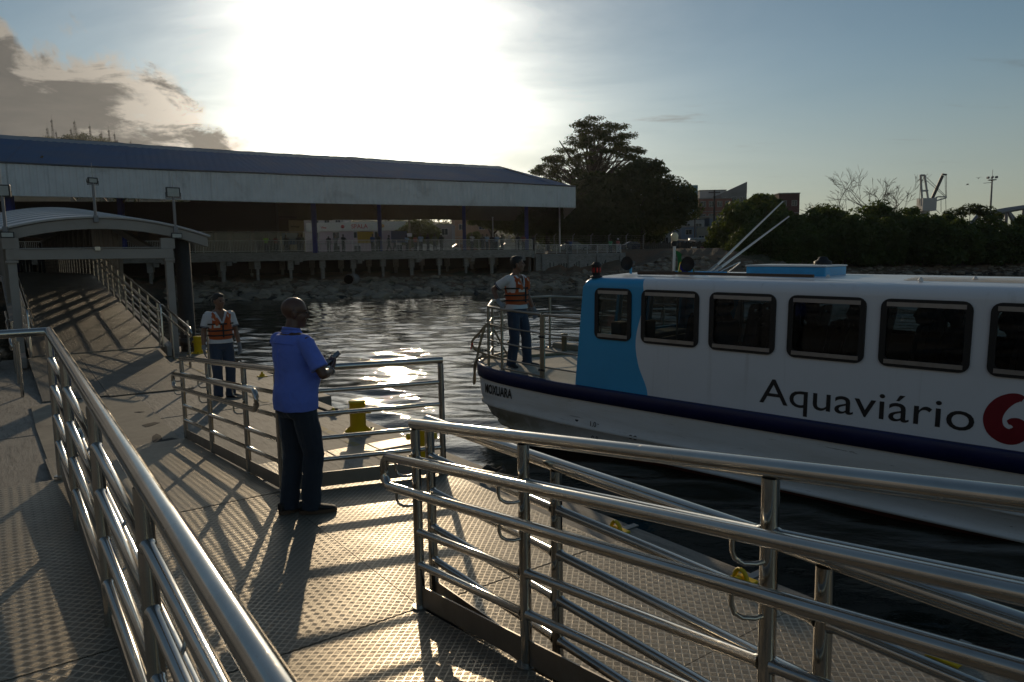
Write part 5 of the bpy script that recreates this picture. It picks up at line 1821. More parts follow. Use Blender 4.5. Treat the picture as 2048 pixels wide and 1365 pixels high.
def house(label, px0, px1, ytop, depth, color, floors, cols, zbase=3.0, deep=8.0, roof='flat', turn=0.0, arched=False, name='house', wz=None, group='houses behind the shore', cat='house', wsize=(1.1, 1.1)):
    a, b_ = dirpt(px0, depth, zbase), dirpt(px1, depth, zbase)
    W = (b_ - a).length
    ztop = at((px0 + px1) / 2, ytop, depth).z
    root = thing(name, label, cat, a, turn, group)
    H_ = ztop - zbase
    mt = mat('wall_%02x%02x%02x' % tuple(int(255 * c) for c in color), color, 0.85, 0, 0.12, 0.25, 0, 40, tuple(c * 0.5 for c in color), 0.5)
    MB().box(0, W, 0, deep, -1.5, H_).build('wall', mt, root)
    if roof == 'flat':
        MB().bevel_box(-0.12, W + 0.12, -0.12, deep + 0.12, H_ + 0.002, H_ + 0.22, 0.02).build('roof_slab', CONC_FAR, root)
    elif roof == 'parapet':
        MB().box(0, W, 0, 0.15, H_ + 0.002, H_ + 0.5).build('parapet', mt, root)
        MB().box(W - 0.15, W, 0.151, deep, H_ + 0.002, H_ + 0.5).build('parapet', mt, root)
    elif roof == 'shed':
        MB().add([(-0.3, -0.4, H_ + 0.05), (W + 0.3, -0.4, H_ + 0.9), (W + 0.3, deep, H_ + 0.9), (-0.3, deep, H_ + 0.05), (-0.3, -0.4, H_ + 0.17), (W + 0.3, -0.4, H_ + 1.02), (W + 0.3, deep, H_ + 1.02), (-0.3, deep, H_ + 0.17)],
                 [(3, 2, 1, 0), (4, 5, 6, 7), (0, 1, 5, 4), (1, 2, 6, 5), (2, 3, 7, 6), (3, 0, 4, 7)]).build('roof', ROOFT, root)
    elif roof == 'gable':
        MB().add([(-0.3, -0.4, H_), (W + 0.3, -0.4, H_), (W + 0.3, deep + 0.4, H_), (-0.3, deep + 0.4, H_), (-0.3, deep / 2, H_ + 1.6), (W + 0.3, deep / 2, H_ + 1.6)],
                 [(0, 1, 5, 4), (2, 3, 4, 5), (0, 4, 3), (1, 2, 5), (0, 3, 2, 1)]).build('roof', ROOFT, root)
    fh = H_ / floors
    for i in range(floors):
        for j in range(cols):
            x = W * (j + 0.5) / cols
            win_part(root, x, fh * i + fh * 0.38, min(wsize[0], W / cols * 0.55), min(wsize[1], fh * 0.42), 0, WFR, WPANE, arched)
        if i:
            MB().box(-0.02, W + 0.02, -0.06, -0.002, fh * i - 0.1, fh * i + 0.06).build('floor_band', CONC_FAR, root)
    return root, W, H_


def hillside():
    """wooded slope behind the street, closing the view under the canopy and between the trees"""
    g = np.random.default_rng(12)
    pxs = np.arange(150, 2500, 12)
    prof = [(150, 30), (420, 24), (620, 20), (820, 15.5), (1000, 14), (1200, 14), (1380, 12.5), (1500, 12), (1600, 9), (1750, 7), (2500, 6)]
    V = []
    rows = 8
    for px in pxs:
        h = float(np.interp(px, [p[0] for p in prof], [p[1] for p in prof])) + g.normal() * 0.5
        for k in range(rows):
            t = k / (rows - 1)
            V.append(dirpt(px, 182 + 60 * t, 2.4 + (h - 2.4) * t ** 0.8)[:])
        V.append(dirpt(px, 330, 2.0)[:])
    n = rows + 1
    i = (np.arange(len(pxs) - 1)[:, None] * n + np.arange(n - 1)[None, :]).ravel()
    Q = np.stack([i, i + n, i + n + 1, i + 1], -1)
    struct(np_mesh('hillside', np.array(V), Q, mat('hillside_soil', (0.075, 0.07, 0.045), 0.95, 0, 0.4, 0.08)))
    pick = g.choice(len(V), 900)
    V = np.array(V)
    blobs = [(V[p][0], V[p][1], V[p][2] + 0.6, 2.2, 2.2, 1.5) for p in pick if V[p][1] < 260]
    LV, LQ = leaf_cloud(blobs, 30000, 0.45, 14, 0.3, 0.2)
    stuff(np_mesh('hillside_shrubs', LV, LQ, LEAF_DARK))


hillside()
# houses on the slope at the right of the big tree
house('tall pale blue-green block partly hidden by the dark tree', 1340, 1394, 376, 150, (0.16, 0.27, 0.30), 5, 2, 3.0, 9, 'parapet')
house('long brick red upper storey house with concrete frame, left of the slanted grey gable', 1397, 1462, 398, 158, (0.27, 0.12, 0.085), 2, 4, 9.0, 8, 'flat')
house('grey rendered storeys under the red brick house', 1396, 1463, 434, 156, (0.25, 0.22, 0.17), 2, 3, 3.0, 9, 'flat')
house('white flat-roofed top storey with arched openings behind the brick house', 1398, 1450, 382, 175, (0.42, 0.42, 0.42), 3, 3, 4.0, 8, 'flat', 0, True)
sl, W_, H_ = house('grey house with one steeply slanted roof wall against the sky', 1440, 1491, 388, 168, (0.24, 0.24, 0.235), 4, 3, 4.0, 8, 'none')
MB().add([(-0.2, -0.1, H_), (W_, -0.1, H_), (W_, -0.1, H_ + 2.7), (-0.2, 0.3, H_), (W_, 0.3, H_), (W_, 0.3, H_ + 2.7)], [(0, 1, 2), (5, 4, 3), (0, 2, 5, 3), (1, 4, 5, 2), (0, 3, 4, 1)]).build('gable_wall', MATS['wall_3d3d3b'], sl)
house('low house with bright blue curved roof below the blue-green block', 1362, 1408, 440, 138, (0.34, 0.33, 0.31), 2, 2, 3.0, 7, 'shed')
house('grey-blue shed house with metal front beside the utility pole', 1418, 1465, 437, 140, (0.20, 0.24, 0.30), 2, 1, 3.0, 7, 'flat')
house('brown single storey house left of the blue roof, behind the antennas', 1300, 1358, 437, 142, (0.24, 0.20, 0.15), 2, 3, 3.0, 7, 'shed')
house('small white house with one dark window at street level', 1285, 1345, 462, 132, (0.36, 0.36, 0.34), 1, 2, 3.0, 6, 'flat')
house('blue-grey house with painted lower wall at street level', 1362, 1392, 455, 130, (0.17, 0.22, 0.28), 2, 1, 3.0, 6, 'flat')
house('cream house with two dark windows at street level', 1393, 1430, 456, 131, (0.36, 0.32, 0.25), 1, 2, 3.0, 6, 'flat')
house('violet-grey walled yard with graffiti at the street, right of the cream house', 1440, 1480, 458, 128, (0.26, 0.25, 0.30), 1, 1, 3.0, 5, 'flat')
house('dark red house top showing above the mangroves', 1555, 1596, 388, 170, (0.11, 0.05, 0.045), 3, 2, 3.0, 8, 'flat')
house('dark red lower house top behind the round tree', 1500, 1560, 398, 175, (0.10, 0.05, 0.045), 3, 2, 3.0, 8, 'flat')
# street behind the wharf
sp_, W_, H_ = house('pinkish two storey shop building with arched windows under a white sign board', 612, 820, 459, 128, (0.42, 0.33, 0.36), 2, 5, 3.0, 10, 'flat', 0, True, 'shop_building', cat='shop')
sb = MB().bevel_box(0.4, W_ - 0.1, -0.30, -0.15, H_ - 0.3, H_ + 1.25, 0.02).build('sign_board', mat('sign_white', (0.55, 0.52, 0.45), 0.6), sp_)
SRED = mat('sign_red', (0.40, 0.03, 0.03), 0.6)


def sign_text(s, x, z, size, parent, mt, y=-0.306, bold=0.02):
    vs, fs = text_mesh(s, size, 0.0, bold)
    MB().add([(x + v[0], y, z + v[1]) for v in vs], fs).build('sign_lettering', mt, parent)


sign_text('SPALA', 8.4, H_ + 0.15, 1.05, sb, SRED)
sign_text('Vivo', 3.0, H_ + 0.2, 0.55, sb, SRED)
MB().lathe([(0.0, -0.31), (0.32, -0.309), (0.32, -0.302)], 16, (6.9, 0, H_ + 0.5), 'y').build('sign_emblem', SRED, sb)
MB().lathe([(0.0, -0.31), (0.32, -0.309), (0.32, -0.302)], 16, (14.0, 0, H_ + 0.5), 'y').build('sign_emblem', mat('sign_orange', (0.5, 0.25, 0.05), 0.6), sb)
house('grey-pink house with blue window right of the shop, behind the canopy column', 822, 905, 452, 132, (0.30, 0.26, 0.25), 2, 3, 3.0, 8, 'flat')
house('pale house high up behind the canopy column', 625, 690, 405, 165, (0.36, 0.33, 0.32), 4, 3, 3.0, 8, 'flat')
house('pale house higher up the street left of the canopy column', 560, 622, 420, 168, (0.33, 0.30, 0.29), 3, 3, 3.0, 8, 'flat')
house('reddish brown house with one window behind the street lamps', 905, 985, 436, 150, (0.28, 0.17, 0.11), 2, 2, 3.0, 8, 'flat')

# kiosk and hall under the canopy
kz = WZ + 0.004
ka, kb = dirpt(425, 73, kz), dirpt(612, 82, kz)
kio = thing('kiosk', 'brown ticket hall with cream window strip and yellow sign end under the canopy', 'kiosk', ka, math.atan2(kb.y - ka.y, kb.x - ka.x))
KL = (kb - ka).length
BRN = mat('brown_cladding', (0.085, 0.055, 0.04), 0.7, 0, 0.15, 0.8)
CREAM = mat('cream_panel', (0.40, 0.33, 0.20), 0.6)
MB().bevel_box(0, KL, 0, 6, 0.0, 3.9, 0.03).build('wall', BRN, kio)
MB().bevel_box(-0.3, KL + 0.25, -0.5, 6.2, 3.9, 4.15, 0.03).build('roof', BRN, kio)
for i in range(9):
    x0 = 0.3 + i * (KL - 2.6) / 9
    MB().box(x0, x0 + (KL - 2.6) / 9 - 0.12, -0.04, -0.003, 1.15, 1.95).build('window', CREAM, kio)
MB().bevel_box(KL - 2.1, KL - 0.1, -0.10, -0.003, 0.4, 3.75, 0.02).build('sign_panel', CREAM, kio)
MB().box(0.3, 1.6, -0.05, -0.003, 2.1, 3.7).build('cream_panel', CREAM, kio)
for s_, z, sz in (('ELMO', 1.55, 0.55), ('terminal', 2.95, 0.34)):
    vs, fs = text_mesh(s_, sz, 0, 0.01)
    MB().add([(KL - 1.9 + v[0], -0.106, z + v[1]) for v in vs], fs).build('sign_lettering', INK, kio)
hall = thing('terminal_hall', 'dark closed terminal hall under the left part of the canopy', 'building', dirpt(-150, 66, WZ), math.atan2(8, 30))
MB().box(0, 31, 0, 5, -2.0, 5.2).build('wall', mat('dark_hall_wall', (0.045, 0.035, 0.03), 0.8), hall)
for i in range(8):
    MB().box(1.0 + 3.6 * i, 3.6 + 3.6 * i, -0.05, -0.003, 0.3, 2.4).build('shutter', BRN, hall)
# glass balustrade screens before the kiosk
gs = thing('glass_screen', 'row of clear glass screens between white posts before the kiosk', 'screen', dirpt(392, 69, WZ + 0.02), WANG)
GLS = pane_mat('clear_screen_glass', (0.80, 0.84, 0.82))
for i in range(7):
    MB().tube([(i * 1.7, 0, 0), (i * 1.7, 0, 2.1)], 0.03, 6).build('post', WHITE_RAIL, gs)
    MB().quad((i * 1.7 + 0.05, 0, 0.1), (i * 1.7 + 1.65, 0, 0.1), (i * 1.7 + 1.65, 0, 2.0), (i * 1.7 + 0.05, 0, 2.0)).build('pane', GLS, gs)
MB().tube([(0, 0, 2.1), (11.9, 0, 2.1)], 0.03, 6).build('head_rail', WHITE_RAIL, gs)
for lab, px, col_ in (('blue information board on the wharf before the kiosk', 583, (0.06, 0.10, 0.20)), ('pale green door panel at the left end of the kiosk windows', 533, (0.22, 0.36, 0.36)), ('yellow awning board behind the wharf railing', 733, (0.45, 0.30, 0.04)), ('dark blue board right of the grey canopy column', 800, (0.03, 0.05, 0.13))):
    bd = thing('notice_board', lab, 'board', dirpt(px, 75, WZ + 0.004), WANG)
    MB().bevel_box(-0.85, 0.85, 0, 0.08, 0.9, 2.1, 0.02).build('panel', mat('board_%d' % px, col_, 0.6), bd)
    for x in (-0.8, 0.8):
        MB().box(x - 0.03, x + 0.03, 0.01, 0.07, 0, 0.9).build('leg', GREY, bd)
bz = [o for o in bpy.data.objects if o.name == 'notice_board.001'][0]

# ------------------------------------------------------------------ trees
def grow(root_p, direction, length, radius, levels, rngt, spread, out, tips, droop=0.0, kids_n=(2, 3)):
    """recursive limbs; out: list of (points, radii); tips: end points"""
    d = direction.normalized()
    pts, rad = [root_p], [radius]
    p = root_p
    steps = 4
    for i in range(steps):
        d = (d + Vector((rngt.gauss(0, 0.12), rngt.gauss(0, 0.12), rngt.gauss(0, 0.08) - droop))).normalized()
        p = p + d * length / steps
        pts.append(p)
        rad.append(radius * (1 - 0.45 * (i + 1) / steps))
    out.append((pts, rad))
    if levels == 0:
        tips.append(p)
        return
    for _ in range(rngt.randint(*kids_n)):
        k = rngt.uniform(0.55, 1.0)
        base = pts[int(round(k * steps))]
        nd = d + Vector((rngt.gauss(0, spread), rngt.gauss(0, spread), rngt.gauss(0.05, spread * 0.45)))
        grow(base, nd, length * rngt.uniform(0.58, 0.85), radius * rngt.uniform(0.45, 0.62), levels - 1, rngt, spread, out, tips, droop, kids_n)


def limbs_mesh(out, seg=6):
    m = MB()
    for pts, rad in out:
        m.tube(pts, rad, seg if rad[0] > 0.06 else 4)
    return m


# the big open-crowned tree
def big_tree():
    rt = random.Random(8)
    base = dirpt(1183, 108, 3.0)
    root = thing('spreading_tree', 'tall broad tree with open see-through crown standing above the canopy end', 'tree', base)
    root.scale = (1.12, 1.1, 1.03)
    out, tips = [], []
    trunk = [Vector((0, 0, -0.5)), Vector((0.1, 0, 4)), Vector((-0.1, 0, 8.0)), Vector((0.1, 0, 10.5))]
    out.append((trunk, [0.62, 0.5, 0.42, 0.36]))
    clumps = []
    n_c = 0
    while n_c < 190:
        a = rt.uniform(0, 2 * math.pi)
        ph = math.asin(rt.uniform(-0.10, 1.0))
        rr_ = rt.uniform(0.55, 1.0) ** 0.6
        x = 8.7 * math.cos(ph) * math.cos(a) * rr_
        y = 6.5 * math.cos(ph) * math.sin(a) * rr_
        z = 9.6 + 9.4 * math.sin(ph) * rr_ - 0.012 * x * x
        if x < -2 and z > 16.5 - 0.9 * (abs(x) - 2):
            continue
        clumps.append(Vector((x, y, z)))
        n_c += 1
    for c in clumps:
        s0 = trunk[1].lerp(trunk[3], min(max((c.z - 8) / 14 + rt.uniform(0, 0.35), 0.25), 1.0))
        m1 = s0.lerp(c, 0.38) + Vector((rt.gauss(0, 0.4), rt.gauss(0, 0.4), 0.9 + rt.gauss(0, 0.4)))
        m2 = s0.lerp(c, 0.75) + Vector((rt.gauss(0, 0.35), rt.gauss(0, 0.35), 0.35))
        out.append(([s0, m1, m2, c], [0.11, 0.075, 0.045, 0.018]))
        tips.append(c)
    for k in range(7):
        a = k * 2 * math.pi / 7 + 0.3
        e_ = Vector((6.0 * math.cos(a), 4.5 * math.sin(a), 13.5 + 2.2 * math.sin(k * 2.1)))
        out.append(([trunk[2], trunk[2].lerp(e_, 0.45) + Vector((0, 0, 0.6)), e_], [0.30, 0.20, 0.07]))
    limbs_mesh(out).build('trunk', BARK, root)
    blobs = [(p.x, p.y, p.z + 0.1, rt.uniform(0.7, 1.35), rt.uniform(0.7, 1.3), rt.uniform(0.28, 0.55)) for p in tips]
    V, Q = leaf_cloud(blobs, 34000, 0.15, 3, 0.5, 0.5)
    np_mesh('crown', V, Q, LEAF_DARK, root)
    return tips


big_tree()


def dense_tree(label, px, depth, blobs, n, size, m, seed, zb=3.0, trunk_h=4.0, tr=0.35, name='leafy_tree', group='trees along the far shore'):
    base = dirpt(px, depth, zb)
    root = thing(name, label, 'tree', base, 0, group)
    rt = random.Random(seed)
    mb = MB()
    mb.tube([(0, 0, -0.5), (0.05, 0, trunk_h * 0.5), (0, 0, trunk_h)], [tr, tr * 0.8, tr * 0.65], 8)
    for bl in blobs:
        c = Vector(bl[:3])
        mb.tube([(0, 0, trunk_h * 0.85), (c.x * 0.5, c.y * 0.5, (trunk_h + c.z) / 2 + 0.2), c], [tr * 0.5, tr * 0.3, 0.05], 5)
    mb.build('trunk', BARK, root)
    sub = []
    for bl in blobs:
        sub.append(bl)
        for _ in range(7):
            d = Vector((rt.gauss(0, 1), rt.gauss(0, 1), rt.gauss(0.2, 0.8))).normalized()
            k = rt.uniform(0.28, 0.5)
            sub.append((bl[0] + d.x * bl[3] * 0.9, bl[1] + d.y * bl[4] * 0.9, bl[2] + d.z * bl[5] * 0.9, bl[3] * k, bl[4] * k, bl[5] * k * 0.8))
    V, Q = leaf_cloud(sub, n, size, seed, 0.35, 0.3)
    np_mesh('crown', V, Q, m, root)
    return root


dense_tree('dense dark tree mass with a jagged top between the canopy end and the houses', 1285, 96, [(0, 0, 7.5, 4.2, 4, 3.4), (-4.0, 0.5, 6.0, 3.4, 3.4, 3.0), (3.4, 0, 7.0, 3.2, 3, 2.6), (5.6, 0.3, 5.2, 2.4, 2.4, 1.5), (0.4, 0, 10.4, 2.6, 2.6, 1.5), (-2.0, 0, 3.6, 4.2, 3.5, 2.2), (2.4, 0, 4.0, 3.0, 3.0, 2.0)], 26000, 0.26, LEAF_DARK, 21)
dense_tree('dark tree filling the space under the big crown, right behind the canopy end', 1190, 100, [(0, 0, 7.0, 3.8, 3.6, 3.4), (-2.6, 0, 4.6, 3.2, 3, 2.6), (3.0, 0, 5.0, 3.2, 3, 2.8), (0, 0, 3.0, 4.0, 3, 2.0)], 18000, 0.26, LEAF_DARK, 22)
dense_tree('dark tree behind the blue canopy column, lowest at the wharf end', 1095, 100, [(0, 0, 4.8, 3.0, 2.6, 2.6), (2.4, 0, 4.0, 2.6, 2.4, 2.2), (-2.4, 0, 3.6, 2.4, 2.2, 1.8)], 12000, 0.24, LEAF_DARK, 23)
dense_tree('backlit yellow-green street tree seen under the canopy, right of its grey column', 840, 112, [(0, 0, 3.6, 2.6, 2.4, 2.0), (-1.8, 0, 3.0, 1.8, 1.8, 1.5), (1.6, 0, 2.6, 1.6, 1.6, 1.4)], 9000, 0.2, LEAF_WARM, 24, 3.0, 2.0, 0.2)
dense_tree('backlit tree with a forked trunk behind the crowd on the wharf', 985, 105, [(0.5, 0, 5.0, 2.6, 2.4, 1.6), (2.6, 0, 4.4, 2.0, 2.0, 1.4), (-1.6, 0, 5.2, 1.8, 1.8, 1.2)], 8000, 0.22, LEAF_WARM, 25, 3.0, 3.0, 0.4)
dense_tree('broad dark tree behind the wire fence, left of the quay end', 1140, 120, [(0, 0, 4.0, 3.6, 3, 3.0), (3.4, 0, 3.2, 2.8, 2.4, 2.2), (-3.2, 0, 3.0, 2.6, 2.4, 2.0)], 12000, 0.24, LEAF_DARK, 27, 3.0, 2.0, 0.25)
dense_tree('broad dark tree behind the board fence and the boat antennas', 1262, 122, [(0, 0, 3.6, 3.6, 3, 2.8), (3.2, 0, 3.0, 2.6, 2.4, 2.0), (-3.2, 0, 3.0, 2.8, 2.4, 2.0)], 12000, 0.24, LEAF_DARK, 28, 3.0, 2.0, 0.25)
dense_tree('small low backlit tree behind the parked cars', 950, 118, [(0, 0, 2.2, 1.5, 1.4, 1.4)], 3000, 0.18, LEAF_WARM, 26, 3.0, 1.2, 0.15)
# mangroves along the right shore: three grown, the others copies
protos = []
MG = 'mangrove trees along the right shore'
mang = [(1470, 100, 1.35, 'dark round-headed mangrove tree right beside the houses'), (1530, 104, 1.55, 'tallest leafy tree of the mangrove belt with a tuft on top'), (1490, 93, 0.85, 'low mangrove bush before the houses, at the water'),
        (1560, 96, 1.15, ''), (1610, 98, 1.15, ''), (1600, 91, 0.9, ''), (1660, 97, 1.25, ''), (1690, 92, 0.95, ''), (1730, 98, 1.28, ''), (1780, 96, 1.12, ''), (1760, 91, 0.9, ''), (1830, 98, 1.12, ''), (1850, 92, 0.95, ''),
        (1880, 99, 1.0, ''), (1930, 96, 0.95, ''), (1915, 91, 0.85, ''), (1980, 97, 0.95, ''), (2010, 92, 0.85, ''), (2050, 97, 0.95, ''), (2110, 94, 0.9, ''), (2190, 98, 1.0, ''), (2290, 95, 0.95, ''), (1540, 92, 0.85, ''), (1430, 101, 0.8, ''), (1640, 103, 1.35, ''), (1800, 103, 1.2, '')]
for k in range(3):
    rt = random.Random(50 + k)
    bl = [(0, 0, 4.2, 2.4, 2.2, 2.0), (-2.0, 0.3, 3.0, 2.0, 2.0, 1.9), (2.0, -0.2, 3.2, 2.1, 2.0, 1.8), (0.3, -0.6, 1.8, 2.8, 2.2, 1.6), (rt.uniform(-1, 1), 0, 5.8, 1.3, 1.3, 1.0), (-2.6, 0, 1.2, 1.8, 1.8, 1.1), (2.7, 0, 1.2, 1.9, 1.8, 1.1)]
    protos.append(dense_tree('mangrove', 1500, 100, bl, 11000, 0.20, LEAF_MANG, 60 + k, 0.2, 1.6, 0.14, 'mangrove_tree', MG))
tree_kids = {p: kids(p) for p in protos}
rt = random.Random(77)
for i, (px, d, sc, lab) in enumerate(mang):
    p = protos[i % 3]
    o = p if i < 3 else copy_tree(p, tree_kids)
    o.location = dirpt(px, d, 0.2)
    o.rotation_euler = (0, 0, rt.uniform(0, 6.28))
    o.scale = (sc * rt.uniform(0.85, 1.15), sc * rt.uniform(0.85, 1.15), sc * rt.uniform(0.9, 1.06))
    row = 'front row at the waterline' if d < 94 else ('rear row' if d > 101 else 'middle row')
    marks = [(1480, 'beside the houses'), (1545, 'below the tuft-headed tree'), (1605, 'below the dark red house'), (1650, 'left under the smaller bare tree'), (1670, 'right under the smaller bare tree'), (1735, 'left under the large bare tree'), (1785, 'right under the large bare tree'), (1835, 'left of the crane'), (1865, 'below the crane'), (1895, 'right of the crane'), (1925, 'left under the airy tree'), (1960, 'right under the airy tree'), (1990, 'at the foot of the light mast'), (2030, 'below the bridge arch'), (2070, 'at the right picture edge'), (2130, 'just past the right picture edge'), (2230, 'further past the right picture edge'), (2999, 'furthest past the right picture edge')]
    o['label'] = lab or 'leafy mangrove tree %s, %s' % ([q[1] for q in marks if px < q[0]][0], row)
dense_tree('slender tree with loose airy crown in the mangrove belt, by the light mast', 1935, 100, [(-2.2, 0, 6.6, 1.5, 1.4, 0.9), (0, 0, 7.3, 1.4, 1.3, 0.8), (2.0, 0, 7.0, 1.4, 1.3, 0.8), (-3.6, 0, 5.8, 1.1, 1.1, 0.7), (3.4, 0, 6.2, 1.1, 1.0, 0.7)], 3600, 0.17, LEAF_DARK, 33, 0.5, 4.5, 0.14, 'airy_tree')
dense_tree('small tuft-headed tree standing above the mangroves near the red house', 1525, 112, [(0, 0, 9.4, 1.7, 1.5, 1.0), (1.9, 0, 8.9, 1.2, 1.2, 0.7), (-1.4, 0, 8.4, 1.1, 1.1, 0.8)], 3600, 0.19, LEAF_DARK, 34, 1.0, 7.0, 0.2, 'airy_tree')


def bare_tree(label, px, depth, zb, seed, n, L, r):
    root = thing('bare_tree', label, 'tree', dirpt(px, depth, zb), 0, 'leafless trees above the mangroves')
    rt = random.Random(seed)
    out, tips = [], []
    tr = [Vector((0, 0, -0.5)), Vector((0.1, 0, 2.5)), Vector((0, 0, 4.2))]
    out.append((tr, [r, r * 0.85, r * 0.7]))
    for k in range(n):
        a = math.pi * (k + 0.5) / n + rt.uniform(-0.15, 0.15)
        grow(tr[1].lerp(tr[2], rt.random()), Vector((math.cos(a) * 1.1, rt.uniform(-0.4, 0.4), 0.65 + 0.5 * math.sin(a))), L * rt.uniform(0.85, 1.1), r * 0.5, 4, rt, 0.42, out, tips, 0.0, (2, 3))
    limbs_mesh([(p, [max(x, 0.018) for x in q]) for p, q in out], 5).build('branches', BARK_PALE, root)


bare_tree('pale leafless tree with fine spreading branches against the sky', 1748, 106, 2.6, 5, 6, 3.4, 0.22)
bare_tree('smaller pale leafless tree left of the larger bare one', 1680, 106, 2.8, 12, 3, 2.6, 0.16)
bare_tree('leafless tree right of the larger bare one, close to the crane', 1800, 107, 2.2, 15, 3, 2.4, 0.15)

# ------------------------------------------------------------------ far background things
def hill():
    g = np.random.default_rng(2)
    c = dirpt(165, 640, 0)
    V, Q = [], []
    n, m_ = 60, 40
    for i in range(n):
        for j in range(m_):
            x = (i / (n - 1) - 0.5) * 520
            y = (j / (m_ - 1) - 0.5) * 400
            r = math.hypot(x / 170, y / 130)
            z = 124 * math.exp(-r * r * 1.6) - 12 + 2.0 * g.normal()
            V.append((x, y, z))
    V = np.array(V)
    i = (np.arange(n - 1)[:, None] * m_ + np.arange(m_ - 1)[None, :]).ravel()
    Q = np.stack([i, i + m_, i + m_ + 1, i + 1], -1)
    o = np_mesh('hill', V, Q, mat('wooded_hill', (0.045, 0.05, 0.028), 0.95, 0, 0.4, 0.05), None, c)
    struct(o)
    # scattered crowns near the top read as woodland
    pick = V[(V[:, 2] > 70)]
    blobs = [(p[0] + g.normal() * 3, p[1] + g.normal() * 3, p[2] + 2.0, 4.5, 4.5, 3.6) for p in pick for _ in range(3)]
    if blobs:
        LV, LQ = leaf_cloud(blobs, 26000, 1.1, 4, 0.3, 0.2)
        stuff(np_mesh('hill_woodland', LV, LQ, LEAF_DARK, None, c))


hill()
MAST = mat('mast_steel', (0.16, 0.14, 0.13), 0.6)


def radio_mast(px, ytop, ybase, depth, w_, lab):
    base = at(px, ybase + 14, depth)
    top = at(px, ytop, depth)
    h = top.z - base.z
    root = thing('radio_mast', lab, 'mast', base, 0, 'radio masts on the hill')
    mb = MB()
    for sx, sy in ((-1, -1), (1, -1), (1, 1), (-1, 1)):
        mb.tube([(sx * w_, sy * w_, 0), (sx * w_ * 0.35, sy * w_ * 0.35, h * 0.82)], 0.13, 4)
    mb.build('legs', MAST, root)
    mb = MB()
    k = 0
    z = 0
    while z < h * 0.8:
        a = w_ * (1 - 0.65 * z / (h * 0.82))
        mb.tube([(-a, -a, z), (a, -a, z + 1.5), (a, a, z), (-a, a, z + 1.5), (-a, -a, z)], 0.08, 4)
        z += 1.9
    mb.build('bracing', MAST, root)
    MB().tube([(0, 0, h * 0.78), (0, 0, h)], [0.14, 0.06], 5).build('spire', MAST, root)
    mb = MB()
    for q in range(3):
        zz = h * (0.5 + 0.13 * q)
        mb.lathe([(0.1, 0), (0.7, 0.2), (0.7, 0.35), (0, 0.4)], 8, (0.7 - 0.5 * q, -0.8, zz), 'y')
    mb.build('dishes', MAST, root)


for px, yt, yb, w_, lab in ((98, 248, 284, 1.5, 'squat radio mast leftmost on the hill, with antennas all along it'), (108, 228, 280, 1.0, 'tallest pointed radio mast, second from the left on the hill'), (152, 236, 268, 1.5, 'radio mast with a widened head on the very hilltop'), (144, 254, 270, 0.5, 'thin short mast left beside the hilltop mast'), (169, 262, 276, 0.6, 'short mast right of the hilltop mast'),
                            (183, 243, 282, 1.0, 'slim mast with a round top right of the hilltop'), (203, 262, 284, 0.5, 'thin mast in the pair on the right slope, left one'), (206, 260, 284, 0.4, 'thinnest mast in the pair on the right slope'), (221, 251, 290, 1.0, 'strong mast with antennas low on the right slope'), (232, 260, 292, 0.6, 'slim mast right of the strong right-slope mast'), (237, 276, 292, 0.4, 'short slim mast on the lower right slope'), (264, 278, 294, 0.4, 'lone thin mast furthest right, standing on the roof line'), (115, 259, 280, 0.4, 'thin mast just right of the tallest one')):
    radio_mast(px, yt, yb, 640, w_, lab)

# crane
cr_b = at(1850, 416, 260)
cr = thing('harbour_crane', 'white harbour crane with A-frame and dark slanting boom behind the mangroves', 'crane', (cr_b.x, cr_b.y, 2.0))
def crp(px, py, dy=0.0):
    p = at(px, py, 260 + dy)
    return p - Vector((cr_b.x, cr_b.y, 2.0))
CRW = mat('crane_paint', (0.50, 0.49, 0.47), 0.5)
for a, b_ in (((1841, 350), (1845, 412)), ((1849, 350), (1858, 412)), ((1843, 382), (1856, 382)), ((1841, 351), (1849, 351)), ((1845, 402), (1862, 400))):
    MB().tube([crp(*a), crp(*b_)], 0.36, 6).build('frame_leg', CRW, cr)
for a, b_, r in (((1857, 414), (1885, 352), 0.55), ((1884, 349), (1893, 350), 0.35)):
    MB().tube([crp(*a), crp(*b_)], r, 6).build('boom', DARKMETAL, cr)
for a, b_ in (((1859, 402), (1876, 394)), ((1876, 394), (1893, 394)), ((1862, 405), (1893, 396))):
    MB().tube([crp(*a), crp(*b_)], 0.26, 6).build('lower_jib', CRW, cr)
for a, b_ in (((1849, 351), (1893, 394)), ((1849, 358), (1890, 394)), ((1890, 352), (1892, 420)), ((1893, 352), (1893, 394)), ((1882, 396), (1882, 425)), ((1860, 408), (1880, 428)), ((1842, 352), (1838, 412))):
    MB().tube([crp(*a), crp(*b_)], 0.09, 5).build('cable', DARKMETAL, cr)
MB().cbox(crp(1853, 410), 5.0, 4, 4.5).build('machine_house', CRW, cr)
MB().tube([crp(1850, 414), crp(1850, 414) * 1.0 - Vector((0, 0, crp(1850, 414).z))], 1.6, 8).build('tower', CRW, cr)
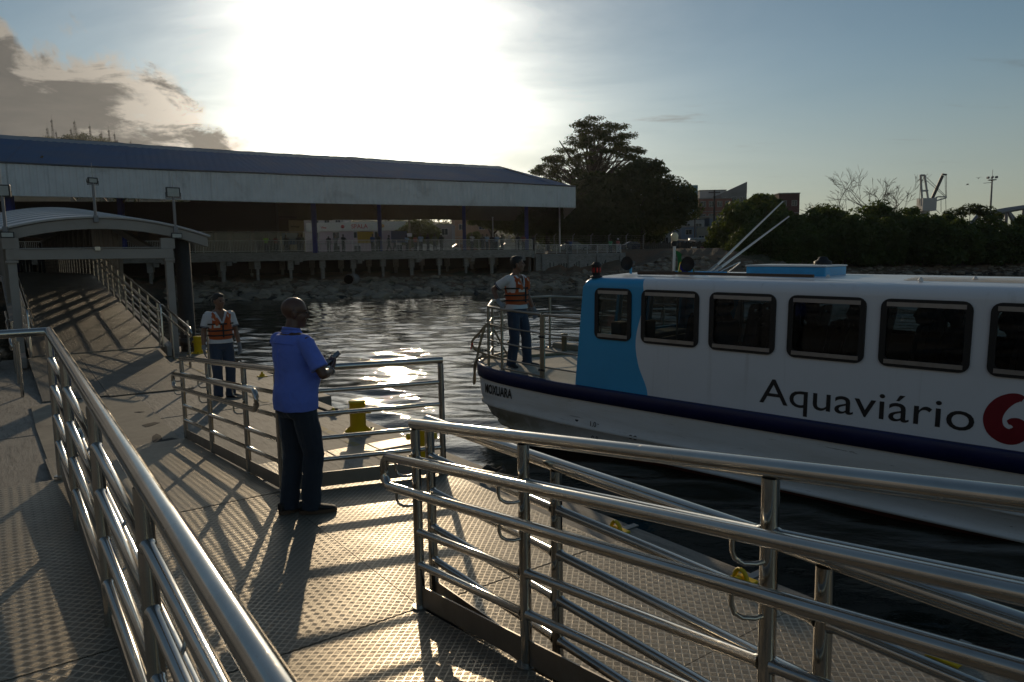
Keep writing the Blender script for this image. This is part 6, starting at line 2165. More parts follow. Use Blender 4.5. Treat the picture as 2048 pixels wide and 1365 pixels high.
# high mast light
hm_b = at(1976, 505, 170)
hm = thing('high_mast_light', 'tall slender light mast with a crown of lamps above the mangroves', 'light mast', (hm_b.x, hm_b.y, 2.0))
zt = at(1976, 362, 170).z - 2.0
MB().tube([(0, 0, 0), (0, 0, zt)], [0.30, 0.17], 8).build('pole', GREY, hm)
MB().lathe([(0.3, 0), (0.9, 0.1), (0.9, 0.25), (0.3, 0.3)], 10, (0, 0, zt)).build('crown_ring', GREY, hm)
for k in range(6):
    a = k * math.pi / 3
    MB().cbox((0.95 * math.cos(a), 0.95 * math.sin(a), zt + 0.75), 0.42, 0.42, 0.42, a).build('lamp', GREY, hm)
MB().tube([(0, 0, zt), (0, 0, zt + 2.6)], 0.05, 5).build('lightning_rod', GREY, hm)
MB().tube([(0, 0, zt - 0.4), (-2.0, 0, zt - 0.55)], 0.06, 5).build('arm', GREY, hm)
# steel arch bridge end
br_b = at(2010, 440, 230)
br = thing('arch_bridge', 'grey steel truss arch of a bridge rising at the far right', 'bridge', (br_b.x, br_b.y, 0))
def brp(px, py):
    return at(px, py, 230) - Vector((br_b.x, br_b.y, 0))
top = [brp(1974, 448), brp(1990, 428), brp(2010, 423), brp(2048, 416), brp(2110, 407), brp(2180, 403), brp(2260, 401)]
for dy in (0, 8):
    MB().tube([p + Vector((0, dy, 0)) for p in top], 0.75, 6).build('top_chord', GREY, br)
    MB().tube([brp(1970, 455) + Vector((0, dy, 0)), brp(2260, 453) + Vector((0, dy, 0))], 0.7, 6).build('bottom_chord', GREY, br)
    for a, b_ in (((1990, 428), (1994, 453)), ((2010, 423), (1994, 453)), ((2016, 423), (2030, 452)), ((2048, 416), (2046, 453)), ((2048, 416), (2080, 453)), ((2110, 407), (2080, 453)), ((2110, 407), (2112, 453)), ((2110, 407), (2145, 453)), ((2180, 403), (2145, 453))):
        MB().tube([brp(*a) + Vector((0, dy, 0)), brp(*b_) + Vector((0, dy, 0))], 0.5, 6).build('diagonal', GREY, br)
for px in (1972, 2120, 2255):
    MB().box(brp(px, 453).x - 1.2, brp(px, 453).x + 1.2, 0, 8, -1.5, brp(px, 453).z).build('pier', CONC_FAR, br)
# gulls
for px, py, lab, a in ((1957, 357, 'gull gliding beside the light mast, upper one of two', 0.5), (1935, 370, 'lower gull of two, left of the light mast', -0.4)):
    p = at(px, py, 120)
    g_ = thing('gull', lab, 'bird', p, a)
    GU = mat('gull_feathers', (0.20, 0.20, 0.20), 0.8)
    MB().tube([(-0.22, 0, 0), (-0.1, 0, 0.02), (0.1, 0, 0.03), (0.24, 0, 0.01)], [0.02, 0.07, 0.06, 0.015], 8).build('body', GU, g_)
    for sg in (-1, 1):
        MB().add([(0.1, 0, 0.03), (0.06, sg * 0.35, 0.17), (-0.02, sg * 0.75, 0.10), (-0.08, sg * 0.36, 0.14), (-0.08, 0, 0.03), (0.1, 0, 0.045), (0.06, sg * 0.35, 0.185), (-0.02, sg * 0.75, 0.11), (-0.08, sg * 0.36, 0.155), (-0.08, 0, 0.045)], [(0, 1, 3, 4), (1, 2, 3), (9, 8, 6, 5), (8, 7, 6)]).build('wing', GU, g_)
# poles on the shore
WOODP = mat('dark_pole', (0.06, 0.05, 0.045), 0.85)
for px, yt, d, r, mt, nm, lab, cat, arms in ((1427, 380, 112, 0.17, WOODP, 'utility_pole', 'tall dark utility pole before the brick house', 'pole', 1), (1389, 434, 118, 0.13, WOODP, 'utility_pole', 'shorter dark utility pole left of the tall one', 'pole', 1), (1446, 445, 116, 0.12, WOODP, 'utility_pole', 'dark utility pole right of the tall one, before the graffiti wall', 'pole', 1),
                                       (1120, 415, 88, 0.11, WHITE_RAIL, 'lamp_post', 'tall plain white post under the canopy end', 'post', 0), (987, 436, 98, 0.09, WHITE_RAIL, 'lamp_post', 'white post behind the crowd on the wharf', 'post', 0), (910, 438, 110, 0.05, GREY, 'lamp_post', 'thin street lamp post behind the parked cars', 'lamp post', 0), (821, 440, 105, 0.20, mat('wooden_post', (0.20, 0.15, 0.08), 0.8), 'utility_pole', 'brownish pole with a white box before the yellow-green tree', 'pole', 0)):
    b_ = dirpt(px, d, 2.6)
    root = thing(nm, lab, cat, b_)
    h = at(px, yt, d).z - 2.6
    MB().tube([(0, 0, -1.0), (0, 0, h)], [r, r * 0.75], 8).build('pole', mt, root)
    if arms:
        MB().box(-0.9, 0.9, -0.06, 0.06, h - 0.5, h - 0.36).build('cross_arm', mt, root)
        for x in (-0.75, 0, 0.75):
            MB().lathe([(0.04, 0), (0.06, 0.1), (0, 0.16)], 6, (x, 0, h - 0.36)).build('insulator', GREY, root)
    elif nm == 'lamp_post':
        MB().lathe([(r, 0), (r * 1.4, 0.04), (r * 1.4, 0.1), (0, 0.12)], 8, (0, 0, h)).build('cap', mt, root)
    else:
        MB().bevel_box(-0.35, 0.35, -0.3, -0.1, h * 0.55, h * 0.55 + 0.5, 0.03).build('meter_box', WHITE_RAIL, root)


# vehicles
def car_body(L, W, prof, top, mt_name, color):
    """side outline extruded with narrowing; prof: (x, z) lower body, top: greenhouse outline"""
    m = MB()
    ring = lambda k, z0: None
    rings = []
    for y, s in ((-W / 2, 0.90), (-W / 2 * 0.97, 0.985), (-W / 2 * 0.9, 1.0), (W / 2 * 0.9, 1.0), (W / 2 * 0.97, 0.985), (W / 2, 0.90)):
        rings.append([(x * (0.985 if s < 1 else 1), y, 0.45 + (z - 0.45) * s) for x, z in prof])
    m.loft(rings, True, True, True)
    return m


TYRE = mat('tyre_rubber', (0.02, 0.02, 0.02), 0.8)
RIM = mat('wheel_rim', (0.35, 0.35, 0.36), 0.35, 0.7)
CGLASS = mat('car_glass', (0.02, 0.024, 0.028), 0.08)
LAMPW = mat('headlamp', (0.6, 0.6, 0.58), 0.15)
LAMPR = mat('tail_lamp', (0.3, 0.01, 0.01), 0.2)


def make_car(label, color, pos, ang, van=False, group='cars parked along the shore street', name='parked_car'):
    root = thing(name, label, 'van' if van else 'car', pos, ang, group)
    pm = mat('car_paint_%d' % int(sum(color) * 300), color, 0.25, 0.2, 0.03, 1.0)
    if van:
        prof = [(-2.1, 0.35), (2.1, 0.35), (2.15, 0.85), (1.45, 1.02), (0.75, 1.75), (0.4, 1.85), (-2.0, 1.85), (-2.12, 1.2)]
    else:
        prof = [(-2.05, 0.32), (2.05, 0.32), (2.12, 0.62), (2.0, 0.84), (0.95, 0.96), (0.25, 1.42), (-0.85, 1.46), (-1.55, 1.02), (-2.05, 0.95), (-2.12, 0.6)]
    car_body(4.2, 1.72, prof, None, '', color).build('body', pm, root)
    for sy in (-1, 1):
        y = sy * 0.862
        if van:
            g_ = [(1.30, 1.08), (0.72, 1.68), (0.15, 1.68), (0.15, 1.06)]
        else:
            g_ = [(0.85, 0.99), (0.22, 1.36), (-0.80, 1.38), (-1.35, 1.02)]
        MB().add([(x, y * (0.97 if z > 1.1 else 1.0), z) for x, z in g_], [(0, 1, 2, 3)] if sy < 0 else [(3, 2, 1, 0)]).build('side_window', CGLASS, root)
        for x in (-1.3, 1.3):
            wh = MB().lathe([(0.20, -0.10), (0.31, -0.10), (0.33, -0.06), (0.33, 0.06), (0.31, 0.10), (0.20, 0.10)], 16, (x, sy * 0.78, 0.32), 'y').build('wheel', TYRE, root)
            MB().lathe([(0.0, -0.105), (0.20, -0.102), (0.20, 0.102), (0.0, 0.105)], 12, (x, sy * 0.78, 0.32), 'y').build('rim', RIM, wh)
        MB().bevel_box(2.02, 2.10, sy * 0.62 - 0.16, sy * 0.62 + 0.16, 0.62, 0.76, 0.02).build('headlight', LAMPW, root)
        MB().bevel_box(-2.12, -2.04, sy * 0.66 - 0.12, sy * 0.66 + 0.12, 0.70, 0.86, 0.02).build('tail_light', LAMPR, root)
    ws = [(0.93, 0.985), (0.28, 1.40)] if not van else [(1.40, 1.06), (0.78, 1.70)]
    MB().add([(ws[0][0] + 0.012, -0.66, ws[0][1]), (ws[0][0] + 0.012, 0.66, ws[0][1]), (ws[1][0] + 0.012, 0.58, ws[1][1]), (ws[1][0] + 0.012, -0.58, ws[1][1])], [(0, 1, 2, 3)]).build('windscreen', CGLASS, root)
    return root


make_car('white parked car with gleaming roof, behind the wharf railing', (0.62, 0.62, 0.62), dirpt(858, 103, 3.0), 0.2)
make_car('silver parked car second in the row behind the wharf railing', (0.38, 0.38, 0.39), dirpt(893, 105, 3.0), 0.2)
make_car('dull red parked car behind the wharf railing', (0.22, 0.09, 0.07), dirpt(925, 107, 3.0), 0.2)
make_car('white parked car near the wharf end, left of the white post', (0.55, 0.56, 0.57), dirpt(1015, 105, 3.0), 3.3)
make_car('grey parked car behind the quay fence', (0.20, 0.22, 0.25), dirpt(1150, 100, 2.9), 0.1)
make_car('dark blue parked car behind the quay fence, right end', (0.05, 0.07, 0.13), dirpt(1268, 108, 2.9), 0.1)
make_car('white delivery van parked below the houses', (0.62, 0.62, 0.62), dirpt(1404, 112, 3.0), 0.0, True)
# odds and ends on the earth bank
o = thing('fridge', 'upright white cabinet left on the earth bank below the van', 'cabinet', dirpt(1387, 97, 2.35))
MB().bevel_box(-0.32, 0.32, -0.3, 0.3, 0, 0.9, 0.02).build('body', WHITE, o)
MB().bevel_box(-0.32, 0.32, -0.34, -0.302, 0.0, 0.89, 0.01).build('door', WHITE, o)
o = thing('drum', 'dark blue drum with a red lid standing on the earth bank', 'drum', dirpt(1404, 97, 2.4))
MB().lathe([(0.26, 0), (0.28, 0.3), (0.26, 0.32), (0.28, 0.6), (0.26, 0.75)], 14).build('barrel', mat('drum_blue', (0.03, 0.05, 0.13), 0.5), o)
MB().lathe([(0.28, 0.75), (0.28, 0.83), (0, 0.85)], 14).build('lid', mat('drum_red', (0.30, 0.04, 0.05), 0.5), o)
sh_ = thing('lean_to', 'tumbledown wooden lean-to on the earth bank', 'shed', dirpt(1374, 99, 2.4))
for x in (-0.9, 0.9):
    MB().box(x - 0.06, x + 0.06, -0.06, 0.06, 0, 1.6).build('post', WOODP, sh_)
MB().add([(-1.2, -0.6, 1.75), (1.3, -0.6, 1.5), (1.3, 1.2, 1.75), (-1.2, 1.2, 1.95), (-1.2, -0.6, 1.82), (1.3, -0.6, 1.57), (1.3, 1.2, 1.82), (-1.2, 1.2, 2.02)], [(3, 2, 1, 0), (4, 5, 6, 7), (0, 1, 5, 4), (1, 2, 6, 5), (2, 3, 7, 6), (3, 0, 4, 7)]).build('roof', ROOFT, sh_)
bk = thing('board_fence', 'grey board fence behind the earth bank', 'fence', dirpt(1288, 104, 2.6), 0.05)
for i in range(34):
    MB().box(i * 0.28, i * 0.28 + 0.255, 0, 0.03, 0, 1.5 + 0.12 * ((i * 7) % 3 - 1)).build('board', mat('grey_board', (0.10, 0.095, 0.085), 0.85), bk)


# ================================================================== people
def remeshed(mb, name, voxel, mt, parent, smooth=4, disp=0.0, dsize=0.12, cut=None):
    """one continuous skin over overlapping closed shapes"""
    me = mb.mesh(name)
    ob = bpy.data.objects.new('tmp', me)
    COL.objects.link(ob)
    md = ob.modifiers.new('r', 'REMESH')
    md.mode = 'VOXEL'
    md.voxel_size = voxel
    md.use_smooth_shade = True
    if smooth:
        s_ = ob.modifiers.new('s', 'SMOOTH')
        s_.factor = 0.5
        s_.iterations = smooth
    if disp:
        tx = bpy.data.textures.get('folds_%g' % dsize) or bpy.data.textures.new('folds_%g' % dsize, 'CLOUDS')
        tx.noise_scale = dsize
        tx.noise_depth = 2
        dm = ob.modifiers.new('d', 'DISPLACE')
        dm.texture = tx
        dm.strength = disp
        dm.mid_level = 0.5
    dg = bpy.context.evaluated_depsgraph_get()
    out = bpy.data.meshes.new_from_object(ob.evaluated_get(dg))
    out.name = name
    bpy.data.objects.remove(ob)
    bpy.data.meshes.remove(me)
    if cut:
        bm = bmesh.new()
        bm.from_mesh(out)
        bmesh.ops.delete(bm, geom=[f for f in bm.faces if cut(f.calc_center_median())], context='FACES')
        bm.to_mesh(out)
        bm.free()
    out.polygons.foreach_set('use_smooth', [True] * len(out.polygons))
    out.materials.clear()
    if mt is not None:
        out.materials.append(mt)
    o = bpy.data.objects.new(name, out)
    COL.objects.link(o)
    o.parent = parent
    return o


def ell(mb, rings, n=22, rot=0.0):
    """loft of ellipses (cx, cy, z, rx, ry), superellipse-ish"""
    rr = []
    cs, sn = math.cos(rot), math.sin(rot)
    for cx, cy_, z, rx, ry in rings:
        ring = []
        for q in range(n):
            t = 2 * math.pi * q / n
            a, b = rx * math.copysign(abs(math.cos(t)) ** 0.88, math.cos(t)), ry * math.copysign(abs(math.sin(t)) ** 0.88, math.sin(t))
            x, y = cx + a, cy_ + b
            ring.append((x * cs - y * sn, x * sn + y * cs, z))
        rr.append(ring)
    mb.loft(rr, True, True)


def limb(mb, pts, rad, n=12):
    """tapered limb with rounded ends"""
    mb.tube(pts, rad, n)
    mb.ball(pts[0], rad[0], seg=12, rings=8)
    mb.ball(pts[-1], rad[-1], seg=12, rings=8)


def ik(a, b, l1, l2, hint):
    """elbow or knee between a and b, bent towards hint"""
    a, b = Vector(a), Vector(b)
    d = b - a
    L = min(d.length, (l1 + l2) * 0.999)
    e = d.normalized()
    k = (l1 * l1 - l2 * l2 + L * L) / (2 * L)
    h = math.sqrt(max(l1 * l1 - k * k, 1e-6))
    n = Vector(hint) - e * Vector(hint).dot(e)
    n.normalize()
    return a + e * k + n * h


def hand(mb, W, d, n, t, curl=0.5, grow=0.0, thumb=0.5, spread=0.0):
    """palm and five fingers from the wrist W: d towards the fingers, n out of the palm, t towards the thumb"""
    W, d, n, t = Vector(W), Vector(d).normalized(), Vector(n).normalized(), Vector(t).normalized()
    n = (n - d * n.dot(d)).normalized()
    t = (t - d * t.dot(d) - n * t.dot(n)).normalized()
    rings = []
    for k, wd, th in ((-0.015, 0.026, 0.020), (0.02, 0.034, 0.019), (0.055, 0.040, 0.017), (0.09, 0.040, 0.014)):
        c = W + d * k
        rings.append([c + t * (wd + grow) * math.cos(q) + n * (th + grow) * math.sin(q) for q in (2 * math.pi * i / 12 for i in range(12))])
    mb.loft(rings, True, True)
    for i, (off, ln) in enumerate(((0.030, 0.070), (0.010, 0.080), (-0.011, 0.074), (-0.030, 0.057))):
        b = W + d * 0.086 + t * off
        a0, a1, a2 = curl * 0.45, curl * 1.05, curl * 1.5
        dd = (d + t * off * spread * 6).normalized()
        p1 = b + (dd * math.cos(a0) + n * math.sin(a0)) * ln * 0.45
        p2 = p1 + (dd * math.cos(a1) + n * math.sin(a1)) * ln * 0.32
        p3 = p2 + (dd * math.cos(a2) + n * math.sin(a2)) * ln * 0.26
        limb(mb, [b, p1, p2, p3], [0.0095 + grow, 0.0088 + grow, 0.0080 + grow, 0.0068 + grow], 8)
    b = W + d * 0.02 + t * 0.028
    q1 = b + (d * 0.62 + t * 0.70 + n * 0.25 * thumb).normalized() * 0.042
    q2 = q1 + (d * 0.85 + t * 0.30 + n * 0.5 * thumb).normalized() * 0.030
    q3 = q2 + (d * 0.95 + n * 0.6 * thumb).normalized() * 0.022
    limb(mb, [b, q1, q2, q3], [0.014 + grow, 0.0115 + grow, 0.010 + grow, 0.0082 + grow], 8)


def head_shapes(mb, c, R, bald=True):
    def P(x, y, z):
        return Vector(c) + R @ Vector((x, y, z))
    mb.ball(P(-0.012, 0, 0.035), 0.100, 0.078, 0.090, 16, 12, R)
    mb.ball(P(0.012, 0, -0.02), 0.078, 0.066, 0.090, 14, 10, R)
    mb.ball(P(0.034, 0, -0.070), 0.052, 0.050, 0.045, 12, 8, R)
    mb.ball(P(0.068, 0, -0.092), 0.022, 0.026, 0.020, 10, 8, R)
    mb.ball(P(0.070, 0, 0.030), 0.024, 0.056, 0.013, 12, 8, R)
    mb.ball(P(0.066, 0.036, -0.022), 0.020, 0.024, 0.024, 10, 8, R)
    mb.ball(P(0.066, -0.036, -0.022), 0.020, 0.024, 0.024, 10, 8, R)
    mb.tube([P(0.084, 0, 0.028), P(0.100, 0, 0.0), P(0.112, 0, -0.022)], [0.009, 0.012, 0.016], 8)
    mb.ball(P(0.100, 0, -0.026), 0.016, 0.020, 0.011, 10, 8, R)
    mb.ball(P(0.084, 0, -0.053), 0.012, 0.026, 0.008, 10, 8, R)
    mb.ball(P(0.081, 0, -0.065), 0.012, 0.023, 0.009, 10, 8, R)
    for s_ in (-1, 1):
        mb.ball(P(-0.012, s_ * 0.078, -0.008), 0.019, 0.011, 0.033, 10, 8, R)
        mb.ball(P(-0.02, s_ * 0.086, 0.004), 0.014, 0.006, 0.022, 10, 8, R)


def hair_shapes(mb, c, R, top=0.016):
    def P(x, y, z):
        return Vector(c) + R @ Vector((x, y, z))
    mb.ball(P(-0.022, 0, 0.048), 0.102, 0.084, 0.088, 16, 12, R)
    mb.ball(P(-0.045, 0, 0.02), 0.075, 0.080, 0.085, 16, 12, R)
    mb.ball(P(0.030, 0, 0.098), 0.060, 0.062, 0.036, 14, 10, R)
    mb.ball(P(-0.02, 0, 0.105), 0.075, 0.066, 0.040, 14, 10, R)


def shoe_mesh(foot, ang, L=0.29):
    """upper and sole at foot (x, y); toe towards ang"""
    cs, sn = math.cos(ang), math.sin(ang)

    def T(x, y, z):
        return (foot[0] + x * cs - y * sn, foot[1] + x * sn + y * cs, z)
    up_m, so = MB(), MB()
    prof = [(-0.085, 0.032, 0.10), (-0.06, 0.040, 0.105), (0.0, 0.042, 0.10), (0.05, 0.046, 0.078), (0.11, 0.050, 0.062), (0.165, 0.046, 0.052), (0.20, 0.028, 0.040)]
    rings = []
    for x, wd, h in prof:
        ring = []
        for q in range(12):
            t = math.pi * 2 * q / 12
            ring.append(T(x, wd * math.cos(t), 0.022 + (h - 0.022) * (0.5 + 0.5 * math.sin(t))))
        rings.append(ring)
    up_m.loft(rings, True, True)
    out = []
    for q in range(24):
        t = 2 * math.pi * q / 24
        x = 0.058 + 0.152 * math.cos(t)
        y = (0.050 + 0.006 * math.cos(t)) * math.copysign(abs(math.sin(t)) ** 0.8, math.sin(t))
        out.append(T(x, y, 0)[:2])
    so.prism(out, 0.0, 0.030)
    return up_m, so


SKINS = {}


def skin(name, c):
    if name not in SKINS:
        m, t, b = principled(name)
        oc = t.n('ShaderNodeTexCoord').outputs['Object']
        n = t.noise(oc, 14.0, 5.0, 0.6)
        t.put(b.inputs['Base Color'], t.mix(t.ramp(n, 0.3, 0.7), tuple(x * 0.85 for x in c), tuple(min(x * 1.12, 1) for x in c)))
        b.inputs['Roughness'].default_value = 0.42
        t.put(b.inputs['Normal'], t.n('ShaderNodeBump', {'Strength': 0.3, 'Distance': 0.002, 'Height': t.noise(oc, 60.0, 3.0)}))
        SKINS[name] = m
    return SKINS[name]


def cloth(name, c, rough=0.85, folds=0.012, fs=9.0):
    if name in MATS:
        return MATS[name]
    m, t, b = principled(name)
    oc = t.n('ShaderNodeTexCoord').outputs['Object']
    n = t.noise(oc, 3.0, 5.0, 0.6)
    t.put(b.inputs['Base Color'], t.mix(t.ramp(n, 0.3, 0.7), tuple(x * 0.9 for x in c), tuple(min(x * 1.08, 1) for x in c)))
    b.inputs['Roughness'].default_value = rough
    b.inputs['Sheen Weight'].default_value = 0.15
    fo = t.noise(t.scale(oc, (1.0, 1.0, 0.55)), fs, 3.0, 0.5, 0.8)
    we = t.noise(oc, 420.0, 2.0)
    t.put(b.inputs['Normal'], t.n('ShaderNodeBump', {'Strength': 0.8, 'Distance': folds, 'Height': t.m('ADD', fo, t.m('MULTIPLY', we, 0.03))}))
    MATS[name] = m
    return m


def torso_rings(k=1.0, belly=0.0, z0=0.90, grow=0.0):
    """torso of a 1.75 m figure from the hip to the shoulders"""
    base = [(0.0, 0.86, 0.118, 0.168), (0.0, 0.94, 0.122, 0.172), (0.005, 1.02, 0.112 + belly * 0.5, 0.155 + belly * 0.3), (0.012 + belly * 0.5, 1.10, 0.110 + belly, 0.152 + belly * 0.4),
            (0.012 + belly * 0.4, 1.18, 0.115 + belly * 0.7, 0.160 + belly * 0.2), (0.008, 1.27, 0.122 + belly * 0.2, 0.176), (0.0, 1.35, 0.118, 0.186), (-0.008, 1.42, 0.096, 0.180), (-0.012, 1.465, 0.070, 0.130), (-0.008, 1.50, 0.055, 0.075)]
    return [(cx, 0, z, rx + grow, ry + grow) for cx, z, rx, ry in base if z >= z0 - 1e-6]


def build_person(label, pos, heading, H=1.75, group=None, voxel=0.009, skin_m=None, shirt_m=None, trouser_m=None, shoe_m=None, sole_m=None, hair_m=None,
                 head_yaw=0.0, head_pitch=0.0, r_wr=(0.06, -0.30, 0.86), l_wr=(0.06, 0.30, 0.86), r_hint=(-1, -0.4, 0), l_hint=(-1, 0.4, 0), r_hand=None, l_hand=None,
                 feet=((0.0, -0.10, 0.0), (0.0, 0.10, 0.0)), belly=0.0, vest=False, gloves=False, sleeve=0.75, hem=0.90, seated=False, lean=0.0, fine=True):
    root = thing('person', label, 'person', pos, heading, group)
    k = H / 1.75
    root.scale = (k, k, k)
    R = (Matrix.Rotation(head_yaw, 3, 'Z') @ Matrix.Rotation(head_pitch, 3, 'Y'))
    hc = Vector((0.035, 0, 1.632))
    shr, shl = Vector((-0.01, -0.190, 1.415)), Vector((-0.01, 0.190, 1.415))
    hipr, hipl = Vector((0, -0.092, 0.93)), Vector((0, 0.092, 0.93))
    if seated:
        knees = (Vector((0.42, -0.12, 0.95)), Vector((0.42, 0.12, 0.95)))
        ank = (Vector((0.44, -0.12, 0.55)), Vector((0.44, 0.12, 0.55)))
    else:
        ank = [Vector((f[0], f[1], 0.085)) for f in feet]
        knees = [ik(h, a, 0.445, 0.41, (1, 0.12 * (-1 if i == 0 else 1), 0)) for i, (h, a) in enumerate(zip((hipr, hipl), ank))]
    elr, ell_ = ik(shr, r_wr, 0.295, 0.262, r_hint), ik(shl, l_wr, 0.295, 0.262, l_hint)
    r_wr, l_wr = Vector(r_wr), Vector(l_wr)
    # --- body
    mb = MB()
    ell(mb, torso_rings(1.0, belly, 0.86, -0.008))
    mb.tube([(-0.015, 0, 1.44), (0.0, 0, 1.50), (0.018, 0, 1.57)], [0.066, 0.058, 0.056], 14)
    head_shapes(mb, hc, R)
    hands = []
    for sh, el_, wr, hd, sgn in ((shr, elr, r_wr, r_hand, -1), (shl, ell_, l_wr, l_hand, 1)):
        limb(mb, [sh, sh.lerp(el_, 0.45), el_], [0.056, 0.047, 0.039])
        limb(mb, [el_, el_.lerp(wr, 0.3), wr], [0.039, 0.040, 0.026])
        fd = (wr - el_).normalized()
        d, n, t, curl = hd if hd else (fd, Vector((0, -sgn, 0)), Vector((1, 0, 0)), 0.45)
        hand(mb, wr, d, n, t, curl, -0.001 if gloves else 0.0)
        if gloves:
            gm_ = MB()
            hand(gm_, wr, d, n, t, curl, 0.003)
            gm_.tube([wr - fd * 0.05, wr - fd * 0.02, wr + fd * 0.02], [0.033, 0.034, 0.033], 12)
            hands.append(gm_)
    for h, kn, an in zip((hipr, hipl), knees, ank):
        limb(mb, [h, h.lerp(kn, 0.5), kn], [0.082, 0.070, 0.052])
        limb(mb, [kn, kn.lerp(an, 0.35), an], [0.052, 0.053, 0.034])
        mb.tube([an, (an.x + 0.06, an.y, an.z - 0.045)], [0.035, 0.03], 8)
    remeshed(mb, 'body', voxel, skin_m, root, 3 if fine else 1)
    for gm_ in hands:
        remeshed(gm_, 'glove', min(voxel, 0.006) if fine else voxel, cloth('glove_cloth', (0.24, 0.24, 0.25), 0.9, 0.004, 30), root, 2)
    # --- trousers
    mb = MB()
    ell(mb, [r for r in torso_rings(1.0, 0.0, 0.86, 0.010) if r[2] < 1.04])
    ell(mb, [(0, 0, 0.80, 0.10, 0.15), (0, 0, 0.88, 0.125, 0.178)])
    mb.ball((-0.048, 0.075, 0.87), 0.080, 0.080, 0.090)
    mb.ball((-0.048, -0.075, 0.87), 0.080, 0.080, 0.090)
    for h, kn, an in zip((hipr, hipl), knees, ank):
        an2 = an + Vector((0.0, 0, -0.055 if not seated else 0))
        limb(mb, [h, h.lerp(kn, 0.5), kn], [0.104, 0.100, 0.084])
        mb.tube([kn, kn.lerp(an2, 0.5), kn.lerp(an2, 0.85), an2], [0.084, 0.080, 0.077, 0.082], 14)
    remeshed(mb, 'trousers', voxel * 1.1, trouser_m, root, 2 if fine else 1, 0.016 if fine else 0, 0.10)
    # --- shirt
    mb = MB()
    tr_ = torso_rings(1.0, belly, hem, 0.016)[:-1]
    tr_ = [(r[0], 0, r[2], r[3] + (0.020 if r[2] < 0.95 else 0.008 if r[2] < 1.05 else 0), r[4] + (0.014 if r[2] < 0.95 else 0.006 if r[2] < 1.05 else 0)) for r in tr_]
    ell(mb, tr_)
    for sh, el_ in ((shr, elr), (shl, ell_)):
        e2 = sh.lerp(el_, sleeve)
        mb.ball(sh + Vector((0, -0.012 if sh.y > 0 else 0.012, -0.004)), 0.068)
        mb.tube([sh, sh.lerp(e2, 0.5), e2], [0.066, 0.067, 0.072], 14)
    sh_o = remeshed(mb, 'shirt', voxel * 1.1, shirt_m, root, 2 if fine else 1, 0.014 if fine else 0, 0.11,
                    (lambda c: (c.x > 0.0 and c.z > 1.30 and abs(c.y) < (c.z - 1.30) * 0.42)) if vest else None)
    # --- shoes, hair
    if not seated:
        for i, f in enumerate(feet):
            u_, s_ = shoe_mesh((f[0] - 0.0, f[1]), f[2])
            sob = u_.build('shoe', shoe_m, root)
            s_.build('sole', sole_m or shoe_m, sob)
    if hair_m:
        mb = MB()
        hair_shapes(mb, hc, R)
        cutf = Vector((0.5, 0, -0.86))
        remeshed(mb, 'hair', voxel, hair_m, root, 1, 0.006 if fine else 0, 0.02,
                 lambda c: (lambda q: (q.x > 0.058 and q.z < 0.078) or (q.x > 0.018 and q.z < 0.042) or q.z < -0.055 or (q.x > -0.03 and q.z < -0.01))(R.transposed() @ (c - hc)))
    if fine:
        for s_ in (-1, 1):
            e = hc + R @ Vector((0.0825, s_ * 0.031, 0.010))
            MB().ball(e, 0.010, 0.013, 0.007, 10, 6, R).build('eye', mat('eye_dark', (0.02, 0.015, 0.012), 0.2), root)
            b0 = [hc + R @ Vector((0.090 - 0.010 * abs(q), s_ * (0.031 + 0.018 * q), 0.031 - 0.004 * q * q)) for q in (-1, 0, 1)]
            if hair_m:
                MB().tube(b0, [0.0035, 0.0045, 0.003], 6).build('eyebrow', hair_m, root)
    return root, dict(hc=hc, R=R, elr=elr, ell=ell_, shr=shr, shl=shl)


# ---- the bald man in the blue shirt
BLUE_SHIRT = cloth('blue_shirt_cloth', (0.14, 0.22, 0.72), 0.8, 0.022, 8.0)
JEANS = cloth('dark_jeans_cloth', (0.020, 0.028, 0.042), 0.85, 0.014, 9.0)
SHOE = mat('dark_shoe', (0.018, 0.017, 0.015), 0.7, 0, 0.2, 20)
SOLE = mat('brown_sole', (0.12, 0.075, 0.045), 0.8)
mpos = dock(-1.95, 0.02, 0.001)
MH = R_(50)                                     # torso heading
ch, shh = math.cos(R_(-30)), math.sin(R_(-30))
man, mj = build_person('bald man in a blue short-sleeved shirt and glasses, standing on the landing holding a phone', mpos, MH, 1.67, None, 0.008,
                       skin('man_skin', (0.115, 0.058, 0.038)), BLUE_SHIRT, JEANS, SHOE, SOLE, None, R_(-28), R_(6),
                       r_wr=(0.235, -0.165, 1.150), l_wr=(0.250, 0.04, 1.17), r_hint=(-0.35, -1, -0.9), l_hint=(-0.3, 1, -0.6),
                       r_hand=(Vector((0.62, 0.55, 0.42)), Vector((0.1, 0.55, 0.5)), Vector((-0.2, 0.1, 1)), 0.75), l_hand=(Vector((0.75, -0.45, 0.3)), Vector((0.1, -0.5, 0.7)), Vector((-0.2, 0, 1)), 0.7),
                       feet=((0.03, -0.085, R_(-38)), (-0.07, 0.075, R_(4))), belly=0.045, sleeve=0.82, hem=0.86)
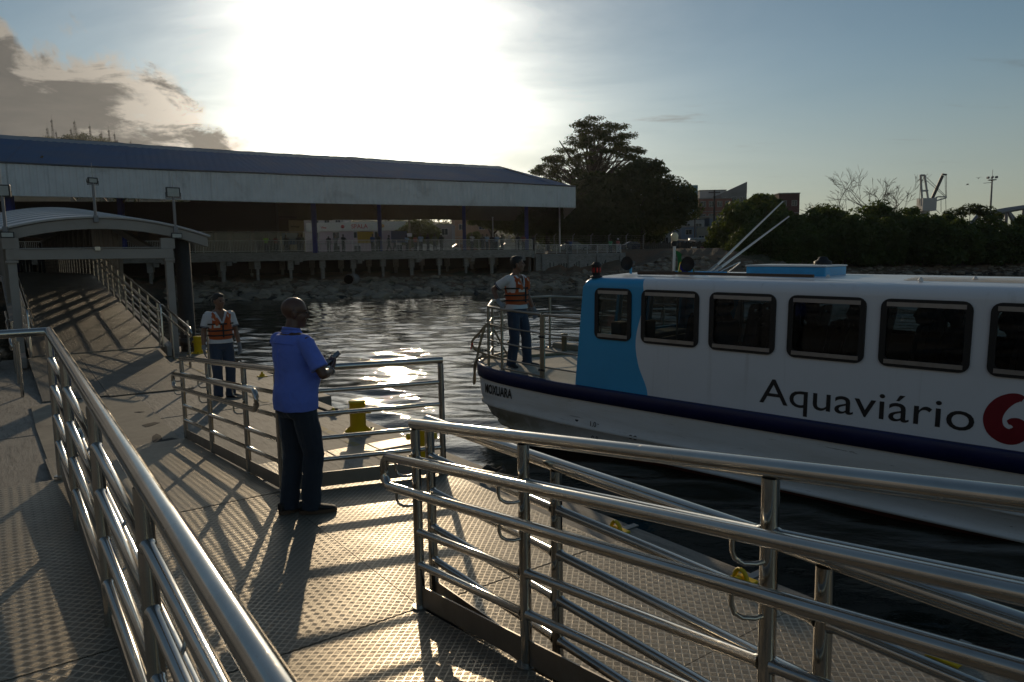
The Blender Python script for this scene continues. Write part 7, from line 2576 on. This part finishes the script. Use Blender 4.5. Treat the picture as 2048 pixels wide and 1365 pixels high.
# collar, pleat and cuffs of the shirt
cm = MB()
ring_o, n = [], 24
for z, r1, r2 in ((1.462, 0.074, 0.088), (1.512, 0.070, 0.076), (1.518, 0.066, 0.071), (1.478, 0.080, 0.096)):
    ring_o.append([(-0.004 + r1 * math.cos(2 * math.pi * q / n), r2 * math.sin(2 * math.pi * q / n), z + 0.012 * (-math.cos(2 * math.pi * q / n))) for q in range(n)])
cm.loft(ring_o, True, False)
cm.build('collar', BLUE_SHIRT, man)
MB().tube([(-0.122, 0.012, 1.40), (-0.137, 0.012, 1.30), (-0.130, 0.010, 1.14)], [0.006, 0.008, 0.002], 6).build('back_pleat', BLUE_SHIRT, man)
MB().tube([(-0.098, 0.17, 1.40), (-0.128, 0.09, 1.405), (-0.130, 0, 1.405), (-0.128, -0.09, 1.405), (-0.098, -0.17, 1.40)], 0.0035, 6).build('yoke_seam', BLUE_SHIRT, man)
# glasses and watch
hc, HR = mj['hc'], mj['R']
gp_ = lambda x, y, z: hc + HR @ Vector((x, y, z))
gm = MB()
for s_ in (-1, 1):
    gm.tube([gp_(0.108, s_ * (0.034 + 0.026 * math.cos(t)), 0.006 + 0.019 * math.sin(t)) for t in np.linspace(0, 2 * math.pi, 15)], 0.0018, 6)
    gm.tube([gp_(0.106, s_ * 0.060, 0.014), gp_(0.085, s_ * 0.077, 0.014), gp_(-0.005, s_ * 0.083, 0.010), gp_(-0.03, s_ * 0.082, -0.012)], 0.0022, 6)
gm.tube([gp_(0.108, -0.010, 0.010), gp_(0.112, 0, 0.013), gp_(0.108, 0.010, 0.010)], 0.0018, 6)
go = gm.build('glasses', DARKMETAL, man)
for s_ in (-1, 1):
    pts = [gp_(0.108, s_ * (0.034 + 0.025 * math.cos(t)), 0.006 + 0.018 * math.sin(t)) for t in np.linspace(0, 2 * math.pi, 17)[:-1]]
    MB().add(pts, [tuple(range(16))]).build('lens', MATS['clear_screen_glass'], go)
wr = Vector((0.235, -0.165, 1.150)); fd = (wr - mj['elr']).normalized()
MB().tube([wr - fd * 0.028, wr - fd * 0.008], 0.034, 16).build('watch_strap', mat('watch_strap', (0.30, 0.30, 0.29), 0.35, 0.6), man)
# the phone in his hands
MRT = Matrix.LocRotScale(man.location, man.rotation_euler, man.scale)
ph = thing('phone', 'dark mobile phone held in the hands of the bald man', 'phone', MRT @ Vector((0.315, -0.075, 1.235)))
ph.rotation_euler = Euler((R_(18), R_(-40), MH + R_(-35)))
MB().bevel_box(-0.080, 0.080, -0.040, 0.040, -0.005, 0.005, 0.004).build('case', mat('phone_case', (0.015, 0.015, 0.016), 0.4), ph)
MB().box(-0.074, 0.074, -0.036, 0.036, 0.0052, 0.0058).build('screen', mat('phone_glass', (0.02, 0.02, 0.022), 0.1), ph)

# ---- the two workers in life jackets
ORANGE = cloth('life_jacket_cloth', (0.47, 0.095, 0.018), 0.75, 0.010, 14.0)
WSHIRT = cloth('white_shirt_cloth', (0.62, 0.61, 0.62), 0.85, 0.010, 10.0)
BJEANS = cloth('blue_jeans_cloth', (0.035, 0.050, 0.085), 0.85, 0.014, 9.0)
STRAP = mat('black_webbing', (0.015, 0.014, 0.014), 0.7)
PATCH = mat('reflective_patch', (0.62, 0.56, 0.48), 0.4)
NAVYC = mat('navy_trim', (0.02, 0.02, 0.05), 0.8)
HAIR = mat('black_hair', (0.010, 0.008, 0.007), 0.55, 0, 0.3, 60, 0.004, 120)


def life_jacket(root, J):
    mb = MB()
    rings = [(0.004, 0, 1.00, 0.150, 0.178), (0.006, 0, 1.06, 0.165, 0.188), (0.008, 0, 1.16, 0.168, 0.190), (0.006, 0, 1.27, 0.166, 0.198), (0.0, 0, 1.36, 0.158, 0.192), (-0.006, 0, 1.43, 0.125, 0.165), (-0.01, 0, 1.475, 0.095, 0.120)]
    ell(mb, rings)

    def cut(c):
        v = c.x > 0.02 and c.z > 1.22 and abs(c.y) < (c.z - 1.22) * 0.47
        arm = c.z > 1.20 and abs(c.y) > 0.150 + 0.10 * max(1.34 - c.z, 0)
        return v or arm or c.z > 1.462 or c.z < 1.005
    vo = remeshed(mb, 'life_jacket', 0.012, ORANGE, root, 2, 0.010, 0.10, cut)
    sol = vo.modifiers.new('thickness', 'SOLIDIFY')
    sol.thickness = 0.022
    sol.offset = -1
    # padded front panels
    for sg in (-1, 1):
        MB().tube([(0.128, sg * 0.125, 1.42), (0.158, sg * 0.105, 1.33), (0.176, sg * 0.085, 1.24)], [0.030, 0.034, 0.026], 10).build('collar_pad', ORANGE, vo)
    n = 30
    for z, rx, ry in ((1.075, 0.176, 0.198), (1.155, 0.180, 0.199), (1.265, 0.178, 0.206)):
        m = MB()
        r_ = []
        for zz, g in ((z - 0.012, 0.0), (z - 0.012, 0.006), (z + 0.012, 0.006), (z + 0.012, 0.0)):
            r_.append([(0.006 + (rx + g) * math.copysign(abs(math.cos(t)) ** 0.88, math.cos(t)), (ry + g) * math.copysign(abs(math.sin(t)) ** 0.88, math.sin(t)), zz) for t in (2 * math.pi * q / n for q in range(n))])
        m.loft(r_ + [r_[0]], True, False, False).build('belt', STRAP, vo)
    MB().bevel_box(0.176, 0.192, -0.012, 0.012, 1.04, 1.25, 0.003).build('zip_cover', STRAP, vo)
    a = R_(-32)
    pc = MB().cbox((0.178, -0.095, 1.232), 0.020, 0.098, 0.050, R_(-28))
    pc.build('reflective_patch', PATCH, vo)
    for sg in (-1, 1):
        o = MB().cbox((0, 0, 0), 0.012, 0.05, 0.10).build('reflective_patch', PATCH, vo, (0.160, sg * 0.118, 1.375))
        o.rotation_euler = (sg * R_(14), R_(-24), sg * R_(28))
    # neckline and sleeve trim of the shirt
    for g in (0.0, 0.016):
        MB().tube([(0.02, -0.085 - g, 1.47), (0.085, -0.055 - g * 0.8, 1.40 - g), (0.122, 0, 1.305 - g * 1.6), (0.085, 0.055 + g * 0.8, 1.40 - g), (0.02, 0.085 + g, 1.47)], 0.0045, 6).build('neck_trim', NAVYC, root)
    for sh, el_ in ((J['shr'], J['elr']), (J['shl'], J['ell'])):
        for f in (0.66, 0.72):
            p = sh.lerp(el_, f); d = (el_ - sh).normalized() * 0.005
            MB().tube([p - d, p + d], 0.0765, 16).build('sleeve_trim', NAVYC, root)


wpos = on(449, 796, PZ)
wk, wj = build_person('worker in orange life jacket and grey gloves standing on the concrete pontoon', (wpos.x, wpos.y, PZ), R_(-52), 1.75, 'workers in life jackets', 0.009,
                      skin('tan_skin', (0.20, 0.105, 0.065)), WSHIRT, BJEANS, SHOE, SHOE, HAIR, R_(22), R_(2),
                      r_wr=(0.03, -0.285, 0.875), l_wr=(0.05, 0.285, 0.875), r_hint=(-1, -0.5, 0), l_hint=(-1, 0.5, 0),
                      r_hand=(Vector((0.1, 0.05, -1)), Vector((0.2, 1, 0)), Vector((1, 0, 0)), 0.35), l_hand=(Vector((0.15, -0.05, -1)), Vector((0.2, -1, 0)), Vector((1, 0, 0)), 0.5),
                      feet=((0.02, -0.10, R_(-12)), (0.0, 0.11, R_(40))), vest=True, gloves=True, sleeve=0.72)
life_jacket(wk, wj)
bpos = bw(-1.50, 0.46, sheer(-1.5) - 0.01)
BH = R_(-38)
bk_ = 1.75 / 1.75
hand_w = bw(-1.47, 0.07, sheer(-1.5) + 1.005)
hl = Matrix.Rotation(-BH, 3, 'Z') @ (hand_w - bpos)
wk2, wj2 = build_person('worker in orange life jacket standing on the boat bow, one gloved hand on the rail', bpos, BH, 1.76, 'workers in life jackets', 0.009,
                        skin('brown_skin', (0.17, 0.085, 0.052)), WSHIRT, BJEANS, BLACK, BLACK, HAIR, R_(40), R_(-3),
                        r_wr=(hl.x - 0.10, hl.y + 0.035, hl.z + 0.045), l_wr=(0.10, 0.33, 0.90), r_hint=(-0.7, -0.5, -1.0), l_hint=(-1, 0.6, 0),
                        r_hand=(Vector((0.85, -0.25, -0.45)), Vector((-0.2, 0.1, -1)), Vector((0.3, 1, 0)), 1.0), l_hand=(Vector((0.25, -0.1, -1)), Vector((0.3, -1, 0)), Vector((1, 0, 0)), 0.7),
                        feet=((-0.04, -0.12, R_(-25)), (0.09, 0.14, R_(22))), vest=True, gloves=True, sleeve=0.74)
life_jacket(wk2, wj2)

# ---- people far off on the wharf, the quay and the gangway
fs_dark = cloth('far_dark_cloth', (0.03, 0.03, 0.035))
FAR = [cloth('far_shirt_%d' % i, c) for i, c in enumerate([(0.035, 0.035, 0.04), (0.22, 0.23, 0.24), (0.30, 0.40, 0.55), (0.55, 0.55, 0.54), (0.20, 0.05, 0.045), (0.12, 0.13, 0.10), (0.28, 0.52, 0.06), (0.06, 0.09, 0.22), (0.42, 0.14, 0.10), (0.10, 0.32, 0.14)])]
FSK = [skin('far_skin_a', (0.15, 0.08, 0.05)), skin('far_skin_b', (0.09, 0.05, 0.035))]
PO = {}
common = dict(voxel=0.03, skin_m=FSK[0], shirt_m=FAR[0], trouser_m=fs_dark, shoe_m=SHOE, hair_m=HAIR, fine=False)
GRP = 'people waiting along the wharf railing'
PO['lean'] = build_person('x', (0, 0, -50), 0, 1.70, GRP, r_wr=(0.40, -0.16, 1.10), l_wr=(0.40, 0.16, 1.10), r_hint=(-0.3, -1, -0.5), l_hint=(-0.3, 1, -0.5), **common)[0]
PO['stand'] = build_person('x', (0, 0, -50), 0, 1.72, GRP, **common)[0]
PO['walk'] = build_person('x', (0, 0, -50), 0, 1.72, GRP, r_wr=(0.22, -0.28, 0.92), l_wr=(-0.2, 0.28, 0.90), feet=((-0.24, -0.09, 0), (0.28, 0.09, 0)), **common)[0]
PKIDS = {}
for o in bpy.data.objects:
    if o.parent is not None:
        PKIDS.setdefault(o.parent, []).append(o)
used = set()


def far_person(kind, pos, ang, shirt, label, sk=0, H=1.72, helmet=None, group=GRP, trousers=None):
    src = PO[kind]
    if kind in used:
        o = copy_tree(src, PKIDS)
    else:
        o = src
        used.add(kind)
    o.location = pos
    o.rotation_euler = (0, 0, ang)
    o.scale = (H / 1.75,) * 3
    o['label'] = label
    o['group'] = group
    for c in [c for c in bpy.data.objects if c.parent == o]:
        nm = c.name.split('.')[0]
        mt = {'shirt': shirt, 'body': FSK[sk], 'trousers': trousers}.get(nm)
        if mt is not None:
            c.material_slots[0].link = 'OBJECT'
            c.material_slots[0].material = mt
    if helmet:
        MB().lathe([(0.13, 0.0), (0.125, 0.03), (0.10, 0.09), (0.05, 0.125), (0, 0.13)], 12, (0.01, 0, 1.66)).build('helmet', helmet, o)
    return o


def wharf_at(px, back):
    """spot on the wharf deck seen at direction px, back metres behind the railing"""
    d = ray(px, 500)
    dirv = Vector((d.x, d.y))
    # intersect with the line parallel to the wharf edge
    q = WLa + WN * (0.15 + back)
    a = dirv.x * WE.y - dirv.y * WE.x
    t = (q.x * WE.y - q.y * WE.x) / a
    return Vector((dirv.x * t, dirv.y * t, WZ + 0.002))


FACE = WANG - math.pi / 2                       # looking out over the water
crowd = [(533, 1.0, 'stand', 6, 'man in a yellow-green safety vest left on the wharf', 0, None), (552, 1.6, 'stand', 4, 'person in a dark red shirt near the vest man on the wharf', 1, None), (573, 0.6, 'lean', 0, 'lone dark-clad person leaning on the wharf railing before the blue board', 1, None),
         (598, 0.9, 'stand', 0, 'dark-clad person in a close pair by the kiosk sign, left one', 1, None), (604, 1.1, 'stand', 5, 'greenish-clad person in a close pair by the kiosk sign', 1, None), (658, 0.8, 'stand', 0, 'person with a white helmet left of three at the wharf railing', 1, WHITE),
         (672, 0.5, 'lean', 1, 'grey-shirted person leaning on the railing, middle of three', 0, None), (687, 0.5, 'lean', 0, 'broad dark-clad person right of three at the wharf railing', 1, None), (746, 0.7, 'stand', 7, 'blue-clad person left of the grey canopy column', 1, None), (757, 0.5, 'lean', 0, 'dark-clad person bent over the railing before the grey column', 1, None),
         (778, 1.8, 'walk', 0, 'dark figure walking along the wharf against the bright ground', 1, None), (790, 2.4, 'walk', 5, 'second dark figure walking right of the first on the wharf', 1, None), (814, 0.6, 'lean', 2, 'person in a light blue shirt at the railing below the brown pole', 1, None), (831, 1.0, 'stand', 8, 'person in a faded red shirt behind the railing by the parked cars', 1, None),
         (842, 0.5, 'lean', 2, 'person in a pale blue shirt with spread arms on the railing', 1, None), (856, 0.9, 'stand', 0, 'dark-clad person right of the pale blue shirt', 1, None), (870, 0.7, 'stand', 5, 'olive-clad person left of the white helmet near the cars', 1, None), (883, 0.9, 'stand', 0, 'person with a white helmet before the silver car', 1, WHITE),
         (944, 0.6, 'lean', 3, 'person in a white shirt alone behind the railing right of the cars', 1, None), (966, 1.4, 'stand', 0, 'dark-clad person left in the dense crowd', 1, None), (974, 0.5, 'lean', 2, 'person in a light blue shirt left in the dense crowd', 1, None), (984, 0.9, 'stand', 0, 'dark-clad person between two blue shirts in the crowd', 1, None),
         (989, 1.6, 'stand', 7, 'person in a deep blue top behind the crowd', 0, None), (994, 0.5, 'lean', 2, 'person in a light blue shirt right in the dense crowd', 1, None), (1004, 0.8, 'stand', 5, 'olive-clad person right of the dense crowd', 0, None), (1036, 0.8, 'stand', 0, 'dark-clad person left of the blue end column', 1, None),
         (1047, 0.6, 'lean', 4, 'red-clad person leaning by the blue end column', 1, None), (1066, 0.7, 'stand', 0, 'dark-clad person at the very end of the tall wharf railing', 0, None)]
for px, back, kind, ci, lab, sk, hm_ in crowd:
    far_person(kind, wharf_at(px, back), FACE + rt.uniform(-0.5, 0.5) + (math.pi / 2 if kind == 'walk' else 0), FAR[ci], lab, sk, rt.uniform(1.62, 1.80), hm_)
for px, b_, kind, ci, lab, hm_ in ((1134, 1.0, 'stand', 0, 'dark-clad person left of two on the quay by the white post', None), (1141, 1.4, 'stand', 7, 'blue-clad person right of two on the quay', None), (1221, 1.0, 'stand', 9, 'person in a green shirt near the end of the quay railing', None), (1236, 0.8, 'stand', 8, 'person in a red shirt and white helmet at the end of the quay railing', WHITE)):
    d = ray(px, 500); dirv = Vector((d.x, d.y)); q = Vector((qa.x, qa.y)) + Vector((-QE.y, QE.x)).normalized() * b_
    e_ = QE.normalized()
    t = (q.x * e_.y - q.y * e_.x) / (dirv.x * e_.y - dirv.y * e_.x)
    far_person(kind, (dirv.x * t, dirv.y * t, 2.562), QANG - math.pi / 2, FAR[ci], lab, 0, 1.7, hm_, 'people on the quay')
gx = gz(-30) - 0.003
for s_, w_, ci, lab in ((-47, 0.75, 1, 'person in a pale shirt walking on the gangway, nearest of those under its roof'), (-58, -0.6, 0, 'person far down the gangway on its left side'), (-56, 0.1, 0, 'person far down the gangway in its middle'), (-59, 0.6, 5, 'person far down the gangway, right of the middle')):
    far_person('walk', dock(s_, w_, gx), DANG, FAR[ci], lab, 1, 1.72, None, 'people walking on the gangway')
# passengers seated in the boat
PO['sit'] = build_person('x', (0, 0, -50), 0, 1.72, None, seated=True, r_wr=(0.30, -0.14, 1.02), l_wr=(0.30, 0.14, 1.02), **common)[0]
PKIDS[PO['sit']] = kids(PO['sit'])
bang = boat.rotation_euler.z + math.pi
for i, (x, y, ci, lab) in enumerate(((3.12, 0.45, 0, 'passenger sitting at the fourth boat window, left one'), (3.62, 0.5, 5, 'passenger sitting at the fourth boat window, right one'), (4.25, 0.75, 0, 'passenger sitting at the fifth boat window, left one'), (4.42, 1.3, 7, 'passenger sitting further in behind the fifth boat window'), (5.05, 0.5, 0, 'passenger sitting at the sixth boat window by the picture edge'), (2.1, 0.4, 1, 'passenger half hidden at the left side of the third boat window'), (1.75, 0.9, 0, 'passenger deep inside behind the second boat window'))):
    far_person('sit', bw(x, y, -0.27), bang, FAR[ci], lab, 1, 1.72, None, 'passengers seated inside the boat')


# ================================================================== thin haze added to veil the dark shore like lens glare
hz = MB().box(-700, 900, -60, 1450, -4.2, 190).build('glare_haze', None)
hm_ = bpy.data.materials.new('glare_haze')
hm_.use_nodes = True
ht = NT(hm_.node_tree)
pv = ht.n('ShaderNodeVolumePrincipled', {'Color': (0.93, 0.95, 1.0), 'Density': 0.00008, 'Anisotropy': 0.78})
ho_ = ht.n('ShaderNodeOutputMaterial')
ht.t.links.new(pv.outputs[0], ho_.inputs['Volume'])
hz.data.materials.append(hm_)
stuff(hz)
